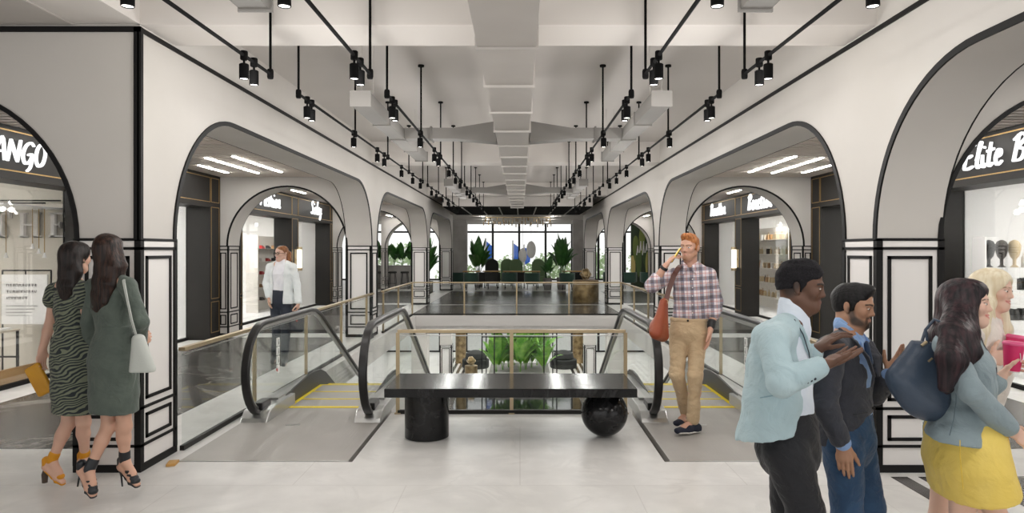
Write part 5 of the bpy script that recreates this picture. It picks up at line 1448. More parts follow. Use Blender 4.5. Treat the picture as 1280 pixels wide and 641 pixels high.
# ------------------------------------------------------------------ 1. man in the pale blue blazer
def man_blazer():
    Y0=2.7; S=.92
    J=joints(Y0,nb=(992,408),sr=(966,424,-.14),sl=(990,424,.14),er=(976,480,-.25),wr=(1026,457,-.22),el=(1000,478,.20),wl=(1019,437,.13),
        ch=(977,452),ws=(976,508),pv=(985,552),hr=(983,566,-.085),hl=(988,566,.085),kr=(1006,636,-.12),ar=(972,775,-.10),tr=(1010,824,-.10),kl=(988,660,.09),al=(935,765,.10),tl=(968,812,.10))
    J['heelr']=at(962,815,Y0-.1); J['heell']=at(918,772,Y0+.1)
    R=nrm3(A3(J['sr'])-A3(J['sl']))
    p=person('man in a pale blue blazer and white turtleneck, one palm held out',J['pv'].x,Y0)
    H=Head(at(1001,359,Y0),(.89,-.45,-.10),(.09,-.03,1),.84)
    F=body_field(J,S,False); add_head(F,H,J['nb'],.056,1.05,nose=1.12)
    t1=add_hand(F,J['wr'],(.93,.10,.36),(-.33,-.22,.9),S*.95,1,curls=[(.05,.06,.05),(.02,.05,.05),(.05,.08,.06),(.10,.12,.1)],spread=.012,thumb=(.55,.2))
    t2=add_hand(F,J['wl'],(.72,-.10,.60),(.62,.10,-.74),S*.95,-1,curls=[(.25,.35,.3)]*4,spread=.008,thumb=(.2,.2))
    pt=face_paint(H,(.16,.06,.05),(.15,.065,.04),brow=(.008,.006,.006)); pt+=[(H.p(q*.07,-.02,.02),H.p(q*.07,-.05,-.02),.02*H.s,.025*H.s,(.02,.013,.011,.8)) for q in (-1,1)]
    for w_,d_ in ((J['wr'],V((.93,.10,.36))),): pt.append((A3(w_)+A3(d_)*.05+np.array([-.02,-.01,.03]),A3(w_)+A3(d_)*.16+np.array([-.02,-.01,.03]),.012,.03,(.30,.15,.10,.55)))
    grown('body',F,.008,M['skin'],p,pt,1,SK_BLACK)
    add_eyes(H,p,(.2,-.6),shut=.7); hb=hair_mat('afro_hair',hx(20,19,22),hx(34,32,36),.8,160,(1,1,1)); add_brows(H,p,LASH)
    hair_short(H,None,hb,p,top=.022,bz=.002,rough=.0035,fr=260,hl=-.004,side=.006)
    # white turtleneck
    F=Field(); P,W,D=sect(Y0,[(986,425,0,.12,.075),(982,455,0,.135,.098),(980,510,0,.13,.104),(980,538,0,.14,.108)]); F.chain(P,[w*S for w in W],.02,wide=R,D=[d for d in D])
    F.cap(lerp(J['nb'],H.c,-.05),lerp(J['nb'],H.p(0,-.03,-.06),.80),.073*S,.061*S,.02); F.disp=wrinkles(.002,60,20,1)
    sw=grown('sweater',F,.007,cloth('white_knit',hx(226,234,244),hx(214,224,238),.9,180,.15),p)
    # trousers, belt line, shoes
    tm=cloth('black_trouser',hx(28,29,34),hx(22,23,28),.8); grown('trousers',trousers(J,S,(.155,.125),.098,.072,.055),.007,tm,p)
    bs=mat('black_shoe_leather',hx(20,19,20),.3)
    for q in 'rl': shoe(J,q,S,(bs,bs),p)
    # blazer
    jm=cloth('pale_blue_linen',hx(184,206,212),hx(174,198,205),.9,420,.30)
    F=Field(); P,W,D=sect(Y0,[(983,412,0,.115,.060),(972,428,0,.155,.092),(970,455,0,.165,.110),(969,500,0,.158,.116),(965,542,0,.172,.122),(962,560,0,.178,.126)])
    F.chain(P,[w for w in W],.02,wide=R,D=D)
    for q in 'lr': F.cap(lerp(J['nb'],J['s'+q],.45),J['s'+q],.058*S,.064*S,.03)
    e,a=sleeve(F,J,'r',S,(.062,.053,.045),.93); e2,a2=sleeve(F,J,'l',S,(.064,.056,.045),.88)
    fw=nrm3(np.cross(np.array([0,0,1.]),R)); fw=fw if fw[0]>0 else -fw
    c=A3(at(1003,470,Y0)); F.box(c+fw*.05,[.07,.030,.30],[fw,R,(0,0,1)],.008)
    F.box(A3(at(1005,408,Y0))+fw*.03,[.07,.050,.08],[fw,R,(.25,0,1)],.01)
    F.cut(at(965,541,Y0),(.16,-.1,-1),.01); F.cut(A3(e)+a*.01,a,.006) if False else None
    F.disp=wrinkles(.008,16,22,5)
    jk=grown('blazer',F,.0065,jm,p,smooth=1)
    # lapel, seam line, pocket, cuff buttons
    F=Field(); o=A3((0,-.012,0))
    F.chain([A3(at(984,400,Y0-.07)),A3(at(996,412,Y0-.085)),A3(at(1007,436,Y0-.075)),A3(at(1012,466,Y0-.055))],[.020,.028,.026,.008],.008,wide=(.85,-.45,.25),D=[.007,.007,.006,.005]); lp=grown('lapel',F,.004,jm,jk)
    dk=mat('navy_piping',hx(40,48,60),.7)
    m=MB(); m.tube([A3(at(993,399,Y0-.092)),A3(at(1004,418,Y0-.102)),A3(at(1011,440,Y0-.088)),A3(at(1015,468,Y0-.064))],.0022,6); m.build('edge_piping',dk,jk)
    m=MB()
    ez=A3(e)-a*.035
    for k in range(3): m.sphere(tuple(ez-a*.016*k+np.array([.002,-.040*S,-.022])),.006,10,8)
    m.build('cuff_button',dk,jk,smooth=60)
    m=MB(); m.tube([A3(at(950,497,Y0-.163)),A3(at(968,494,Y0-.170)),A3(at(984,497,Y0-.150))],.0025,6); m.build('pocket_flap',cloth('pale_blue_shade',hx(140,170,180)),jk)
    return p
man_blazer()
# ------------------------------------------------------------------ 2. bearded man in the charcoal jacket
def man_beard():
    Y0=3.02; S=.885
    J=joints(Y0,nb=(1060,419),sr=(1039,438,-.13),sl=(1076,437,.13),er=(1031,507,-.17),wr=(1053,553,-.17),el=(1092,492,.10),wl=(1111,470,.0),
        ch=(1057,466),ws=(1058,512),pv=(1061,545),hr=(1053,556,-.075),hl=(1068,556,.075),kr=(1060,645,-.08),ar=(1018,735,-.05),tr=(1046,778,-.06),kl=(1088,632,.05),al=(1080,745,.05),tl=(1112,780,.02))
    J['heelr']=at(1004,742,Y0-.05); J['heell']=at(1072,776,Y0+.05)
    R=nrm3(A3(J['sr'])-A3(J['sl']))
    p=person('bearded man in a charcoal jacket and blue jeans, one hand raised',J['pv'].x,Y0)
    H=Head(at(1067,383,Y0),(.77,-.72,-.13),(.08,-.07,1),.815)
    F=body_field(J,S,False); add_head(F,H,J['nb'],.054,1.05,nose=1.1)
    add_hand(F,J['wr'],(.10,-.05,-1),(.43,.9,0),S*.95,1,curls=[(.12,.2,.2),(.15,.25,.2),(.18,.28,.2),(.22,.3,.25)],spread=.004,thumb=(.2,.1),tin=.35)
    add_hand(F,J['wl'],(.50,-.15,.85),(-.75,-.50,.45),S*.95,-1,curls=[(.05,.15,.1),(.2,.3,.2),(.35,.4,.3),(.45,.45,.3)],spread=.022,thumb=(.35,.1))
    pt=face_paint(H,(.45,.17,.14),(.50,.25,.17),beard=(.035,.022,.016)); grown('body',F,.008,M['skin'],p,pt,1,SK_TAN)
    add_eyes(H,p,(.3,-.5),shut=.75); add_brows(H,p,LASH,.0048)
    hb=hair_mat('black_hair',hx(14,13,14),hx(30,28,29),.42,60,(1,1,.3)); hair_short(H,None,hb,p,top=.014,bz=-.022,puff=((0,.050,.090),(.050,.048,.028)),rough=.003,fr=120,hl=.002,side=.008)
    # shirt
    sm=cloth('light_blue_shirt',hx(150,182,226),hx(138,170,218),.8)
    F=Field(); P,W,D=sect(Y0,[(1060,430,0,.11,.070),(1060,462,0,.125,.090),(1060,515,0,.120,.090),(1060,545,0,.125,.092)]); F.chain(P,W,.02,wide=R,D=D)
    F.cap(J['nb'],lerp(J['nb'],H.p(0,-.03,-.06),.55),.062*S,.064*S,.02); F.cap(lerp(J['el'],J['wl'],.75),lerp(J['el'],J['wl'],1.0),.036,.035,.01); F.cap(lerp(J['er'],J['wr'],.8),lerp(J['er'],J['wr'],1.0),.037,.035,.01)
    grown('shirt',F,.006,sm,p)
    F=Field(); f=nrm3(A3(H.f)); n0=A3(J['nb'])
    for q in (-1,1):
        F.chain([n0+np.array([0,0,.045])-f*.035+R*.045*q,n0+R*.052*q+f*.02+np.array([0,0,.022]),n0+R*.030*q+f*.068+np.array([0,0,-.022]),n0+R*.045*q+f*.075+np.array([0,0,-.055])],[.020,.022,.022,.008],.006,wide=(0,.2,1),D=[.005]*4)
    grown('shirt_collar',F,.004,sm,p)
    m=cloth('dark_tshirt',hx(44,66,96),hx(36,58,88)); F=Field(); F.chain([n0+f*.075+np.array([0,0,-.02]),n0+f*.092+np.array([0,0,-.10])],[.016,.022],.01,wide=R,D=[.012,.012]); grown('undershirt',F,.005,m,p)
    jm=cloth('blue_denim',hx(52,84,118),hx(38,66,98),.85,300,.35); grown('jeans',trousers(J,S,(.150,.115),.098,.068,.052,disp=wrinkles(.005,24,40,8)),.007,jm,p)
    bs=mat('brown_shoe_leather',hx(70,44,28),.35)
    for q in 'rl': shoe(J,q,S,(bs,bs),p)
    cm=cloth('charcoal_wool',hx(66,68,76),hx(56,58,66),.9,360,.3)
    F=Field(); P,W,D=sect(Y0,[(1058,428,0,.10,.062),(1056,443,0,.140,.092),(1056,470,0,.150,.108),(1056,510,0,.142,.106),(1054,548,0,.152,.114),(1053,565,0,.155,.116)])
    F.chain(P,W,.02,wide=R,D=D)
    for q in 'lr': F.cap(lerp(J['nb'],J['s'+q],.45),J['s'+q],.055*S,.062*S,.03)
    sleeve(F,J,'r',S,(.066,.058,.046),.86); sleeve(F,J,'l',S,(.062,.056,.046),.80)
    fw=nrm3(np.cross(np.array([0,0,1.]),R)); fw=fw if fw[0]>0 else -fw
    ctr=A3(at(1058,468,Y0))+fw*.12
    F.box(ctr+np.array([0,0,.055]),[.07,.026,.095],[fw,R,(0,0,1)],.008); F.box(ctr+np.array([0,0,.14])-fw*.02,[.07,.055,.07],[fw,R,(0,0,1)],.01)
    F.box(A3(at(1056,570,Y0))+fw*.13,[.06,.045,.05],[fw,nrm3(R+np.array([0,0,.9])),nrm3(np.array([0,0,1.])-R*.9)],.01)
    F.cut(at(1056,547,Y0),(.08,0,-1),.01); F.disp=wrinkles(.008,16,24,6)
    jk=grown('jacket',F,.0065,cm,p)
    F=Field(); c0=A3(J['nb'])
    for q in (1,-1):
        F.chain([c0+R*.07*q-fw*.01+np.array([0,0,.025]),c0+R*.078*q+fw*.058+np.array([0,0,-.025]),c0+R*.062*q+fw*.100+np.array([0,0,-.085]),c0+R*.028*q+fw*.116+np.array([0,0,-.165])],[.020,.030,.030,.008],.008,wide=nrm3(R+fw*.5*q),D=[.007]*4)
    grown('lapel',F,.004,cm,jk)
    m=MB(); m.tube([A3(at(1056,512,Y0))+R*.12+fw*.075,A3(at(1056,510,Y0))+R*.085+fw*.098,A3(at(1056,509,Y0))+R*.05+fw*.108],.003,6); m.build('pocket_flap',cloth('charcoal_dark',hx(46,48,54)),jk)
    m=MB(); m.sphere(tuple(A3(at(1058,505,Y0))+fw*.112-R*.0),.007,10,8); m.build('button',LASH,jk,smooth=60)
    return p
man_beard()
# ------------------------------------------------------------------ 3. woman in the yellow skirt
def paper_cup(px_,py_,Y,label,tilt=(0,0,1),hgt=.115):
    c=at(px_,py_,Y); r=thing('paper_cup',label,'cup',tuple(c),'pink paper cups'); ax=V(tilt).normalized(); u=ax.cross(V((0,1,0))).normalized(); w=u.cross(ax)
    def ring(z,rad,n=28): return [c+ax*z+(u*math.cos(2*PI*k/n)+w*math.sin(2*PI*k/n))*rad for k in range(n)]
    def loft(levels,n=28):
        m=MB(); vs=[p for z,rad in levels for p in ring(z,rad)]; L=len(levels)
        fs=[(i*n+k,i*n+(k+1)%n,(i+1)*n+(k+1)%n,(i+1)*n+k) for i in range(L-1) for k in range(n)]+[tuple(range(n))[::-1],tuple(range((L-1)*n,L*n))]
        m.add(vs,fs); return m
    h=hgt/2
    loft([(-h,.026),(-h+.003,.0275),(h-.004,.038)]).build('cup_body',mat('pink_paper',hx(214,44,104),.5),r,smooth=40)
    loft([(-h-.0005,.0275),(-h+.004,.0285),(-h+.005,.026)]).build('base_rim',M['white'],r,smooth=40)
    loft([(h-.006,.0385),(h-.004,.0405),(h+.002,.0405),(h+.006,.037),(h+.010,.035)]).build('lid',mat('pink_lid',hx(226,92,140),.4),r,smooth=40)
    m=MB(); s_=[]
    for k in range(7):
        a=-1.9+.05*k; rad=.0335+.0006*k; s_.append(c+ax*(-.012+.006*k)+(u*math.cos(a)+w*math.sin(a))*(rad))
    m.tube(s_,.0016,5); m.build('printed_mark',M['white'],r)
    return r
def woman_skirt():
    Y0=2.7; S=.875
    J=joints(Y0,nb=(1198,414),sr=(1184,433,-.13),sl=(1199,431,.13),er=(1212,488,-.185),wr=(1262,536,-.15),el=(1226,496,.14),wl=(1250,473,.10),
        ch=(1200,455),ws=(1208,500),pv=(1204,548),hr=(1208,560,-.06),hl=(1212,560,.06),kr=(1201,668,-.06),ar=(1168,775,-.07),tr=(1200,826,-.07),kl=(1250,655,.07),al=(1252,790,.07),tl=(1292,829,.07))
    J['heelr']=at(1150,800,Y0-.07); J['heell']=at(1245,818,Y0+.07)
    R=nrm3(A3(J['sr'])-A3(J['sl']))
    p=person('dark-haired woman in a grey blazer and yellow skirt, shoulder bag behind her',J['pv'].x,Y0)
    H=Head(at(1207,380,Y0),(.79,-.62,.04),(-.03,.0,1),.80)
    F=body_field(J,S,True); add_head(F,H,J['nb'],.044,.9,fem=True,nose=.9,smile=1)
    add_hand(F,J['wr'],(.80,.0,-.60),(-.35,.80,-.35),S*.9,1,curls=[(.15,.2,.2),(.2,.25,.2),(.25,.3,.2),(.3,.3,.2)],spread=.01,thumb=(.25,.2))
    add_hand(F,J['wl'],(.62,.10,.55),(.50,-.55,-.05),S*.9,-1,curls=[(.55,.6,.35),(.55,.6,.35),(.6,.6,.35),(.65,.6,.35)],spread=.012,thumb=(.35,.4))
    grown('body',F,.008,M['skin'],p,face_paint(H,(.62,.16,.15),(.70,.33,.26),fem=True,smile=1),1,SK_FAIR)
    add_eyes(H,p,(.2,-.2),shut=.75); add_brows(H,p,LASH,.0028,fem=True); add_teeth(H,p)
    hb=hair_mat('dark_plum_hair',hx(24,20,24),hx(62,42,46),.36,55,(1,1,.05)); Yh=lambda x,y,d:at(x,y,Y0+d)
    locks=[([H.p(0,-.05,.0),Yh(1188,420,0),Yh(1184,455,-.02),Yh(1180,484,-.06)],[.085*H.s,.105,.10,.045],[.07*H.s,.055,.050,.03],(0,1,0)),
           ([H.p(.055,-.025,.0),Yh(1193,418,-.125),Yh(1189,448,-.185),Yh(1181,484,-.19)],[.045,.060,.056,.026],[.030,.042,.040,.022],(1,.1,0)),
           ([H.p(.060,.02,.01),Yh(1208,415,-.105),Yh(1211,438,-.150),Yh(1205,464,-.175)],[.034,.042,.040,.014],[.024,.030,.030,.012],(1,0,0)),
           ([H.p(-.06,.0,.0),Yh(1203,420,.11),Yh(1205,450,.12)],[.04,.045,.02],[.03,.03,.02],(1,0,0))]
    hair_long(H,p,hb,locks,.014,(0,.110,-.025,.060,.066,.086),(.0045,75,7))
    tp=cloth('black_top',hx(24,24,28),hx(18,18,22)); 
    F=Field(); P,W,D=sect(Y0,[(1203,430,0,.10,.07),(1207,460,0,.12,.098),(1210,500,0,.105,.085)]); F.chain(P,W,.02,wide=R,D=D); grown('top',F,.007,tp,p)
    # skirt
    ym=cloth('yellow_cotton',hx(246,218,116),hx(240,210,102),.8,240,.22)
    F=Field(); P,W,D=sect(Y0,[(1209,515,0,.140,.098),(1205,548,0,.185,.117),(1206,575,0,.200,.124),(1214,603,0,.205,.126),(1218,628,0,.205,.130)])
    F.chain(P,W,.02,wide=(0,1,0),D=D); F.cut(at(1217,609,Y0),(.26,0,-1),.006); F.disp=wrinkles(.005,14,12,14); sk=grown('skirt',F,.0065,ym,p)
    m=MB(); m.tube([at(1200,550,Y0-.187),at(1200,570,Y0-.199),at(1202,592,Y0-.202),at(1204,612,Y0-.203)],.0016,5); m.build('seam',cloth('yellow_thread',hx(224,188,60)),sk)
    bs=mat('black_pump_leather',hx(24,23,24),.3)
    for q in 'rl': shoe(J,q,S*.85,(bs,bs),p,'pump')
    # blazer with flared peplum
    gm=cloth('grey_blue_suiting',hx(146,162,168),hx(136,152,158),.75,380,.22)
    F=Field(); P,W,D=sect(Y0,[(1196,420,0,.085,.05),(1200,435,0,.130,.080),(1204,458,0,.142,.104),(1209,480,0,.130,.096),(1210,503,0,.122,.091),(1206,525,0,.165,.108),(1201,548,0,.202,.122),(1199,560,0,.212,.130)])
    F.chain(P,W,.015,wide=R,D=D)
    for q in 'lr': F.cap(lerp(J['nb'],J['s'+q],.5),J['s'+q],.045*S,.054*S,.03)
    sleeve(F,J,'r',S,(.056,.050,.044),.93); sleeve(F,J,'l',S,(.054,.048,.044),.75)
    fw=np.array([.99,-.1,0]); F.box(A3(at(1216,465,Y0))+fw*.12,[.10,.026,.12],[fw,R,(0,0,1)],.008); F.box(A3(at(1206,418,Y0))+fw*.05,[.06,.05,.05],[fw,R,(0,0,1)],.01)
    F.cut(at(1200,545,Y0),(-.08,0,-1),.006); F.disp=wrinkles(.006,20,18,15); jk=grown('blazer',F,.006,gm,p)
    F=Field(); c0=A3(J['nb'])
    for q in (1,-1): F.chain([c0+R*.05*q+fw*.02,c0+R*.062*q+fw*.075+np.array([0,0,-.05]),c0+R*.05*q+fw*.115+np.array([0,0,-.13]),c0+R*.026*q+fw*.112+np.array([0,0,-.22])],[.014,.022,.024,.006],.008,wide=nrm3(R+fw*.5*q),D=[.006]*4)
    grown('lapel',F,.004,cloth('slate_facing',hx(72,88,98)),jk)
    m=MB(); 
    for (a,b,d) in (((1194,452),(1192,545),-.150),):
        m.tube([at(1192,452,Y0-.144),at(1195,480,Y0-.142),at(1195,503,Y0-.130),at(1192,524,Y0-.158),at(1187,544,Y0-.180)],.0016,5)
    m.build('princess_seam',cloth('seam_grey',hx(92,110,118)),jk)
    # tote bag, hung from her shoulder
    b=thing('tote_bag','big navy leather tote bag behind the woman in the yellow skirt','bag',tuple(at(1155,465,Y0-.05)))
    Y1=Y0-.02; lm=mat('navy_leather',hx(52,64,80),.38,noise=(3,hx(66,80,98),.3,.7),bump=(120,.12))
    F=Field(); TL,TR,BL,BR=[A3(at(x,y,Y1)) for x,y in ((1151,424),(1184,432),(1126,472),(1168,506))]; B2=A3(at(1147,501,Y1))
    F.cap(lerp(TL,TR,.1),lerp(TL,TR,.9),.022,.022,.02); 
    for t in np.linspace(0,1,7):
        a=lerp(TL,TR,.1+.8*t); b_=lerp(BL,B2,t*2) if t<.5 else lerp(B2,BR,t*2-1); F.cap(a,b_,.028,.052,.04)
    F.cut(lerp(TL,TR,.5),np.array([.1,0,1.0]),.006); F.disp=wrinkles(.003,20,20,16); grown('bag_body',F,.0065,lm,b)
    m=MB()
    for dy in (-.045,.05): m.tube([lerp(TL,TR,.15)+np.array([0,dy*.6,-.03]),A3(at(1157,412,Y1+dy)),A3(at(1168,399,Y1+dy*1.2)),A3(at(1180,404,Y1+dy*1.4-.03)),A3(at(1186,423,Y1+dy-.03))],.006,8)
    m.build('strap',lm,b,smooth=60)
    m=MB(); q=A3(at(1152,432,Y1-.045)); m.rod(tuple(q),tuple(q+np.array([.02,0,.016])),.006,8); q=A3(at(1160,452,Y1-.05)); m.rod(tuple(q),tuple(q+np.array([.016,0,.014])),.005,8); m.build('buckle',M['gold'],b)
    paper_cup(1266,447,Y0+.10,'nearer lower pink paper cup, in the hand of the woman in grey',(.08,0,1))
    return p
woman_skirt()
# ------------------------------------------------------------------ 4. blonde woman
def woman_blonde():
    Y0=3.16; S=.94
    J=joints(Y0,nb=(1233,397),sr=(1214,415,-.11),sl=(1250,412,.11),er=(1221,462,-.12),wr=(1234,451,-.15),el=(1252,468,.14),wl=(1240,515,.20),
        ch=(1222,445),ws=(1206,490),pv=(1194,530),hr=(1188,542,-.075),hl=(1199,542,.075),kr=(1174,648,-.08),ar=(1150,735,-.08),tr=(1176,777,-.08),kl=(1236,640,.07),al=(1240,742,.07),tl=(1272,780,.07))
    J['heelr']=at(1136,752,Y0-.08); J['heell']=at(1232,772,Y0+.07)
    R=nrm3(A3(J['sr'])-A3(J['sl']))
    p=person('blonde woman laughing beside the dark-haired woman, holding a pink cup',J['pv'].x,Y0)
    H=Head(at(1240,363,Y0),(.60,-.90,-.04),(.03,-.02,1),.81)
    F=body_field(J,S,True); add_head(F,H,J['nb'],.044,.9,fem=True,nose=.9,smile=1)
    add_hand(F,J['wr'],(.86,-.05,.20),(.15,.85,.1),S*.9,1,curls=[(.45,.5,.35),(.5,.5,.35),(.55,.55,.35),(.6,.6,.35)],spread=.012,thumb=(.4,.4))
    add_hand(F,J['wl'],(.1,.0,-1),(-.4,-.6,.2),S*.9,-1,curls=[(.3,.4,.3)]*4,spread=.01)
    grown('body',F,.008,M['skin'],p,face_paint(H,(.60,.16,.15),(.76,.36,.30),fem=True,smile=1,brow=(.24,.15,.08)),1,SK_LIGHT)
    add_eyes(H,p,(.3,-.3),shut=.75); add_brows(H,p,mat('fair_brow',hx(140,110,74),.8),.0028,fem=True); add_teeth(H,p)
    hb=hair_mat('blonde_hair',hx(222,206,172),hx(242,232,208),.42,55,(1,1,.05)); Yh=lambda x,y,d:at(x,y,Y0+d)
    locks=[([H.p(0,-.05,.0),Yh(1222,400,.03),Yh(1218,430,.02)],[.08*H.s,.095,.05],[.07*H.s,.05,.03],(0,1,0)),
           ([H.p(.064,.0,.01),H.p(.080,.01,-.06),Yh(1224,412,-.135),Yh(1228,432,-.15)],[.03,.036,.036,.016],[.022,.024,.026,.014],(1,0,0)),
           ([H.p(-.064,.0,.01),H.p(-.082,.01,-.06),Yh(1256,412,.03),Yh(1254,428,.02)],[.03,.034,.032,.014],[.022,.024,.024,.014],(1,0,0))]
    hair_long(H,p,hb,locks,.015,(0,.112,-.025,.058,.068,.090),(.004,75,7))
    cm=cloth('cream_knit',hx(236,230,222),hx(226,218,208),.95,200,.3)
    F=Field(); P,W,D=sect(Y0,[(1231,404,0,.10,.065),(1226,425,0,.135,.09),(1218,455,0,.130,.10),(1207,488,0,.115,.092)]); F.chain(P,W,.02,wide=R,D=D)
    for q in 'lr': F.cap(lerp(J['nb'],J['s'+q],.5),J['s'+q],.045*S,.054*S,.03)
    sleeve(F,J,'r',S,(.056,.05,.040),.9); sleeve(F,J,'l',S,(.056,.05,.042),.9); F.disp=wrinkles(.003,26,30,21); grown('sweater',F,.007,cm,p)
    F=Field(); P,W,D=sect(Y0,[(1207,484,0,.125,.100),(1199,512,0,.145,.112)]); F.chain(P,W,.02,wide=R,D=D); F.cut(at(1198,514,Y0),(0,0,-1)); grown('top',F,.007,cloth('black_jersey',hx(20,20,22)),p)
    wm_=cloth('white_check',hx(222,230,234),hx(212,222,228),.85,240,.2); n,l=nt(wm_); b=n['Principled BSDF']
    tc=n.new('ShaderNodeTexCoord'); br=n.new('ShaderNodeTexBrick'); br.offset=0; br.inputs['Scale'].default_value=1; br.inputs['Brick Width'].default_value=.05; br.inputs['Row Height'].default_value=.05; br.inputs['Mortar Size'].default_value=.0022
    br.inputs['Color1'].default_value=hx(224,232,236); br.inputs['Color2'].default_value=hx(224,232,236); br.inputs['Mortar'].default_value=hx(60,72,84)
    mp=n.new('ShaderNodeMapping'); mp.inputs['Rotation'].default_value=(PI/2,0,0); l.new(tc.outputs['Object'],mp.inputs['Vector']); l.new(mp.outputs['Vector'],br.inputs['Vector']); l.new(br.outputs['Color'],b.inputs['Base Color'])
    F=Field(); P,W,D=sect(Y0,[(1200,508,0,.140,.105),(1194,535,0,.165,.120),(1192,560,0,.16,.122)]); F.chain(P,W,.02,wide=R,D=D)
    F.cap(J['hr'],lerp(J['hr'],J['kr'],.28),.10*S,.100*S,.03); F.cap(J['hl'],lerp(J['hl'],J['kl'],.30),.10*S,.100*S,.03); F.cut(at(1190,567,Y0),(0,0,-1)); F.disp=wrinkles(.003,22,22,22); grown('shorts',F,.007,wm_,p)
    bs=mat('white_trainer',hx(226,226,224),.5)
    for q in 'rl': shoe(J,q,S*.9,(bs,bs),p,'trainer')
    paper_cup(1268,437,Y0-.10,'farther upper pink paper cup, in the hand of the blonde woman',(.15,0,1))
    return p
woman_blonde()
# ------------------------------------------------------------------ 5. man on the phone
def plaid_mat():
    m=cloth('plaid_shirt',hx(226,214,216),hx(226,214,216),.85,260,.3); n,l=nt(m); b=n['Principled BSDF']
    tc=n.new('ShaderNodeTexCoord'); sx=n.new('ShaderNodeSeparateXYZ'); mp=n.new('ShaderNodeMapping'); mp.inputs['Rotation'].default_value=(0,.06,.3); l.new(tc.outputs['Object'],mp.inputs['Vector']); l.new(mp.outputs['Vector'],sx.inputs['Vector'])
    def band(sock,period,off,width,soft=.08):
        a=n.new('ShaderNodeMath'); a.operation='MULTIPLY_ADD'; a.inputs[1].default_value=1/period; a.inputs[2].default_value=off; l.new(sock,a.inputs[0])
        f=n.new('ShaderNodeMath'); f.operation='FRACT'; l.new(a.outputs[0],f.inputs[0])
        s=n.new('ShaderNodeMath'); s.operation='SUBTRACT'; s.inputs[1].default_value=.5; l.new(f.outputs[0],s.inputs[0])
        q=n.new('ShaderNodeMath'); q.operation='ABSOLUTE'; l.new(s.outputs[0],q.inputs[0])
        r=n.new('ShaderNodeMapRange'); r.inputs['From Min'].default_value=width; r.inputs['From Max'].default_value=width+soft*.4; r.inputs['To Min'].default_value=1; r.inputs['To Max'].default_value=0; l.new(q.outputs[0],r.inputs['Value']); return r.outputs[0]
    col=None
    def layer(prev,fac,c,k):
        x=n.new('ShaderNodeMath'); x.operation='MULTIPLY'; x.inputs[1].default_value=k; l.new(fac,x.inputs[0])
        mx=n.new('ShaderNodeMixRGB'); l.new(x.outputs[0],mx.inputs['Fac']); mx.inputs['Color2'].default_value=c
        if prev is None: mx.inputs['Color1'].default_value=hx(232,220,220)
        else: l.new(prev,mx.inputs['Color1'])
        return mx.outputs['Color']
    X,Z=sx.outputs['X'],sx.outputs['Z']
    col=layer(None,band(X,.082,.1,.17),hx(52,46,66),.62); col=layer(col,band(Z,.086,.3,.17),hx(52,46,66),.62)
    col=layer(col,band(X,.082,.6,.05),hx(176,96,96),.42); col=layer(col,band(Z,.086,.8,.05),hx(176,96,96),.42)
    col=layer(col,band(X,.041,.35,.04),hx(120,130,170),.5); col=layer(col,band(Z,.043,.5,.04),hx(120,130,170),.5)
    l.new(col,b.inputs['Base Color']); return m
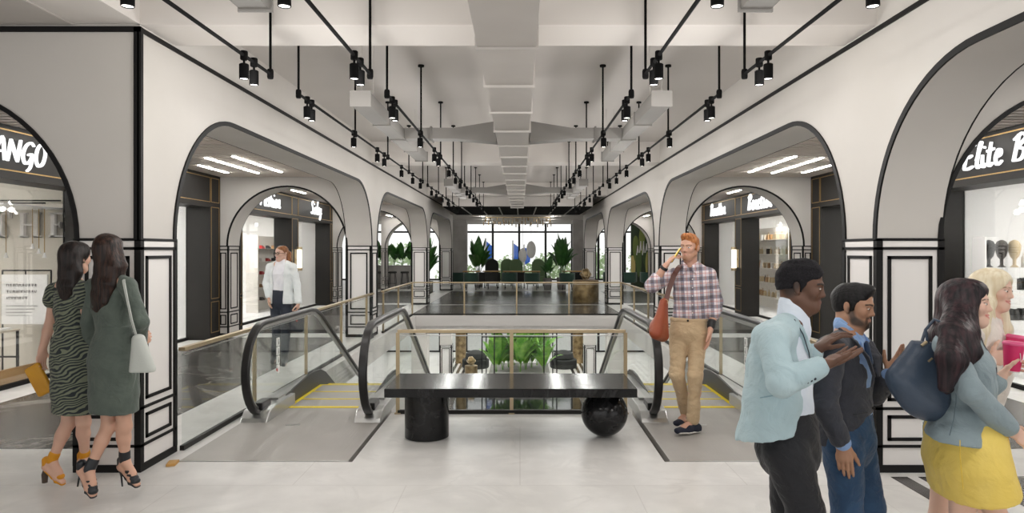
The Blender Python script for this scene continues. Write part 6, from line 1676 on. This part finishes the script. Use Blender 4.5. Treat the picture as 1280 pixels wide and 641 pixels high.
def man_phone():
    Y0=6.2; S=1.05
    J=joints(Y0,nb=(863,334),sr=(844,343,.03),sl=(886,344,-.03),er=(815,357,-.10),wr=(832,332,-.16),el=(896,377,-.02),wl=(888,412,-.12),
        ch=(865,362),ws=(863,388),pv=(860,410),hr=(850,416,.02),hl=(872,416,-.02),kr=(846,468,-.06),ar=(859,517,.20),tr=(846,529,.06),kl=(869,470,-.12),al=(866,528,-.05),tl=(847,538.5,-.14))
    J['heelr']=at(868,517,Y0+.26); J['heell']=at(871,533,Y0+.0)
    R=nrm3(A3(J['sr'])-A3(J['sl']))
    p=person('man in a plaid shirt and beige trousers talking on a phone',J['pv'].x,Y0)
    H=Head(at(862,309.5,Y0-.03),(-.62,-.78,-.02),(.04,0,1),1.0)
    F=body_field(J,S,False); add_head(F,H,J['nb'],.054,1.08,nose=1.0)
    add_hand(F,J['wr'],(.52,.10,.62),(.78,.10,-.60),S*.95,1,curls=[(.35,.45,.3),(.4,.5,.3),(.45,.5,.3),(.5,.55,.35)],spread=.010,thumb=(.35,.3))
    add_hand(F,J['wl'],(-.12,-.12,-1),(-.95,.3,.1),S*.95,-1,curls=[(.12,.2,.15),(.18,.25,.2),(.25,.3,.2),(.3,.35,.2)],spread=.010,thumb=(.2,.1),tin=.2)
    grown('body',F,.009,M['skin'],p,face_paint(H,(.56,.22,.18),(.62,.30,.22),beard=(.42,.22,.13),brow=(.20,.10,.05),bk=.55,la=.65),1,(.58,.33,.235))
    add_eyes(H,p,(-.2,0),iris=mat('iris_grey',hx(92,104,110),.2),shut=.8); add_brows(H,p,mat('ginger_brow',hx(110,66,36),.8),.0042)
    hb=hair_mat('ginger_hair',hx(128,74,38),hx(196,130,78),.5,60,(1,1,.4)); hair_short(H,None,hb,p,top=.014,bz=-.018,puff=((.008,.058,.098),(.048,.044,.030)),rough=.0045,fr=100,hl=.004)
    sm=plaid_mat()
    F=Field(); P,W,D=sect(Y0,[(864,338,0,.12,.075),(865,352,0,.172,.105),(865,368,0,.168,.118),(863,388,0,.150,.108),(861,402,0,.155,.112)]); F.chain(P,W,.02,wide=R,D=D)
    for q in 'lr': F.cap(lerp(J['nb'],J['s'+q],.4),J['s'+q],.056*S,.060*S,.03)
    sleeve(F,J,'r',S,(.064,.060,.050),.30); sleeve(F,J,'l',S,(.064,.058,.050),.42)
    F.cut(at(861,399,Y0),(0,0,-1),.006); F.disp=wrinkles(.009,12,18,31); sh=grown('shirt',F,.008,sm,p)
    F=Field(); f=A3((-.3,-.95,0)); n0=A3(J['nb'])
    for q in (-1,1): F.chain([n0+np.array([0,0,.055])-f*.05+R*.05*q,n0+R*.072*q+f*.03+np.array([0,0,.030]),n0+R*.030*q+f*.102+np.array([0,0,.0]),n0+R*.060*q+f*.125+np.array([0,0,-.055])],[.026,.028,.026,.008],.006,wide=(0,.2,1),D=[.009]*4)
    grown('shirt_collar',F,.005,sm,sh)
    for q,t in (('r',.30),('l',.42)):
        F=Field(); e=lerp(J['e'+q],J['w'+q],t); a=nrm3(A3(J['w'+q])-A3(J['e'+q])); F.cap(e-a*.05,e,.061*S,.056*S,.006); grown('rolled_cuff',F,.006,sm,sh)
    m=MB()
    for k in range(5): q=A3(J['ch'])+f*.128+np.array([.012,0,.10-.075*k]); m.sphere(tuple(q),.006,8,6)
    m.build('shirt_button',M['white'],sh)
    tm=cloth('beige_chino',hx(196,172,138),hx(186,160,126),.85,300,.3); F=trousers(J,S,(.160,.118),.092,.062,.052,.93,top=at(861,398,Y0),disp=wrinkles(.009,14,26,33)); F.cut(at(861,396,Y0),(0,0,1)); tr=grown('trousers',F,.008,tm,p)
    for q in 'lr':
        F=Field(); e=lerp(J['k'+q],J['a'+q],.93); a=nrm3(A3(J['a'+q])-A3(J['k'+q])); F.cap(e-a*.035,e,.057*S,.055*S,.006); grown('turn_up',F,.006,tm,tr)
    F=Field(); F.cap(at(861,399.5,Y0),at(861,397.5,Y0),.160*S,.160*S,.006,wide=R,da=.118*S,db=.118*S); F.cut(at(861,397,Y0),(0,0,1)); F.cut(at(861,401,Y0),(0,0,-1)); grown('waistband',F,.006,tm,tr)
    m=MB(); m.sphere(tuple(A3(at(861,399,Y0))+f*.125),.010,10,8); m.build('waist_button',M['dark'],tr)
    nm=mat('navy_suede',hx(34,38,52),.9,bump=(200,.2)); ws=mat('white_sole',hx(226,222,216),.6)
    for q in 'rl': shoe(J,q,S,(nm,ws),p,'slip_on_shoe')
    bk=mat('black_strap',hx(22,22,24),.5)
    e=lerp(J['er'],J['wr'],.88); a=nrm3(A3(J['wr'])-A3(J['er'])); F=Field(); F.cap(e-a*.012,e+a*.012,.036*S,.034*S,.004); F.cut(e+a*.014,a); F.cut(e-a*.014,-a); grown('wristband',F,.004,bk,p)
    e=lerp(J['el'],J['wl'],.86); a=nrm3(A3(J['wl'])-A3(J['el'])); F=Field()
    for t in (-.03,.0,): F.cap(e+a*(t-.006),e+a*(t+.006),.035*S,.034*S,.004)
    grown('bracelet',F,.004,bk,p)
    # phone
    ph=thing('mobile_phone','black phone in a yellow case held to the ear of the man','phone',tuple(at(846,315,Y0-.14)))
    c=A3(at(844.8,319.5,Y0-.14)); lx=nrm3([-.55,-.1,-.80]); nx=nrm3(np.cross(lx,[.15,1,.1])); ny=np.cross(nx,lx)
    m=MB(); m.obox(c,V(lx)*.075,V(ny)*.036,V(nx)*.004); m.build('body',bk,ph,bevel=.004); m=MB(); m.obox(c-nx*.005,V(lx)*.076,V(ny)*.037,V(nx)*.0035); m.build('case',mat('yellow_case',hx(226,190,30),.5),ph,bevel=.004)
    # satchel
    b=thing('shoulder_bag','tan leather shoulder bag hanging at the side of the man on the phone','bag',tuple(at(826,400,Y0-.12))); lm=mat('tan_leather',hx(132,58,32),.42,noise=(4,hx(158,76,42),.3,.7),bump=(60,.15))
    Yb=Y0-.20; F=Field(); T1,T2,B1,B2=[A3(at(x,y,Yb)) for x,y in ((827,378),(832,377),(817,415),(831,421))]
    for t in np.linspace(0,1,5): F.cap(lerp(T1,T2,t)+np.array([0,.05*(t-.5),0]),lerp(B1,B2,t)+np.array([0,.14*(t-.5),0]),.018,.050,.04)
    F.ell(lerp(B1,B2,.3)+np.array([-.02,-.02,.05]),[.05,.05,.07],None,.04); F.disp=wrinkles(.004,20,20,35); grown('bag_body',F,.007,lm,b)
    sm2=mat('dark_strap_leather',hx(84,44,34),.45); m=MB()
    path=[A3(at(832,378,Yb)),A3(at(836,362,Y0-.135)),A3(at(842,345,Y0-.125)),A3(at(848,335,Y0-.07)),A3(at(851,331.5,Y0-.0)),A3(at(848,338,Y0+.09))]
    N=[V((-.25,-.95,.1)),V((-.25,-.95,.1)),V((-.2,-.9,.35)),V((-.1,-.5,.85)),V((0,0,1)),V((0,.8,.5))]
    Sd=[]
    for i in range(len(path)):
        t=V(path[min(i+1,5)]-path[max(i-1,0)]).normalized(); Sd.append(t.cross(N[i]).normalized())
    m.ribbon(path,Sd,N,.045,.006); m.build('strap',sm2,b,smooth=50)
    m=MB(); q=A3(at(832.5,377,Yb-.02)); m.tube([V(q)+V((math.cos(2*PI*k/10)*.018,0,math.sin(2*PI*k/10)*.018)) for k in range(10)],.004,6,closed=True); m.build('ring',M['gold'],b)
    return p
man_phone()
# ------------------------------------------------------------------ 6./7. two women walking past the left pillar, seen from behind
def heel_shoe(J,q,S,mt,hm,parent,tip,block=.012,open_=True):
    a=A3(J['a'+q]); hl=A3(J['heel'+q]); t=A3(J['t'+q]); f=t-hl; f[2]=0; f=nrm3(f); sd=np.cross(f,[0,0,1]); S_=S
    F=Field(); dn=np.array([0,0,-.026*S])
    F.chain([hl+dn,lerp(hl,t,.45)+dn*.9,lerp(hl,t,.72)+dn*.75,t+dn*.55],[.026*S,.028*S,.038*S,.026*S],.015,wide=sd,D=[.009]*4)
    r=grown('shoe',F,.005,mt,parent)
    m=MB(); m.tube([tuple(hl+np.array([0,0,-.018])),tuple(lerp(hl,A3(tip),.5)-f*.006),tuple(A3(tip))],[.020*S,block*1.2,block],10); m.build('heel',hm,r,smooth=50)
    F=Field()
    up=nrm3(a-hl*.5-t*.5)
    def strap(c,rad,ax,w): F.cap(c-nrm3(ax)*w,c+nrm3(ax)*w,rad,rad,.004)
    leg=nrm3(A3(J['k'+q])-a)
    for k in ((.0,.035) if open_ else (.0,.022,.045)): strap(a+leg*(k+.004),(.037)*S,leg,.006)
    for k in ((.70,) if open_ else (.42,.56,.70,.82)):
        c=lerp(lerp(a,t,k),t,.0)+np.array([0,0,-.006]); F.cap(c-f*.006,c+f*.006,.032*S,.032*S,.003,wide=sd,da=.024*S,db=.023*S)
    F.cap(hl+np.array([0,0,.0]),hl+np.array([0,0,.05*S]),.030*S,.032*S,.01,wide=sd,da=.026*S,db=.026*S)
    grown('shoe_strap',F,.004,mt,r)
    return r
def zebra_mat():
    m=cloth('zebra_print',hx(104,110,84),hx(104,110,84),.8,240,.2); n,l=nt(m); b=n['Principled BSDF']
    tc=n.new('ShaderNodeTexCoord'); mp=n.new('ShaderNodeMapping'); mp.inputs['Scale'].default_value=(1.0,1.0,1.5); mp.inputs['Rotation'].default_value=(0,.5,0); l.new(tc.outputs['Object'],mp.inputs['Vector'])
    w=n.new('ShaderNodeTexWave'); w.wave_type='BANDS'; w.bands_direction='Z'; w.inputs['Scale'].default_value=10; w.inputs['Distortion'].default_value=12; w.inputs['Detail'].default_value=1.5; w.inputs['Detail Scale'].default_value=.9; l.new(mp.outputs['Vector'],w.inputs['Vector'])
    r=n.new('ShaderNodeValToRGB'); r.color_ramp.elements[0].position=.46; r.color_ramp.elements[1].position=.52; r.color_ramp.elements[0].color=hx(28,36,40); r.color_ramp.elements[1].color=hx(112,118,98); l.new(w.outputs['Fac'],r.inputs['Fac']); l.new(r.outputs['Color'],b.inputs['Base Color']); return m
def woman_zebra():
    Y0=4.72; S=.95
    J=joints(Y0,nb=(90,349),sl=(70,364,.10),sr=(105,364,-.09),el=(62,405,.11),wl=(53,437,.06),er=(107,404,-.02),wr=(108,425,.14),
        ch=(88,377),ws=(89,408),pv=(92,438),hl=(84,447,.05),hr=(102,447,-.05),kl=(86,527,.05),al=(65,575,.03),tl=(79,602.5,.02),kr=(104,527,.0),ar=(106,570,.16),tr=(113,590,.14))
    J['heell']=at(58,583,Y0+.03); J['heelr']=at(102,576,Y0+.19)
    R=nrm3(A3(J['sr'])-A3(J['sl']))
    p=person('dark-haired woman in a zebra-print dress and mustard heels',J['pv'].x,Y0)
    H=Head(at(95,322,Y0),(.24,.97,-.03),(0,.0,1),.93)
    F=body_field(J,S,True); add_head(F,H,J['nb'],.042,.9,fem=True)
    add_hand(F,J['wl'],(-.10,-.05,-1),(.78,-.45,.1),S*.9,-1,curls=[(.35,.5,.3),(.4,.5,.3),(.45,.5,.3),(.5,.5,.3)],spread=.008,thumb=(.4,.3))
    add_hand(F,J['wr'],(.6,.6,.3),(-.5,.5,0),S*.9,1)
    grown('body',F,.008,M['skin'],p,face_paint(H,(.6,.2,.17),(.7,.35,.27),fem=True),1,(.64,.39,.29))
    add_eyes(H,p); add_brows(H,p,LASH,.003,fem=True)
    hb=hair_mat('black_brown_hair',hx(20,17,17),hx(46,36,33),.35,55,(1,1,.05)); Yh=lambda x,y,d:at(x,y,Y0+d)
    bk=-A3((.62,.78,0))*.075
    P=[H.p(0,-.045,.01),A3(Yh(101,340,0))+bk*.85,A3(Yh(102,356,0))+bk*1.2,A3(Yh(100,371,0))+bk*1.3]
    locks=[(P,[.084*H.s,.104,.100,.060],[.07*H.s,.058,.044,.022],R),([H.p(-.055,.0,.02),A3(Yh(91,340,.02)),A3(Yh(91,360,-.03))],[.04,.045,.02],[.03,.03,.02],R)]
    hair_long(H,p,hb,locks,.012,(0,.110,-.02,.062,.075,.095),(.0035,75,6))
    m=MB(); q=H.p(.085,-.004,-.034); m.sphere(tuple(q),.006,8,6); m.build('earring',M['gold'],p)
    zm=zebra_mat(); F=Field()
    pr,W,D=sect(Y0,[(90,362,0,.108,.068),(89,372,0,.134,.090),(89,388,0,.132,.098),(90,408,0,.120,.090),(92,432,0,.162,.122),(93,450,0,.174,.134),(94,485,0,.168,.134),(95,520,0,.168,.134)])
    F.chain(pr,W,.02,wide=R,D=D)
    for q in 'lr': F.cap(lerp(J['nb'],J['s'+q],.6),J['s'+q],.045,.060*S,.03); F.cap(J['s'+q],lerp(J['s'+q],J['e'+q],.25),.060*S,.068*S,.02)
    F.cut(at(93,514,Y0),(-.03,0,-1),.004); F.ell(A3(J['nb'])+bk*.9+np.array([0,0,.04]),[.075,.06,.06],None,.01,True); F.disp=wrinkles(.007,20,9,41); dr=grown('dress',F,.0065,zm,p)
    F=Field(); c=A3(J['ws']); F.cap(c-np.array([0,0,.02]),c+np.array([0,0,.02]),.131,.131,.01,wide=R,da=.097,db=.097); F.cut(c+np.array([0,0,.022]),(0,0,1)); F.cut(c-np.array([0,0,.022]),(0,0,-1)); F.disp=wrinkles(.003,40,30,42); grown('waistband',F,.006,zm,dr)
    mu=mat('mustard_suede',hx(206,140,20),.7); hm=mat('dark_wood_heel',hx(70,58,48),.5)
    heel_shoe(J,'l',S,mu,hm,p,at(56,603,Y0+.03),.018); heel_shoe(J,'r',S,mu,hm,p,at(101,589.5,Y0+.19),.018)
    c=thing('clutch_bag','mustard leather clutch held at her thigh by the zebra-dress woman','bag',tuple(at(48,473,Y0))); cm=mat('mustard_leather',hx(206,150,22),.45,noise=(4,hx(182,126,16),.3,.7),bump=(40,.2))
    Yc=Y0+.02; Q=[A3(at(x,y,Yc)) for x,y in ((44,449),(63,484),(53,499),(35,467))]; n=nrm3(np.cross(Q[1]-Q[0],Q[3]-Q[0])); ce=sum(Q)/4; u=nrm3(Q[1]-Q[0]); v=np.cross(n,u)
    F=Field(); F.box(ce,[np.linalg.norm(Q[1]-Q[0])/2,np.linalg.norm(Q[3]-Q[0])/2,.016],[u,v,n],.006,False,.012); F.disp=wrinkles(.003,25,25,43); grown('pouch',F,.005,cm,c)
    m=MB(); m.rod(tuple(Q[0]+u*.012+n*.012),tuple(Q[3]+u*.012+n*.012),.0035,6); m.build('zip',M['gold'],c)
    return p
woman_zebra()
def woman_grey():
    Y0=4.52; S=.955
    J=joints(Y0,nb=(137,344),sl=(118,357,.11),sr=(160,357,-.10),el=(112,403,.13),wl=(113,437,.19),er=(176,402,-.12),wr=(176,428,.06),
        ch=(140,375),ws=(143,411),pv=(143,440),hl=(134,450,.05),hr=(152,450,-.05),kl=(136,532,.0),al=(112,586,-.06),tl=(117,618.5,-.10),kr=(155,532,.0),ar=(156,574,.06),tr=(172,605.5,.03))
    J['heell']=at(102,588,Y0-.05); J['heelr']=at(152,583,Y0+.08)
    R=nrm3(A3(J['sr'])-A3(J['sl']))
    p=person('long-haired woman in a belted grey-green dress and black strappy stilettos',J['pv'].x,Y0)
    H=Head(at(136,314,Y0),(-.05,1.0,-.03),(0,.0,1),.95)
    F=body_field(J,S,True); add_head(F,H,J['nb'],.042,.9,fem=True)
    add_hand(F,J['wl'],(.2,.3,-1),(.78,-.45,.1),S*.9,-1); add_hand(F,J['wr'],(.2,.8,.3),(-.7,.3,0),S*.9,1,curls=[(.5,.6,.4)]*4)
    grown('body',F,.008,M['skin'],p,face_paint(H,(.6,.2,.17),(.7,.35,.27),fem=True),1,(.60,.35,.25))
    add_eyes(H,p); add_brows(H,p,LASH,.003,fem=True)
    hb=hair_mat('long_brown_hair',hx(24,18,17),hx(62,42,34),.32,60,(1,1,.04)); Yh=lambda x,y,d:at(x,y,Y0+d)
    bk=-A3((.73,.68,0))*.075
    P=[H.p(0,-.045,.01),A3(Yh(149,335,0))+bk*.9,A3(Yh(151,352,0))+bk*1.25,A3(Yh(147,371,0))+bk*1.35,A3(Yh(140,385,0))+bk*1.35]
    locks=[(P,[.090*H.s,.118,.122,.100,.050],[.07*H.s,.060,.046,.032,.014],R),([H.p(.06,-.01,.02),A3(Yh(151,333,-.04)),A3(Yh(152,348,-.07))],[.04,.045,.02],[.03,.03,.015],R),([H.p(-.06,-.01,.02),A3(Yh(128,335,.02)),A3(Yh(127,356,-.02))],[.04,.05,.02],[.03,.03,.015],R)]
    hair_long(H,p,hb,locks,.012,(0,.110,-.02,.062,.075,.095),(.0035,75,5))
    gm=cloth('grey_green_crepe',hx(84,94,86),hx(74,84,77),.75,300,.25); F=Field()
    pr,W,D=sect(Y0,[(138,352,0,.110,.065),(139,364,0,.158,.095),(140,382,0,.150,.104),(143,411,0,.126,.092),(143,434,0,.162,.124),(142,450,0,.174,.136),(142,490,0,.168,.136),(142,520,0,.166,.134)])
    F.chain(pr,W,.02,wide=R,D=D)
    for q in 'lr': F.cap(lerp(J['nb'],J['s'+q],.5),J['s'+q],.048,.052*S,.03)
    sleeve(F,J,'l',S,(.056,.050,.040),1.0); sleeve(F,J,'r',S,(.058,.054,.042),1.0)
    F.cut(at(142,513,Y0),(0,0,-1),.004); F.disp=wrinkles(.007,20,7,51); dr=grown('dress',F,.0065,gm,p)
    F=Field(); c=A3(J['ws']); F.cap(c-np.array([0,0,.03]),c+np.array([0,0,.03]),.133,.133,.01,wide=R,da=.099,db=.099); F.cut(c+np.array([0,0,.028]),(0,0,1)); F.cut(c-np.array([0,0,.028]),(0,0,-1)); grown('belt',F,.006,gm,dr)
    bm_=mat('black_strap_leather',hx(22,26,32),.35)
    heel_shoe(J,'l',S,bm_,bm_,p,at(97,608,Y0-.04),.005,False); heel_shoe(J,'r',S,bm_,bm_,p,at(153,608,Y0+.06),.005,False)
    b=thing('shoulder_bag','pale grey handbag on a thin strap at the side of the grey-dress woman','bag',tuple(at(177,443,Y0-.1))); lm=mat('pale_grey_leather',hx(186,190,184),.45,bump=(100,.1))
    Yb=Y0-.16; n=A3(R); F=Field(); T1,T2,B1,B2=[A3(at(x,y,Yb)) for x,y in ((170,424),(176,424),(168,464),(188,461))]
    for t in np.linspace(0,1,5): F.cap(lerp(T1,T2,t),lerp(B1,B2,t),.020,.032,.03)
    F.cut(lerp(B1,B2,.5)-np.array([0,0,.012]),(0,0,-1),.006); grown('bag_body',F,.0055,lm,b)
    m=MB(); path=[A3(at(172,424,Yb)),A3(at(165,400,Y0-.19)),A3(at(159,372,Y0-.20)),A3(at(155,352,Y0-.165)),A3(at(155,347,Y0-.09)),A3(at(158,352,Y0+.0))]
    Sd=[];N=[V((-.4,-.9,.1))]*3+[V((-.3,-.8,.5)),V((0,-.1,1)),V((.3,.6,.6))]
    for i in range(6): t=V(path[min(i+1,5)]-path[max(i-1,0)]).normalized(); Sd.append(t.cross(N[i]).normalized())
    m.ribbon(path,Sd,N,.018,.005); m.build('strap',lm,b,smooth=50)
    m=MB(); q=A3(at(171.5,424,Yb-.02)); m.tube([V(q)+V((math.cos(2*PI*k/10)*.014,0,math.sin(2*PI*k/10)*.014)) for k in range(10)],.0035,6,closed=True); m.build('ring',M['gold'],b)
    return p
woman_grey()
# ------------------------------------------------------------------ 8. bespectacled woman in the white blazer
def woman_white():
    Y0=9.95; S=1.0
    J=joints(Y0,nb=(353,328),sr=(338,334,.02),sl=(366,334,-.02),er=(333,354,.0),wr=(336,371,-.10),el=(371,356,.0),wl=(373,379,-.08),
        ch=(352,344),ws=(352,361),pv=(352,376),hr=(345.5,380,.0),hl=(358,380,.0),kr=(346,416,-.06),ar=(343,445,.10),tr=(340,452.5,-.06),kl=(357,418,-.10),al=(355.5,449,-.06),tl=(354,456.5,-.22))
    J['heelr']=at(344,449,Y0+.14); J['heell']=at(356,453,Y0-.02)
    R=nrm3(A3(J['sr'])-A3(J['sl']))
    p=person('bespectacled woman in a white blazer and dark jeans beyond the left escalator',J['pv'].x,Y0)
    H=Head(at(352,317,Y0-.02),(-.50,-.86,.0),(0,0,1),.98)
    F=body_field(J,S,True); add_head(F,H,J['nb'],.044,.92,fem=True)
    add_hand(F,J['wr'],(.05,-.1,-1),(1,.1,.0),S*.95,1,curls=[(.3,.3,.2)]*4); add_hand(F,J['wl'],(-.05,-.1,-1),(-1,.1,.0),S*.95,-1,curls=[(.8,.8,.4)]*4)
    grown('body',F,.009,M['skin'],p,face_paint(H,(.66,.2,.2),(.72,.38,.3),fem=True),1,(.66,.42,.32))
    add_eyes(H,p,(-.3,0)); add_brows(H,p,mat('brown_brow',hx(92,62,40),.8),.003,fem=True)
    hb=hair_mat('auburn_hair',hx(112,70,44),hx(160,108,70),.45,55,(1,1,.1)); F=Field(); s=H.s
    F.ell(H.p(0,-.02,.038),[.079*s,.099*s,.082*s],H.ax,.01); F.ell(H.p(0,.03,.06),[.060*s,.052*s,.05*s],H.ax,.02); F.cut(H.p(0,.07,.062),H.d(0,.62,-.78),.01)
    F.chain([H.p(0,-.10,.03),H.p(0,-.135,.0),H.p(-.01,-.13,-.09),H.p(-.02,-.11,-.16)],[.03,.036,.034,.012],.015); F.disp=wrinkles(.003,80,12,61); grown('hair',F,.005,hb,p)
    m=MB()
    for q in (-1,1):
        m.tube([V(H.p(q*.033,.098,.002))+V(H.d(math.cos(a)*.024*s,0,math.sin(a)*.019*s)) for a in [2*PI*k/16 for k in range(16)]],.003,6,closed=True); m.rod(tuple(H.p(q*.056,.096,.006)),tuple(H.p(q*.08,.0,.008)),.0025,6)
    m.rod(tuple(H.p(-.010,.101,.004)),tuple(H.p(.010,.101,.004)),.003,6); m.build('spectacles',LASH,p)
    F=Field(); P,W,D=sect(Y0,[(352.5,331,0,.12,.07),(352,342,0,.145,.108),(352,360,0,.128,.096),(352,370,0,.145,.10)]); F.chain(P,W,.02,wide=R,D=D); F.cap(J['nb'],lerp(J['nb'],H.c,.22),.060,.056,.02); F.disp=wrinkles(.003,20,30,62)
    grown('top',F,.008,cloth('white_jersey',hx(240,240,244),hx(232,232,238)),p)
    F=trousers(J,S,(.158,.112),.094,.064,.048,top=at(352,364,Y0),disp=wrinkles(.004,20,40,63)); F.cut(at(352,362,Y0),(0,0,1)); grown('jeans',F,.008,cloth('dark_denim',hx(44,50,64),hx(34,40,52),.8,260,.3),p)
    bs=mat('black_boot_leather',hx(26,28,34),.4)
    for q in 'rl':
        F=Field(); F.cap(lerp(J['k'+q],J['a'+q],.72),J['a'+q],.052,.046,.01); F.cap(A3(J['a'+q]),A3(J['heel'+q]),.046,.036,.02); F.cap(A3(J['a'+q]),A3(J['t'+q]),.042,.030,.03); grown('ankle_boot',F,.007,bs,p)
    wm_=cloth('white_suiting',hx(236,240,240),hx(226,232,232),.8,300,.25); F=Field()
    P,W,D=sect(Y0,[(352.5,331,0,.13,.075),(352,342,0,.165,.118),(352,360,0,.155,.116),(352,374,0,.185,.130),(352,382,0,.20,.135)]); F.chain(P,W,.02,wide=R,D=D)
    for q in 'lr': F.cap(lerp(J['nb'],J['s'+q],.45),J['s'+q],.054,.060,.03)
    sleeve(F,J,'r',S,(.060,.056,.046),.92); sleeve(F,J,'l',S,(.060,.056,.048),.92)
    fw=A3((-.15,-.98,0)); F.box(A3(at(351.5,356,Y0))+fw*.14,[.12,.085,.34],[fw,R,(0,0,1)],.01); F.box(A3(at(352,328,Y0))+fw*.04,[.08,.07,.06],[fw,R,(0,0,1)],.01); F.cut(at(352,379,Y0),(0,0,-1)); F.disp=wrinkles(.004,20,24,64); grown('blazer',F,.007,wm_,p)
    b=thing('handbag','small navy handbag carried by the woman in the white blazer','bag',tuple(at(371,402,Y0-.1))); lm=mat('navy_bag_leather',hx(34,40,54),.4)
    Yb=Y0-.10; F=Field(); F.box(A3(at(371.5,404,Yb)),[.105,.06,.125],[(1,0,-.05),(0,1,0),(.05,0,1)],.01,False,.04); grown('bag_body',F,.007,lm,b)
    m=MB()
    for dy in (-.03,.03): m.tube([at(366,396,Yb+dy),at(367,388,Yb+dy*.4),at(371,384.5,Yb),at(375,388,Yb+dy*.4),at(376,396,Yb+dy)],.007,6)
    m.build('handle',lm,b,smooth=60); m=MB(); m.sphere(tuple(at(371,401,Yb-.062)),.014,10,8); m.build('charm',M['red'],b)
    return p
woman_white()
# =================================================================== camera, sky, render look
cam=bpy.data.cameras.new('camera'); co=bpy.data.objects.new('camera',cam); COL.objects.link(co)
co.location=(0,0,EYE); co.rotation_euler=(PI/2,0,0); cam.sensor_width=36; cam.lens=36*F_PX/1280
cam.shift_x=(640-VPX)/1280; cam.shift_y=(VPY-320.5)/1280; cam.clip_end=500; cam.clip_start=.05
SC.camera=co
w=bpy.data.worlds.new('sky'); SC.world=w; n,l=nt(w); bg=n['Background']; bg.inputs['Color'].default_value=(1,.99,.975,1); bg.inputs['Strength'].default_value=1.05
SC.view_settings.view_transform='Standard'; SC.view_settings.look='None'; SC.view_settings.gamma=1; SC.view_settings.exposure=.25
SC.view_settings.use_curve_mapping=False
cy=SC.cycles; cy.use_denoising=True; cy.transparent_max_bounces=40; cy.max_bounces=8; cy.diffuse_bounces=5; cy.caustics_reflective=False; cy.caustics_refractive=False
cy.sample_clamp_indirect=6
